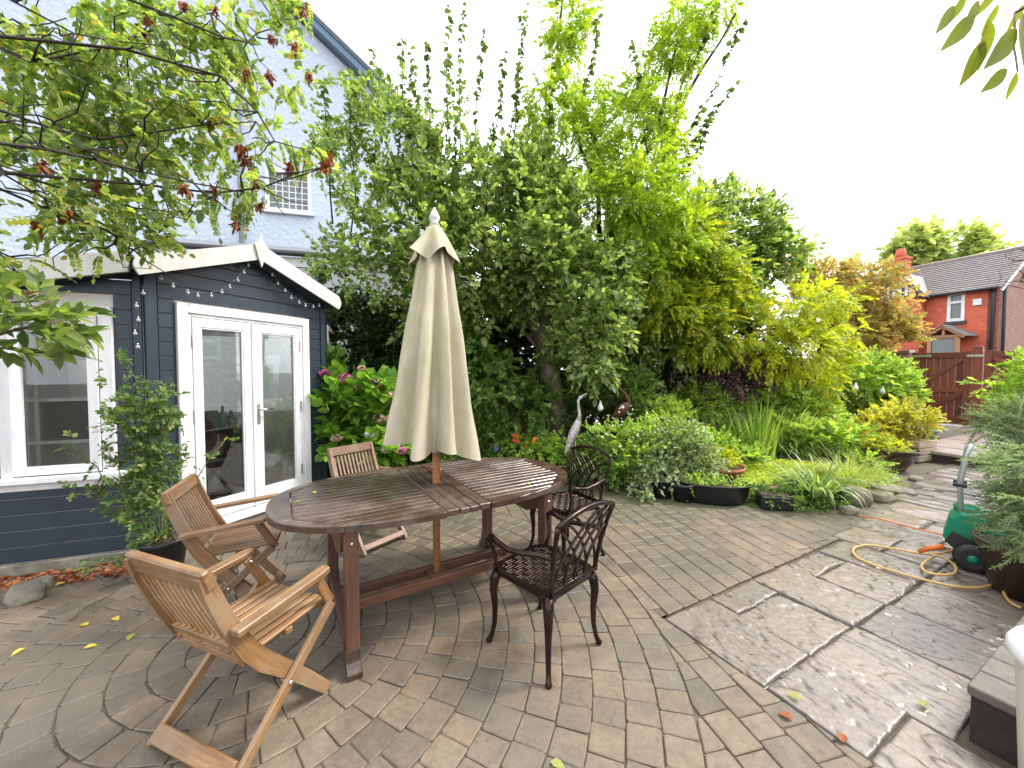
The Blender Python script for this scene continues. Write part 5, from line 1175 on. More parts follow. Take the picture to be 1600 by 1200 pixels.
# ---- dense dark evergreen behind, right
db = at(1090, 640, 7.4); db.z = 0; de = tree('evergreen_tree', 'dense dark green tree filling the back corner behind the pond', db)
m = MB(); m.tube([db, at(1085, 560, 7.4), at(1075, 450, 7.3)], [.14, .12, .08], 10); [limb(m, at(1080, 520, 7.4), at(x, y, 7.2), .05, .015, .1) for x, y in ((1000, 450), (1150, 400), (1190, 370), (1040, 380))]; m.build('trunk', MATS['bark_dark'], de, True)
foliage(de, [blob(1000, 450, 7.0, 120, 95), blob(1095, 410, 7.2, 100, 95), blob(1165, 370, 7.3, 55, 60), blob(1195, 360, 7.2, 35, 38), blob(1215, 400, 7.3, 40, 40), blob(1120, 330, 7.2, 45, 35), blob(1050, 515, 7.0, 135, 55), blob(940, 540, 7.0, 80, 60)], 5200, SPR_A, MATS['leaf_apple'], 1.25, .7, -.1, .6, .4, -.15, 1.6)
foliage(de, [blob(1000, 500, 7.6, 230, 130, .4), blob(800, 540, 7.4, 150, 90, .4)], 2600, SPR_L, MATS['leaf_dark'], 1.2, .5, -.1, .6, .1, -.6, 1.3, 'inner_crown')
# ---- yellow-green shrub hanging over the pond
yb = at(1230, 640, 7.0); yb.z = 0; ys = tree('golden_shrub', 'golden yellow-green feathery shrub hanging over the pond plants', yb, 'shrub')
m = MB(); [limb(m, yb, at(x, y, 6.8), .045, .012, .1) for x, y in ((1170, 500), (1250, 490), (1300, 510), (1120, 440))]; m.build('trunk', MATS['bark_dark'], ys, True)
foliage(ys, [blob(1165, 500, 6.6, 90, 50), blob(1255, 485, 6.8, 75, 42), blob(1215, 545, 6.6, 80, 45), blob(1300, 515, 6.9, 42, 42), blob(1115, 440, 6.5, 55, 55), blob(1085, 370, 6.3, 40, 45), blob(1270, 580, 6.9, 45, 45), blob(1110, 520, 6.4, 60, 40), blob(1050, 480, 6.2, 50, 40)], 3300, PIN_W, MATS['leaf_yellow'], .95, .7, -.25, .55, .35, -.25, 1.6)
# ---- maple turning orange
mb = at(1345, 620, 9.6); mb.z = 0; mp = tree('maple_tree', 'layered Japanese maple turning orange in front of the red house', mb)
m = MB(); m.tube([mb, at(1342, 570, 9.6), at(1335, 520, 9.6)], [.1, .08, .07], 8); [limb(m, at(1336, 530, 9.6), at(x, y, 9.5), .05, .012, .08) for x, y in ((1270, 430), (1380, 450), (1410, 510), (1290, 500), (1340, 420))]; m.build('trunk', MATS['bark_dark'], mp, True)
foliage(mp, [blob(1290, 432, 9.5, 60, 16), blob(1355, 428, 9.5, 55, 20), blob(1250, 415, 9.6, 25, 12), blob(1385, 470, 9.4, 50, 26), blob(1320, 470, 9.5, 60, 28), blob(1395, 515, 9.3, 42, 22), blob(1335, 520, 9.4, 62, 30), blob(1270, 470, 9.6, 40, 26), blob(1420, 490, 9.3, 22, 12)], 2600, SPR_A, MATS['leaf_maple'], 1.15, .6, -.05, .55, .2, -.12, 2.0)
# ---- round clipped shrub by the pier
rb = at(1358, 650, 8.6); rb.z = .05; rs = tree('round_shrub', 'rounded light green shrub against the brick pier beside the gate', rb, 'shrub'); m = MB(); [limb(m, rb, at(x, 600, 8.6), .03, .01, .1) for x in (1330, 1360, 1390)]; m.build('stem', MATS['bark_dark'], rs, True)
foliage(rs, [blob(1350, 598, 8.5, 52, 40), blob(1392, 608, 8.4, 30, 38), blob(1318, 612, 8.6, 26, 28)], 1700, SPR_S, MATS['leaf_lime'], 1.3, .9, .1, .5, .6, -.4, 2.0)
# ---- far trees over the red roof
fb = Vector((at(1470, 560, 46).x, 46, 0)); ft = tree('far_tree', 'pale broad-crowned tree far behind the red house roof', fb); m = MB(); m.tube([fb, at(1470, 420, 46)], [.6, .35], 8); m.build('trunk', MATS['bark'], ft, True)
foliage(ft, [blob(1440, 388, 46, 32, 26), blob(1495, 382, 46, 38, 24), blob(1465, 405, 46, 60, 22), blob(1540, 398, 46, 22, 12), blob(1415, 400, 46, 18, 16)], 2300, SPR_L, MATS['leaf_pale'], 5.5, .6, 0, .6, .35, -.2, .25)
# ---- dark berried climber left of the parasol
cb = at(560, 690, 5.6); cb.z = 0; cl = tree('dark_climber', 'dark small-leaved climber over the trellis right of the summerhouse', cb, 'climber'); m = MB(); [limb(m, cb, at(x, 520, 5.7), .03, .01, .1) for x in (530, 570, 620)]; m.build('stem', MATS['bark_dark'], cl, True)
foliage(cl, [blob(555, 515, 5.7, 62, 55), blob(520, 460, 5.8, 30, 45), blob(610, 530, 5.9, 55, 50), blob(570, 570, 5.8, 80, 35)], 3600, SPR_S, MATS['leaf_dark'], .9, .7, 0, .6, .5, -.25, 2)
# ---- ivy and shade shrubs below the apple tree
ib = at(800, 680, 5.5); ib.z = .02; iv = tree('ivy', 'ivy tumbling below the apple tree behind the table', ib, 'ivy'); m = MB(); [limb(m, ib, at(x, y, 5.5), .012, .004, .15) for x, y in ((760, 580), (800, 600), (840, 590))]; m.build('stem', MATS['green_stem'], iv, True)
foliage(iv, [blob(770, 595, 5.4, 42, 55), blob(815, 640, 5.3, 36, 36), blob(745, 520, 5.7, 36, 60)], 620, [sprig_t(7, .2, .085, .5, seed=70 + i) for i in range(4)], MATS['leaf_mid'], .9, .6, -.4, .5, .4, -.2, 2)
sb_ = at(910, 660, 6.0); sb_.z = .02; fs_ = tree('feathery_shrub', 'feathery dark green shrub under the apple tree behind the herons', sb_, 'shrub'); m = MB(); [limb(m, sb_, at(x, 600, 6.0), .015, .005, .1) for x in (880, 910, 950)]; m.build('stem', MATS['green_stem'], fs_, True)
foliage(fs_, [blob(890, 590, 5.9, 50, 40), blob(940, 600, 6.0, 45, 38), blob(985, 615, 5.9, 40, 32), blob(860, 620, 5.8, 40, 35)], 1700, LANCE, MATS['leaf_mid'], 1.0, .7, .2, .5, .4, -.35, 2)
pb_ = at(1135, 640, 6.9); pb_.z = .02; pu = tree('purple_shrub', 'purple-leaved shrub in the shade behind the grasses', pb_, 'shrub'); m = MB(); [limb(m, pb_, at(x, 590, 6.9), .015, .005, .1) for x in (1110, 1140, 1170)]; m.build('stem', MATS['bark_dark'], pu, True)
foliage(pu, [blob(1150, 585, 6.8, 50, 26), blob(1190, 570, 6.8, 35, 25)], 700, SPR_S, MATS['leaf_purple'], 1.2, .7, .1, .5, .4, -.4, 2)
# ---- overhanging tree, top left (trunk outside the picture)
ob = Vector((-3.05, 1.15, 0)); ot = tree('overhanging_tree', 'tree overhanging the summerhouse from the upper left with winged brown seed clusters', ob)
m = MB(); oc = Vector((-2.95, 1.25, 2.2)); m.tube([ob, Vector((-3.0, 1.2, 1.2)), oc, Vector((-2.85, 1.4, 3.0))], [.11, .10, .08, .06], 10)
ends = [(180, 65, 2.1), (240, 60, 2.5), (400, 190, 2.3), (480, 235, 2.25), (330, 20, 2.4), (440, 40, 2.6), (200, 230, 2.1), (300, 330, 2.3), (100, 330, 1.9), (380, 300, 2.2), (60, 180, 1.9), (150, -40, 2.2), (510, 260, 2.2), (200, 400, 2.1), (30, 430, 1.9), (20, 30, 1.9)]
tw = []
for (x, y, Y) in ends:
    pts = limb(m, oc + Vector((0, 0, random.uniform(0, .6))), at(x, y, Y), .011, .003, .16, 11, 7)
    for k in range(4, 11):
        for q in range(2):
            e = pts[k] + Vector((random.gauss(0, .16), random.gauss(0, .16), random.gauss(-.02, .13))); limb(m, pts[k], e, .005, .002, .15, 5, 4); tw.append(e)
m.build('trunk', MATS['bark_dark'], ot, True)
O_ = [blob(60, 120, 2.0, 90, 120), blob(170, 130, 2.2, 100, 90), blob(90, 290, 2.0, 110, 90), blob(270, 90, 2.4, 110, 70), blob(230, 220, 2.2, 100, 80), blob(370, 60, 2.5, 90, 50), blob(420, 100, 2.5, 70, 50), blob(340, 190, 2.3, 80, 60), blob(300, 300, 2.2, 90, 45), blob(375, 295, 2.2, 42, 28), blob(415, 225, 2.3, 45, 24), blob(150, 350, 2.0, 90, 40), blob(260, 360, 2.1, 60, 22), blob(60, 20, 2.0, 110, 60), blob(220, 10, 2.3, 110, 50), blob(400, 0, 2.6, 80, 40), blob(480, 230, 2.2, 30, 18), blob(20, 400, 1.9, 60, 30)]
foliage(ot, O_, 1300, [pinnate_t(7, .15, .035, .36, .4, 140 + i) for i in range(5)], MATS['leaf_robinia'], .95, .3, -.35, .6, .1, -.12, 2.6)
foliage(ot, O_[:9] + O_[11:16], 330, [sprig_t(7, .13, .047, .34, seed=160 + i) for i in range(5)], MATS['leaf_large'], 1.05, .3, -.25, .6, .1, -.15, 2.6, 'inner_crown')
seeds = [(230, 30, 2.2), (222, 45, 2.2), (380, 240, 2.15), (388, 252, 2.15), (395, 268, 2.15), (405, 285, 2.15), (375, 232, 2.15), (452, 265, 2.15), (508, 258, 2.1), (515, 250, 2.1), (370, 350, 2.1), (330, 190, 2.2), (348, 178, 2.2), (385, 110, 2.4), (460, 72, 2.5), (475, 15, 2.5), (285, 8, 2.3), (335, 12, 2.4), (68, 258, 1.9), (150, 290, 2.0), (60, 350, 1.9), (420, 118, 2.4), (482, 115, 2.5), (405, 320, 2.15), (425, 60, 2.5), (335, 298, 2.15), (75, 480, 1.8), (100, 335, 1.9), (290, 295, 2.1)]
for (x, y, Y) in seeds:
    c = np.array(at(x, y, Y)); n = 30; P = c + rng.normal(0, 1, (n, 3)) * np.array((.009, .009, .015)); D = rng.normal(0, .5, (n, 3)) + np.array((0, 0, -.9)); V, F = stamp([leaf_t(.034, .22, .06)], P, D, rng.uniform(.7, 1.3, n)); np_mesh('seed_cluster', V, F, MATS['seed_brown'], ot)
# a second, larger-leaved branch low at the left edge
pb = Vector((-2.75, .95, 0)); ph = tree('photinia', 'large glossy-leaved branch with red tips in front of the summerhouse window', pb, 'shrub'); m = MB(); j = Vector((-2.6, 1.15, 1.4)); m.tube([pb, Vector((-2.7, 1.05, .8)), j], [.035, .03, .02], 8)
for (x, y, Y) in ((60, 470, 1.62), (100, 500, 1.6), (20, 540, 1.55), (10, 470, 1.6), (110, 455, 1.65)): limb(m, j, at(x, y, Y), .012, .004, .1, 7, 6)
m.build('stem', MATS['bark'], ph, True)
foliage(ph, [blob(50, 480, 1.6, 60, 28, .15), blob(15, 520, 1.55, 35, 35, .15), blob(90, 490, 1.62, 35, 20, .12)], 34, [sprig_t(7, .12, .085, .24, seed=180 + i) for i in range(4)], MATS['leaf_large'], 1.0, .4, .0, .5, .0, -1, 2)
c = np.array(at(38, 462, 1.55)); V, F = stamp([leaf_t(.07, .25, .08)], np.array([c, c + (-.08, 0, .0), c + (.02, 0, -.012)]), np.array([(.8, 0, .3), (-.2, .2, .9), (.9, 0, .5)]), np.array((1., .8, .6))); np_mesh('red_leaf', V, F, MATS['seed_brown'], ph)
# ---- spray hanging into the top right corner
hb = Vector((2.75, 1.1, 0)); ht = tree('corner_tree', 'broad pointed leaves hanging into the upper right corner', hb); m = MB(); j = Vector((2.7, 1.2, 3.2)); m.tube([hb, Vector((2.75, 1.15, 1.6)), j], [.06, .05, .03], 8); e = at(1585, 20, 1.5); limb(m, j, e, .012, .005, .05); limb(m, e, at(1590, 112, 1.45), .004, .003, .05, 5, 5); m.build('trunk', MATS['bark'], ht, True)
LV = [((1492, 8), (1460, 55)), ((1525, 22), (1467, 82)), ((1540, 60), (1497, 138)), ((1545, 30), (1528, 112)), ((1590, 45), (1535, 110)), ((1575, 108), (1530, 146)), ((1588, 112), (1570, 160)), ((1560, 5), (1530, 60)), ((1598, 20), (1600, 110)), ((1510, -10), (1480, 40)), ((1560, -20), (1520, 30)), ((1600, 5), (1570, 55)), ((1530, 0), (1505, 45))]
parts = []
for i, (p, q) in enumerate(LV):
    a, b = at(*p, 1.46 + .02 * (i % 3)), at(*q, 1.46 + .03 * (i % 4)); d = b - a; L = d.length; n = 6; Vv = []; w = .17 * L
    side = d.cross(Vector((0, 1, .3))).normalized()
    prof = [0, .62, .95, 1.0, .8, .42, 0.0]; nb = Vector((0, -1, 0)) * .06 * L
    for k in range(7): Vv += [a + d * (k / 6) - side * w * prof[k] + nb * prof[k], a + d * (k / 6), a + d * (k / 6) + side * w * prof[k] + nb * prof[k]]
    Ff = []
    for k in range(6): Ff += [(3 * k, 3 * k + 1, 3 * k + 4, 3 * k + 3), (3 * k + 1, 3 * k + 2, 3 * k + 5, 3 * k + 4)]
    mm = MB(); mm.add(Vv, Ff, True); mm.build('leaf', MATS['leaf_backlit'], ht, True)
# ================================================================== BEDS, PLANTS, POTS, ORNAMENTS
plain('terracotta', (.36, .13, .06), .7, .25, 9); plain('glazed_brown', (.055, .032, .022), .3, .3, 7); plain('black_pot', (.012, .012, .014), .38, .3, 9); plain('teal_pot', (.10, .17, .16), .5, .2, 9); plain('blue_pot', (.12, .14, .18), .4, .2, 9)
wood('planter_wood', (.16, .12, .08), (.30, .24, .17), (.42, .35, .26), .7); plain('hose_green', (.005, .23, .115), .38, .15, 6); plain('hose_yellow', (.60, .38, .14), .45, .2, 9); plain('hose_orange', (.70, .16, .02), .45); plain('grey_tube', (.40, .44, .44), .35, .1, 20, .3); plain('bin_white', (.66, .64, .58), .4, .06, 3); plain('lid_white', (.80, .80, .80), .35, .05, 3); plain('wheel_red', (.45, .03, .03), .45)
plain('rusty_iron', (.10, .045, .022), .75, .5, 16, .3, .4); plain('white_metal', (.46, .44, .40), .55, .5, 34, .2, .3); plain('dark_iron', (.03, .024, .02), .55, .4, 14, .5)
t = NT('pond_weed'); v = t.coords(); n = t.noise(14, 6, .7, v); t.col(t.ramp(n.outputs[0], [(.3, (.10, .18, .02)), (.6, (.24, .36, .035)), (.8, (.34, .42, .06))])); t.rough(.75); t.bump(t.noise(90, 4, .7, v).outputs[0], .6, .01)
# soil of the bed
fr_ = [Vector((-2.6, 4.75, 0)), Vector((-1.6, 4.55, 0)), Vector((-.7, 4.75, 0)), Vector((.2, 5.0, 0))] + [gp(*p) for p in ((905, 742), (960, 760), (1040, 780), (1130, 800), (1200, 804), (1260, 808), (1305, 806), (1345, 798), (1368, 776), (1400, 748), (1432, 728))] + [Vector((8.6, 8.4, 0))]
m = MB(); n = len(fr_); r0 = [Vector((p.x, p.y, -.03)) for p in fr_]; out_ = []
for i, p in enumerate(fr_): d = (fr_[min(i + 1, n - 1)] - fr_[max(i - 1, 0)]).normalized(); out_.append(Vector((-d.y, d.x, 0)))
fr_ = [p + o * (.05 if i_ < 4 else .3) for i_, (p, o) in enumerate(zip(fr_, out_))]; r0 = [Vector((p.x, p.y, -.03)) for p in fr_]
r1 = [p + o * .10 + UP * .05 for p, o in zip(fr_, out_)]; r2 = [p + o * .45 + UP * .12 for p, o in zip(fr_, out_)]; r3 = [Vector((p.x + (p.x - .5) * .35, max(p.y + 2.2, 7.6), .16)) for p in fr_]; vs = r0 + r1 + r2 + r3
m.add(vs, [(l * n + i, l * n + i + 1, (l + 1) * n + i + 1, (l + 1) * n + i) for l in range(3) for i in range(n - 1)], True); tag(m.build('flower_bed', MATS['soil']), kind='structure')
# pond surface covered in weed
pc = gp(1225, 738, .14); m = MB(); pts = []
for k in range(40): a = 2 * math.pi * k / 40; rr = 1 + .12 * math.sin(3 * a + 1) + .07 * math.sin(5 * a); pts.append((pc.x + 1.0 * math.cos(a) * rr, pc.y + .75 * math.sin(a) * rr, .15))
m.add(pts, [tuple(range(40))]); tag(m.build('pond', MATS['pond_weed']), kind='structure')
P = np.array([(pc.x + 1.0 * math.cos(a) * r_, pc.y + .75 * math.sin(a) * r_, .155) for a, r_ in zip(rng.uniform(0, 6.28, 5000), rng.random(5000) ** .5)]); D = rng.normal(0, 1, P.shape) * (1, 1, .25); V, F = stamp([leaf_t(.035, .4, .05)], P, D, rng.uniform(.6, 1.3, len(P)), roll=rng.normal(0, .2, len(P))); tag(np_mesh('pond_weed', V, F, MATS['leaf_yellow']), 'bright green floating weed covering the pond', 'pond weed', kind='stuff')

def plant(name, label, cat, base, blobs, n, tmpl, mat, scale=1.0, out=.7, up=.2, rand=.55, shell=.3, gap=-.4, stem='green_stem', floor=None, group=None, gf=2.5, ns=5, sr=.006):
    b = Vector(base); o = thing(name, label, cat, b, 0, group)
    pts = [Vector(bl[0]) + Vector((random.gauss(0, bl[1][0] * .3), random.gauss(0, bl[1][1] * .3), bl[1][2] * .3)) for bl in blobs for _ in range(max(1, ns // len(blobs)))]
    stems(o, b, pts, MATS[stem], sr); foliage(o, blobs, n, tmpl, mat, scale, out, up, rand, shell, gap, gf, 'foliage', floor=floor); return o
def clump(name, label, cat, base, n, rad, L, w, mat, lean=.4, droop=.5, sq=1.0, seed=1, group=None):
    o = thing(name, label, cat, base, 0, group); V, F = blades(n, base, rad, L, w, lean, droop, 7, sq, seed); np_mesh('blades', V, F, mat, o); return o
def gz(px, py, z=.1): return gp(px, py, z)
# ---- hydrangea
hb = Vector((-1.95, 4.75, .03)); hy = plant('hydrangea', 'tall hydrangea with pink and fading flower heads beside the summerhouse', 'hydrangea', hb, [blob(545, 640, 4.5, 42, 52), blob(590, 635, 4.55, 32, 45), blob(514, 590, 4.6, 12, 26), blob(600, 702, 4.3, 34, 24), blob(522, 690, 4.3, 14, 20), blob(575, 690, 4.5, 40, 25)], 430, [sprig_t(6, .15, .13, .36, seed=200 + i, fold=.08) for i in range(4)], MATS['leaf_hydrangea'], 1.0, .6, .35, .5, .35, -.6, ns=12)
for (x, y, r_, mt) in ((540, 591, 9, 'pink'), (561, 602, 9, 'dusky'), (589, 598, 10, 'dusky'), (613, 618, 7, 'dusky'), (544, 627, 7, 'dusky'), (592, 654, 9, 'dusky'), (611, 655, 8, 'dusky'), (526, 685, 8, 'dusky'), (507, 584, 7, 'pink'), (578, 679, 7, 'white'), (603, 703, 7, 'white'), (617, 698, 6, 'white'), (627, 704, 8, 'pink'), (565, 576, 5, 'dusky')):
    Y = 4.12 if y > 660 else 4.3; c = np.array(at(x, y, Y)); rr = r_ / 600 * Y; d = rng.normal(size=(90, 3)); d /= np.linalg.norm(d, axis=1)[:, None]; P = c + d * rr * np.array((1, 1, .8)); V, F = stamp([FL4], P, np.cross(d, rng.normal(size=(90, 3))), rng.uniform(.8, 1.2, 90) * .034, roll=np.zeros(90)); np_mesh('flower_head', V, F, MATS['petal_' + mt], hy)
# ---- climbing rose in a black pot at the corner of the summerhouse
def pot(name, label, loc, prof, mat, sx=1, sy=1, rz=0.0, soil=None, group=None, cat='pot', n=28):
    o = thing(name, label, cat, loc, rz, group); m = MB(); rt, zt = prof[-1]; full = list(prof) + [(rt - .012, zt), (rt - .016, zt - .03)]
    m.lathe(full, n=n, sx=sx, sy=sy); m.build('pot_body', mat, o); m = MB(); m.lathe([(rt - .017, zt - .05), (rt - .02, zt - .028), (.01, zt - .02)], n=n, sx=sx, sy=sy); m.build('compost', MATS['soil'], o); return o
rp_ = Vector((-2.50, 2.72, 0)); pot('plant_pot', 'black plastic pot holding the rose at the corner of the summerhouse', rp_, [(.10, 0), (.135, .22), (.15, .225), (.15, .255)], MATS['black_pot'])
ro = thing('climbing_rose', 'tall leafy rose growing in the black pot by the doors', 'rose', rp_ + UP * .235); m = MB(); tips = []
for (x, y, Y) in ((195, 560, 2.55), (225, 590, 2.6), (180, 620, 2.5), (250, 640, 2.65), (215, 660, 2.5), (290, 700, 2.6), (165, 700, 2.45), (235, 720, 2.55), (270, 760, 2.5), (200, 780, 2.45), (130, 880, 2.35), (350, 690, 2.6), (110, 690, 2.4), (120, 770, 2.4), (240, 780, 2.5), (255, 690, 2.6)):
    pts = limb(m, rp_ + Vector((random.gauss(0, .03), random.gauss(0, .03), .22)), at(x, y, Y), .0065, .002, .14, 9, 6); tips += pts[3:]
m.build('stem', MATS['green_stem'], ro, True)
foliage(ro, [blob(190, 590, 2.52, 34, 48), blob(228, 620, 2.6, 32, 50), blob(210, 690, 2.52, 34, 50), blob(245, 720, 2.6, 28, 55), blob(220, 770, 2.55, 34, 30), blob(265, 640, 2.6, 14, 40, .1), blob(255, 820, 2.6, 24, 12), blob(175, 650, 2.5, 24, 30)], 400, [sprig_t(7, .085, .033, .33, seed=220 + i, stem=.0025) for i in range(5)], MATS['leaf_rose'], 1.0, .4, .1, .6, .1, -.3, 3, 'foliage')
P = np.array([p + Vector((random.gauss(0, .02), random.gauss(0, .02), random.gauss(0, .02))) for p in tips for _ in range(3)]); V, F = stamp([sprig_t(5, .06, .028, .33, seed=230 + i, stem=.002) for i in range(3)], P, rng.normal(0, 1, P.shape), rng.uniform(.6, 1.2, len(P))); np_mesh('loose_leaves', V, F, MATS['leaf_rose'], ro)
# ---- pots along the front of the bed
def gpot(px, py, *a, **k): return pot(*a, gp(px, py, 0), **k)
p = gp(1128, 792); tro = thing('oval_trough', 'long black oval trough planter at the front edge of the bed', 'planter', (p.x, p.y + .17, 0), R(-14)); m = MB(); m.lathe([(.30, 0), (.305, .03), (.315, .035), (.325, .07), (.335, .075), (.355, .195), (.372, .2), (.372, .215), (.355, .215), (.345, .17)], n=44, sx=1.0, sy=.47); m.build('trough_body', MATS['black_pot'], tro); m = MB(); m.lathe([(.345, .165), (.34, .175), (.01, .18)], n=44, sx=1, sy=.47); m.build('compost', MATS['soil'], tro)
for i in range(26): pass
P = np.array([(tro.location.x + random.uniform(-.28, .28), tro.location.y + random.uniform(-.1, .1), .19) for _ in range(90)]); V, F = stamp(SPR_T, P, rng.normal(0, .6, P.shape) + (0, 0, .6), rng.uniform(.8, 1.6, len(P))); np_mesh('seedlings', V, F, MATS['leaf_lime'], tro)
p = gp(1133, 768); bo = pot('terracotta_bowl', 'wide terracotta bowl behind the black oval trough', (p.x + .05, p.y + .25, .03), [(.16, 0), (.27, .19), (.30, .2), (.30, .235)], MATS['terracotta'])
plant('bowl_plant', 'yellow-green leafy plant in the terracotta bowl', 'plant', (bo.location.x, bo.location.y, .24), [(np.array((bo.location.x, bo.location.y, .34)), np.array((.24, .22, .10)))], 140, SPR_T, MATS['leaf_yellow'], 1.3)
for (x, y, r_, h_, mt, lb) in ((1040, 782, .17, .22, 'black_pot', 'black round pot half hidden by trailing leaves left of the oval trough'), (953, 757, .16, .15, 'black_pot', 'low black pot right of the far metal chair'), (980, 760, .13, .15, 'terracotta', 'small terracotta pot with a white label at the front of the bed'), (1075, 788, .13, .2, 'black_pot', 'dark pot between the trailing plant and the oval trough'), (912, 745, .12, .14, 'black_pot', 'black pot behind the far metal chair'), (1105, 765, .14, .2, 'terracotta', 'terracotta pot tucked behind the oval trough')):
    p = gp(x, y); pt = pot('plant_pot', lb, (p.x, p.y + r_, 0), [(r_ * .75, 0), (r_ * .97, h_ * .85), (r_ * 1.04, h_ * .86), (r_ * 1.04, h_)], MATS[mt], group='pots along the bed edge')
    if 'label' in lb: m = MB(); m.box((-.02, -r_ - .0, h_ * .8), (.028, .004, .03), None, 0); m.build('price_label', MATS['dish_white'], pt)
p = gp(1222, 800); o = thing('square_pot', 'dark square trough beside the strappy plant at the bed corner', 'planter', (p.x, p.y + .12, 0), R(-12)); m = MB(); m.box((0, 0, .07), (.3, .18, .14), None, .012); m.build('trough_body', MATS['black_pot'], o); m = MB(); m.box((0, 0, .137), (.27, .15, .02), None, 0); m.build('compost', MATS['soil'], o)
# ---- front planting
H = lambda x, y, Y, dz=0: Vector((at(x, y, Y).x, Y, .08))
g1 = plant('white_geranium', 'mound of pale green leaves with tiny white flowers behind the pots', 'plant', H(985, 720, 5.1), [blob(955, 695, 4.9, 48, 36), blob(1010, 688, 5.0, 55, 38), blob(985, 720, 4.7, 55, 26)], 900, [sprig_t(9, .10, .034, .42, seed=240 + i, stem=.003) for i in range(4)], MATS['leaf_lime'], 1.0); P, _ = crown_pts([blob(985, 675, 4.9, 75, 40)], 130, .8, -1); flowers(g1, P, .03, MATS['petal_white'])
g2 = plant('daisy_mound', 'loose pale mound with white daisies left of the pond', 'plant', H(1065, 720, 4.9), [blob(1060, 695, 4.7, 45, 40), blob(1090, 720, 4.6, 35, 28), blob(1035, 720, 4.6, 35, 26)], 800, [sprig_t(9, .11, .036, .34, seed=250 + i, stem=.003) for i in range(4)], MATS['leaf_grey'], 1.0); P, _ = crown_pts([blob(1070, 690, 4.7, 45, 35)], 90, .8, -1); flowers(g2, P, .035, MATS['petal_white'])
foliage(g2, [blob(1050, 690, 4.7, 60, 40)], 300, SPR_T, MATS['leaf_lime'], 1.2, .7, .2, .5, .3, -1, 2, 'young_growth')
plant('trailing_plant', 'trailing blue-green plant spilling over the black pot onto the paving', 'plant', H(1040, 740, 4.4), [blob(1015, 760, 4.35, 26, 18), blob(1005, 775, 4.25, 14, 14, .1), blob(1055, 750, 4.35, 30, 16), blob(1075, 772, 4.25, 10, 22, .1), blob(1030, 735, 4.4, 40, 18)], 330, [sprig_t(10, .09, .026, .42, seed=260 + i, stem=.002) for i in range(4)], MATS['leaf_grey'], 1.0, .6, -.5)
plant('leafy_plant', 'fresh green leafy plant beside the far metal chair', 'plant', H(925, 730, 5.0), [blob(935, 715, 4.75, 32, 24), blob(905, 730, 4.8, 24, 18), blob(960, 735, 4.6, 26, 16)], 380, SPR_S, MATS['leaf_mid'], .8)
n1 = plant('nasturtium', 'low nasturtiums with orange and red flowers behind the table', 'plant', H(810, 725, 5.2), [blob(800, 705, 5.1, 36, 22), blob(845, 712, 5.1, 30, 20), blob(870, 700, 5.2, 24, 20), blob(830, 690, 5.3, 40, 14)], 420, [sprig_t(7, .11, .05, .5, seed=270 + i, stem=.003) for i in range(4)], MATS['leaf_lime'], 1.0)
flowers(n1, [at(*q) for q in ((806, 683, 4.85), (803, 689, 4.84), (808, 690, 4.86), (804, 680, 4.88))], .075, MATS['petal_red'], 'red_flower'); flowers(n1, [at(*q) for q in ((821, 698, 4.8), (836, 686, 4.85), (833, 690, 4.86), (824, 692, 4.82))], .07, MATS['petal_orange'], 'orange_flower'); flowers(n1, [at(*q) for q in ((775, 700, 4.8), (776, 704, 4.78), (772, 697, 4.82))], .07, MATS['petal_blue'], 'blue_flower')
plant('lavender', 'soft grey-green bush between the parasol and the nasturtiums', 'shrub', H(765, 720, 5.2), [blob(762, 672, 5.2, 34, 38), blob(735, 690, 5.2, 24, 30), blob(780, 700, 5.1, 24, 22)], 620, LANCE, MATS['leaf_mid'], .75, .8, .3)
plant('leafy_plant', 'broad-leaved green plants under the parasol behind the table', 'plant', H(680, 730, 5.0), [blob(690, 712, 4.9, 40, 14), blob(655, 705, 4.9, 30, 18), blob(720, 715, 5.0, 30, 14)], 260, SPR_L, MATS['leaf_mid'], .7)
plant('catmint', 'bushy fine green herb at the back of the pots below the rusty heron', 'plant', H(1010, 660, 5.7), [blob(1020, 645, 5.7, 40, 22), blob(1050, 655, 5.6, 34, 22)], 480, LANCE, MATS['leaf_lime'], .7, .7, .3)
clump('iris_clump', 'upright sword-leaved iris clump beside the pond', 'iris', H(1183, 712, 5.6), 85, .20, .95, .035, MATS['leaf_blade'], .25, .12, seed=3)
clump('grass_clump', 'arching yellow-green grass behind the iris', 'grass', H(1130, 680, 6.3), 260, .55, 1.05, .014, MATS['leaf_blade'], .35, .7, seed=4)
clump('grass_clump', 'arching straw-tipped grass at the back right of the iris', 'grass', H(1225, 670, 6.6), 260, .5, 1.2, .013, MATS['leaf_straw'], .3, .75, seed=5)
clump('daylily_clump', 'green arching daylily leaves right of the iris', 'daylily', H(1240, 690, 6.2), 200, .4, .85, .02, MATS['leaf_blade'], .4, .8, seed=6)
clump('feather_grass', 'soft tan feathery grass mound at the corner of the path', 'grass', H(1325, 770, 4.6), 480, .2, .52, .0065, MATS['leaf_straw'], .45, .8, seed=7)
clump('strappy_plant', 'long strappy green and cream leaves drooping onto the paving', 'plant', H(1275, 805, 4.15), 105, .13, .62, .022, MATS['leaf_strap'], .45, .85, seed=8)
plant('ground_plant', 'bright low leafy plant spilling over the edge by the square trough', 'plant', H(1240, 800, 4.1), [blob(1250, 795, 4.05, 24, 16), blob(1215, 785, 4.2, 20, 14), blob(1195, 792, 4.1, 14, 16, .1), blob(1285, 790, 4.1, 26, 18), blob(1250, 770, 4.3, 30, 14), blob(1218, 778, 4.05, 22, 10, .12), blob(1180, 780, 4.2, 16, 10)], 620, SPR_T, MATS['leaf_mid'], 1.5, .7, .1)
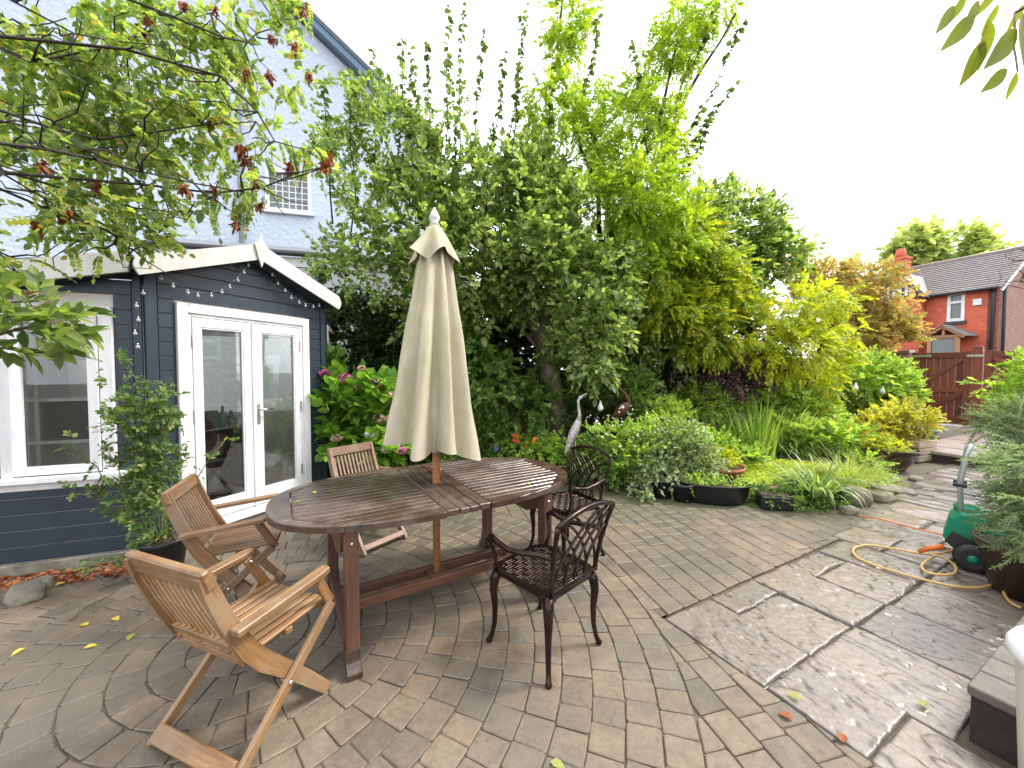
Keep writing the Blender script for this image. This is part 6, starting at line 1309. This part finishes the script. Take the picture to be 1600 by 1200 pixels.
pk = plant('pink_flower', 'small purple-pink flowering plant in front of the square trough', 'flower', H(1208, 770, 4.2), [blob(1207, 775, 4.1, 8, 8, .05)], 20, SPR_T, MATS['leaf_mid'], 1.0, ns=2, sr=.003); flowers(pk, [at(1208 + dx, 760 + dy, 4.0) for dx, dy in ((0, 0), (3, 2), (-2, 3), (1, -3))], .045, MATS['petal_pink'])
plant('fern', 'bright ferny leaves spreading beside the brown bowl', 'fern', H(1362, 745, 5.4), [blob(1368, 748, 5.1, 18, 9), blob(1350, 730, 5.4, 22, 12)], 130, [pinnate_t(8, .22, .05, .3, .4, 280 + i) for i in range(3)], MATS['leaf_lime'], .9, .7, .1)
plant('pond_plant', 'broad pale leaves at the far edge of the pond', 'plant', H(1270, 690, 6.2), [blob(1260, 675, 6.0, 40, 14), blob(1300, 690, 5.8, 36, 16), blob(1330, 680, 6.0, 30, 14)], 260, SPR_L, MATS['leaf_lime'], .8)
plant('red_stemmed_plant', 'rusty yellow foliage behind the brown glazed bowl', 'plant', H(1345, 700, 6.0), [blob(1345, 690, 5.9, 30, 20), blob(1370, 665, 6.2, 26, 20)], 260, SPR_S, MATS['leaf_bush_yellow'], 1.0)
yb2 = plant('yellow_azalea', 'yellow-green bush with orange tips in the planter by the step', 'shrub', H(1415, 690, 6.4), [blob(1415, 655, 6.3, 32, 24), blob(1398, 668, 6.3, 22, 16), blob(1438, 664, 6.2, 16, 16)], 480, SPR_S, MATS['leaf_bush_yellow'], 1.1)
clump('strappy_plant', 'tall green strap leaves between the white daisies and the iris', 'plant', H(1105, 690, 5.6), 150, .28, .8, .024, MATS['leaf_blade'], .4, .5, seed=21)
clump('strappy_plant', 'yellow-green strap leaves arching at the back of the bed below the purple shrub', 'plant', H(1160, 640, 6.7), 170, .45, .85, .022, MATS['leaf_strap'], .35, .7, seed=22)
plant('ground_plant', 'lime green low foliage between the terracotta bowl and the iris', 'plant', H(1130, 715, 5.2), [blob(1120, 705, 5.2, 40, 18), blob(1160, 715, 5.1, 34, 14), blob(1100, 690, 5.4, 30, 18)], 420, SPR_S, MATS['leaf_lime'], .8, .7, .3)
plant('ground_plant', 'fresh green ground cover along the stones by the path', 'plant', H(1350, 760, 4.9), [blob(1345, 765, 4.75, 26, 12), blob(1372, 755, 4.9, 20, 10), blob(1320, 790, 4.4, 16, 10)], 300, SPR_T, MATS['leaf_lime'], 1.5, .7, .2)
plant('leafy_plant', 'tall fresh green foliage behind the iris under the golden shrub', 'plant', H(1200, 650, 6.9), [blob(1205, 625, 6.8, 60, 26), blob(1260, 640, 6.7, 40, 22), blob(1100, 630, 6.8, 50, 26)], 620, LANCE, MATS['leaf_lime'], 1.2, .7, .3)
# herons
def bird(name, label, mat, neck, nr, body, legs, beak, Y, brad):
    b = at(legs[0][0][0], 700, Y); o = thing(name, label, 'statue', (b.x, Y, .1)); A = lambda p: at(p[0], p[1], Y)
    m = MB(); m.tube([A(p) for p in neck], nr, 10); m.ball(A(neck[0]), nr[0] * 1.5, 10, 7, (1.3, 1, .9)); m.build('neck', mat, o, True)
    m = MB(); m.tube([A(beak[0]), A(beak[1])], [nr[0] * .9, .002], 8); m.build('beak', mat, o, True)
    a, c = A(body[0]), A(body[1]); pts = [a.lerp(c, t) for t in (0, .12, .3, .5, .7, .88, 1)]; m = MB(); m.tube(pts, [brad * k for k in (.35, .75, 1, 1, .75, .4, .1)], 14); m.build('body', mat, o, True)
    for s, (p, q) in zip((-1, 1), legs): m = MB(); m.tube([A(p) + Vector((0, s * .02, 0)), Vector((A(q).x, Y + s * .02, .08))], .007, 6); m.build('leg', mat, o, True)
    return o
bird('heron_statue', 'whitewashed metal heron statue behind the far metal chair', MATS['white_metal'], [(907, 621), (903.5, 626), (904, 636), (905.5, 648), (904, 657)], [.016, .016, .017, .02, .035], [(906, 652), (882, 712)], [((894, 695), (894, 750)), ((899, 690), (899, 750))], [(907, 620), (918, 614)], 4.9, .056)
bird('heron_statue', 'rusty iron heron statue under the apple tree', MATS['rusty_iron'], [(965, 590), (963, 598), (968, 607), (977, 616), (982, 626), (980, 636)], [.02, .02, .022, .024, .03, .045], [(983, 630), (955, 655)], [((970, 650), (970, 700)), ((976, 650), (976, 700))], [(965, 589), (958, 580)], 5.5, .085)
bird('crane_statue', 'small dark iron crane statue at the far side of the pond', MATS['dark_iron'], [(1271, 572), (1273, 580), (1272, 588), (1268, 596)], [.02, .02, .025, .04], [(1272, 590), (1252, 604)], [((1258, 602), (1254, 650)), ((1264, 602), (1263, 650))], [(1271, 571), (1283, 574)], 7.0, .10)
# hanging teardrop bulbs on wire hooks
for (x, y, Y, lb) in ((938, 637, 5.3, 'white teardrop solar bulb hanging between the two herons'), (1337, 606, 7.2, 'white teardrop solar bulb hanging right of the dark crane'), (1302, 611, 7.2, 'clear teardrop solar bulb just right of the dark crane'), (1379, 612, 7.4, 'clear teardrop solar bulb in front of the round shrub'), (1286, 633, 6.8, 'round clear solar bulb below the dark crane')):
    c = at(x, y, Y); o = thing('solar_bulb', lb, 'garden light', (c.x + .25, Y + .1, .1), 0, 'solar bulbs in the beds'); m = MB(); m.tube([(c.x + .28, Y + .1, .1), (c.x + .26, Y + .1, c.z - .1), (c.x + .2, Y + .05, c.z + .13), (c.x + .08, Y, c.z + .16), (c.x, Y, c.z + .11), (c.x, Y, c.z + .07)], .004, 5); m.build('hook', MATS['dark_iron'], o, True)
    m = MB(); m.lathe([(.004, .10), (.012, .085), (.016, .06), (.028, .03), (.04, 0), (.036, -.025), (.02, -.042), (.002, -.048)], c, 14); m.build('bulb', MATS['lid_white'] if 'white' in lb else MATS['bulb_glass'], o, True)
# rocks on the edge of the path
def rock(px, py, sx, sy, sz, lb, flat=1.0, group='stones edging the bed'):
    p = gp(px, py); m = MB(); s = random.random() * 90; n1, n2 = 16, 10; vs = []; fs = []
    for i in range(n2 + 1):
        th = math.pi * i / n2
        for k in range(n1):
            a = 2 * math.pi * k / n1; d = Vector((math.sin(th) * math.cos(a), math.sin(th) * math.sin(a), math.cos(th))); q = max(abs(d.x), abs(d.y), abs(d.z)); r_ = (1 / (q ** .45)) * (1 + .22 * noise.noise(d * 1.6 + Vector((s, 0, 0))) + .08 * noise.noise(d * 5 + Vector((s, 3, 0)))); vs.append((d.x * r_ * sx, d.y * r_ * sy, d.z * r_ * sz * flat))
    for i in range(n2):
        for k in range(n1): k2 = (k + 1) % n1; fs.append((i * n1 + k, (i + 1) * n1 + k, (i + 1) * n1 + k2, i * n1 + k2))
    m.add(vs, fs, True); o = m.build('stone', MATS['rock']); o.location = (p.x, p.y + sy, sz * .6); o.rotation_euler = (0, 0, random.random() * 3); return tag(o, lb, 'stone', group)
rock(1352, 793, .13, .12, .12, 'rounded pale stone at the corner of the bed by the strappy plant'); rock(1388, 786, .17, .12, .06, 'low brown stone right of the rounded pale stone'); rock(1412, 772, .22, .16, .03, 'flat grey slab stone lying beside the path edge'); rock(1400, 755, .2, .12, .03, 'flat mossy stone under the tan feathery grass'); rock(1440, 752, .1, .07, .03, 'small flat stone on the path below the brown bowl'); rock(1335, 806, .07, .06, .05, 'small stone in front of the rounded pale stone')
rock(1065, 640, .2, .15, .08, 'weathered stone block among the grasses at the back of the pond'); rock(1235, 670, .22, .18, .1, 'rounded tan boulder beside the daylily leaves')
# bowls and planters by the step
p = gp(1408, 738); b2 = pot('glazed_bowl', 'brown glazed bowl beside the path near the step', (p.x + .05, p.y + .2, 0), [(.15, 0), (.24, .14), (.26, .27), (.31, .28), (.31, .305)], MATS['glazed_brown']); plant('moss_plant', 'yellow-green mossy plant filling the brown glazed bowl', 'plant', (b2.location.x, b2.location.y, .30), [(np.array((b2.location.x, b2.location.y, .33)), np.array((.28, .28, .07)))], 260, SPR_T, MATS['leaf_yellow'], 1.1, .7, .4)
p = gp(1438, 722); o = thing('wooden_planter', 'weathered wooden box planter behind the brown bowl', 'planter', (p.x + .05, p.y + .2, 0), R(20)); 
for zz in (.06, .17, .28): m = MB(); m.box((0, 0, zz), (.5, .42, .10), None, .006); m.build('side_board', MATS['planter_wood'], o)
p = gp(1455, 700, TZ); pot('teal_pot', 'teal glazed pot on the step corner behind the wooden planter', (p.x, p.y + .2, .0), [(.15, 0), (.22, .42), (.25, .43), (.25, .47)], MATS['teal_pot'])
p = gz(1355, 665, .12); pot('plant_pot', 'blue-grey pot with red flowers in front of the round shrub', (p.x, p.y + .3, .1), [(.15, 0), (.2, .3), (.22, .31), (.22, .34)], MATS['blue_pot'])
rg = plant('red_geranium', 'red-flowered geraniums in front of the round shrub', 'plant', (p.x, p.y + .3, .42), [blob(1358, 635, p.y + .25, 22, 14)], 120, SPR_S, MATS['leaf_lime'], 1.1); flowers(rg, [at(*q, p.y) for q in ((1362, 628), (1360, 632), (1366, 630), (1352, 622), (1350, 630), (1364, 626))], .14, MATS['petal_red'])
og = plant('orange_geranium', 'orange-red flowers behind the daylily by the dark crane', 'plant', H(1285, 650, 7.0), [blob(1285, 650, 6.9, 26, 14)], 150, SPR_S, MATS['leaf_lime'], 1.1); flowers(og, [at(1268 + 5.2 * k, 636 + (k * 37 % 11), 6.7) for k in range(8)], .13, MATS['petal_orange'])
clump('arching_grass', 'pale arching grass stems in the middle of the far bed', 'grass', H(1320, 680, 6.4), 60, .3, .9, .012, MATS['leaf_straw'], .5, .9, seed=11)
# ---- hose cart
w0_ = gp(1513, 893); cx_ = Vector((.65, -.76, 0)).normalized(); cy_2 = Vector((.76, .65, 0)).normalized(); co = w0_ + cy_2 * .15
hc = thing('hose_cart', 'green plastic hose reel cart with grey handle on the path', 'hose cart', (co.x, co.y, 0), math.atan2(cx_.y, cx_.x)); Mx = Matrix(((1, 0, 0, 0), (0, 0, -1, .115), (0, 1, 0, 0), (0, 0, 0, 1)))
m = MB(); m.prism([(-.13, .20), (-.05, .12), (.26, .10), (.34, .16), (.33, .26), (.20, .36), (.13, .405), (-.05, .41), (-.10, .36)], 0, .23, .018, Mx); m.build('body', MATS['hose_green'], hc)
m = MB(); m.lathe([(.062, .40), (.066, .44), (.058, .44), (.054, .41)], (-.02, .0, 0), 20); m.build('cup_holder', MATS['hose_green'], hc); m = MB(); m.prism([(.05, .2), (.2, .17), (.26, .22), (.2, .3), (.08, .33)], .232, .25, .006, Mx); m.build('side_panel', MATS['hose_green'], hc); m = MB(); m.prism([(-.12, .18), (-.04, .10), (.06, .10), (.02, .22), (-.08, .26)], .231, .242, .004, Mx); m.build('reel_cover', MATS['black_plastic'], hc)
for s in (-1, 1):
    rw_ = Matrix.Rotation(R(90), 3, 'X'); m = MB(); m.lathe([(.06, -.022), (.092, -.024), (.102, -.012), (.102, .012), (.092, .024), (.06, .022)], (0.02, s * .15, .102), 26, rot=rw_); wl = m.build('wheel', MATS['black_plastic'], hc); m = MB(); m.lathe([(.01, -.03), (.028, -.03), (.03, 0), (.028, .03), (.01, .032)], (.02, s * .15, .102), 14, rot=rw_); m.build('hub', MATS['hose_green'], wl)
    m = MB(); m.box((-.055, s * .06, .60), (.07, .035, .03), None, .006); m.build('clip', MATS['black_plastic'], hc)
m = MB(); m.tube([(-.045, -.06, .36), (-.055, -.06, .62), (-.03, -.06, .83), (-.015, -.05, .88), (-.012, 0, .892), (-.015, .05, .88), (-.03, .06, .83), (-.055, .06, .62), (-.045, .06, .36)], .0165, 10); m.build('handle', MATS['grey_tube'], hc)
m = MB(); m.tube([(-.12, -.11, .13), (-.2, -.13, .09), (-.25, -.14, .05)], [.02, .018, .014], 10); m.build('nozzle', MATS['hose_orange'], hc)
hp_ = [(1555, 838), (1520, 852), (1490, 860), (1450, 866), (1400, 858), (1360, 852), (1338, 855), (1333, 863), (1345, 874), (1385, 889), (1440, 905), (1490, 916), (1530, 918), (1562, 911), (1567, 918), (1570, 930), (1580, 942), (1596, 950)]
hl = [(1462, 868), (1448, 876), (1440, 885), (1448, 894), (1470, 898), (1488, 897), (1494, 890), (1488, 880), (1470, 870), (1452, 866)]
def smooth(P, k=4):
    out = []
    for i in range(len(P) - 1):
        a, b, c, d = P[max(i - 1, 0)], P[i], P[i + 1], P[min(i + 2, len(P) - 1)]
        for q in range(k): t = q / k; out.append(.5 * ((2 * b) + (c - a) * t + (2 * a - 5 * b + 4 * c - d) * t * t + (-a + 3 * b - 3 * c + d) * t ** 3))
    return out + [P[-1]]
ho_ = thing('garden_hose', 'yellow garden hose looped over the wet flagstones', 'hose', gp(1400, 880)); 
for i, (pl, z0) in enumerate(((hp_, .018), (hl, .03))): m = MB(); m.tube(smooth([gp(x, y, z0 + (.16 * max(0, 1 - k / 3) if i == 0 else 0)) for k, (x, y) in enumerate(pl)]), .0085, 8); m.build('hose_run', MATS['hose_yellow'], ho_, True)
m = MB(); m.tube([gp(1340, 806, .02), gp(1380, 812, .02), gp(1430, 826, .02), gp(1475, 836, .02)], .006, 6); tag(m.build('orange_rope', MATS['hose_orange']), 'thin orange rope across the path above the hose', 'rope')
# ---- potted fir on the right
fp_ = Vector((3.38, 2.42, 0)); pot('tall_pot', 'big dark brown pot of the fir at the right edge', fp_, [(.2, 0), (.26, .28), (.285, .29), (.285, .33)], MATS['glazed_brown'])
fi = thing('potted_fir', 'blue-green fir branches reaching over the hose cart', 'fir', fp_ + UP * .3); m = MB(); m.tube([fp_ + UP * .3, fp_ + UP * .7, fp_ + UP * 1.25], [.03, .024, .008], 8); NE = [sprig_t(34, .17, .026, .10, 1.0, .15, 300 + i, stem=.005) for i in range(4)]; SP, SD = [], []
for (x, y, Y, z0) in ((1552, 722, 2.45, .78), (1560, 722, 2.3, .80), (1568, 728, 2.2, .82), (1575, 735, 2.15, .82), (1590, 745, 2.15, .82), (1562, 765, 2.4, .64), (1570, 785, 2.3, .60), (1560, 802, 2.4, .54), (1568, 822, 2.3, .47), (1580, 800, 2.15, .56), (1580, 845, 2.25, .41), (1590, 858, 2.1, .42), (1575, 755, 2.5, .70), (1580, 775, 2.4, .7), (1600, 720, 2.2, .92), (1570, 712, 2.5, .86), (1590, 700, 2.3, .95), (1600, 780, 2.0, .6), (1595, 830, 2.05, .5)):
    b = fp_ + UP * z0; e = at(x, y, Y); pts = limb(m, b, e, .01, .003, .05, 9, 5); d = (e - b).normalized()
    for k in range(2, 9):
        for q in range(5): SP.append(pts[k]); SD.append(d * .8 + Vector((random.gauss(0, .55), random.gauss(0, .55), random.gauss(-.05, .22))))
m.build('trunk', MATS['bark_dark'], fi, True); V, F = stamp(NE, np.array(SP), np.array(SD), rng.uniform(.65, 1.05, len(SP))); np_mesh('needles', V, F, MATS['leaf_conifer'], fi)
# ---- shrubs at the right edge, barrow, bare branches
plant('pale_shrub', 'pale lime shrub with upright shoots in front of the right gate leaf', 'shrub', H(1590, 700, 4.9), [blob(1602, 605, 4.8, 30, 28), blob(1545, 598, 4.9, 18, 8), blob(1585, 640, 4.8, 24, 16), blob(1612, 575, 4.7, 20, 22)], 280, SPR_S, MATS['leaf_lime'], .95, .7, .4, ns=14, stem='bark')
plant('dark_fir', 'low dark green fir spreading below the pale shrub', 'fir', H(1590, 700, 4.6), [blob(1575, 668, 4.5, 44, 20), blob(1600, 650, 4.4, 30, 24)], 240, NE, MATS['leaf_conifer'], 1.5, .8, 0, stem='bark')
wbp = gp(1526, 668, TZ); wb2 = thing('wheelbarrow_wheel', 'red-rimmed black wheel standing against the gate foot', 'wheel', (wbp.x - .05, wbp.y - .25, TZ), math.atan2(gd.y, gd.x)); rw_ = Matrix.Rotation(R(90), 3, 'X'); m = MB(); m.lathe([(.13, -.04), (.18, -.045), (.205, -.02), (.205, .02), (.18, .045), (.13, .04)], (0, 0, .205), 26, rot=rw_); m.build('tyre', MATS['black_plastic'], wb2); m = MB(); m.lathe([(.01, -.05), (.06, -.045), (.13, -.03), (.13, .03), (.06, .045), (.01, .05)], (0, 0, .205), 22, rot=rw_); m.build('rim', MATS['wheel_red'], wb2)
tb2 = Vector((7.2, 4.9, 0)); bt = thing('bare_tree', 'bare purple-brown twigs at the right edge over the roof', 'tree', tb2); m = MB(); j = Vector((7.1, 4.95, 2.4)); m.tube([tb2, Vector((7.2, 4.9, 1.2)), j], [.05, .04, .03], 8)
for (x, y) in ((1560, 440), (1572, 402), (1585, 385), (1590, 420), (1600, 375), (1578, 445), (1596, 440)):
    pts = limb(m, j, at(x, y, 5.0), .014, .003, .12, 9, 5)
    for k in range(3, 9): limb(m, pts[k], pts[k] + Vector((random.gauss(-.05, .12), random.gauss(0, .1), random.gauss(.02, .12))), .004, .0015, .15, 5, 4)
m.build('branches', MATS['purple_twig'], bt, True)
# ---- white bin, bottom right
bn = thing('waste_bin', 'white lidded bin at the lower right edge', 'bin', (1.79, 1.10, 0)); m = MB(); m.lathe([(.155, 0), (.165, .02), (.188, .51), (.19, .54)], n=36); m.build('bin_body', MATS['bin_white'], bn); m = MB(); m.lathe([(.203, .525), (.208, .53), (.208, .555), (.195, .575), (.15, .59), (.01, .597)], n=36); m.build('lid', MATS['lid_white'], bn)
# ---- kerb stones, litter and fallen leaves by the summerhouse
rock(16, 946, .12, .08, .055, 'pale broken kerb stone at the foot of the window wall', group='kerb stones by the summerhouse'); rock(50, 926, .06, .05, .045, 'small pinkish stone beside the broken kerb stone', group='kerb stones by the summerhouse')
P = np.array([C0 - LD * random.uniform(0, 1.0) + LN * random.uniform(.03, .28) + UP * .006 for _ in range(420)]); V, F = stamp([leaf_t(.04, .35, .15)], P, rng.normal(0, 1, P.shape) * (1, 1, .3), rng.uniform(.5, 1.2, len(P))); tag(np_mesh('leaf_litter', V, F, MATS['seed_brown']), 'brown fallen leaves swept against the summerhouse base', 'leaf litter', kind='stuff')
for i, (x, y, z0, lb) in enumerate(((130, 1013, .006, 'large yellow fallen leaf nearest the front chair on the left paving'), (137, 977, .006, 'yellow fallen leaf on the paving left of the front chair back'), (177, 965, .006, 'small yellow fallen leaf behind the front chair back'), (40, 1012, .006, 'small yellow fallen leaf at the left edge of the paving'), (208, 990, .006, 'pale green fallen leaf close behind the front chair'), (85, 915, .02, 'bright yellow leaf among the brown litter by the kerb stone'), (1254, 1092, .012, 'olive fallen leaf on the front flagstone'), (1441, 1103, .012, 'pale fallen leaf on the flagstone beside the low wall'), (1240, 1123, .008, 'red-brown fallen leaf at the edge of the front flagstone'), (1316, 1160, .012, 'red-brown fallen leaf near the corner of the front flagstone'), (490, 768, TZP + .004, 'yellow leaf on the left end of the table'), (470, 784, TZP + .004, 'pale leaf near the left rim of the table'), (828, 757, TZP + .004, 'yellow-green leaf on the right half of the table'), (860, 1190, .006, 'tan fallen leaf on the paving at the bottom centre'))):
    p = gp(x, y, z0); V, F = leaf_t(.055 if z0 < .5 else .04, .32, .1); a = random.random() * 6; m = MB(); c, s = math.cos(a), math.sin(a); m.add([(v[0] * c - v[1] * s, v[0] * s + v[1] * c, v[2] + .001) for v in V], [tuple(f) for f in F], True); o = m.build('fallen_leaf', MATS['petal_yellow'] if 'yellow' in lb else (MATS['seed_brown'] if 'brown' in lb else MATS['leaf_maple'])); o.location = p; tag(o, lb, 'leaf', 'fallen leaves')
P = np.array([gp(675 + random.gauss(0, 7), 735 + random.gauss(0, 2), TZP + .01) for _ in range(14)]); V, F = stamp([leaf_t(.04, .3, .2)], P, rng.normal(0, 1, P.shape) * (1, 1, .3), rng.uniform(.6, 1.2, len(P))); tag(np_mesh('dead_leaves', V, F, MATS['seed_brown']), 'little heap of dry brown leaves by the parasol pole on the table', 'leaf litter', kind='stuff')
m = MB(); q = [gp(110, 968, .01), gp(130, 948, .02), gp(160, 935, .015), gp(185, 922, .01)]; m.tube(q, [.006, .005, .004, .003], 6); tag(m.build('twig', MATS['bark']), 'pale curved twig lying on the paving left of the front chair', 'twig')
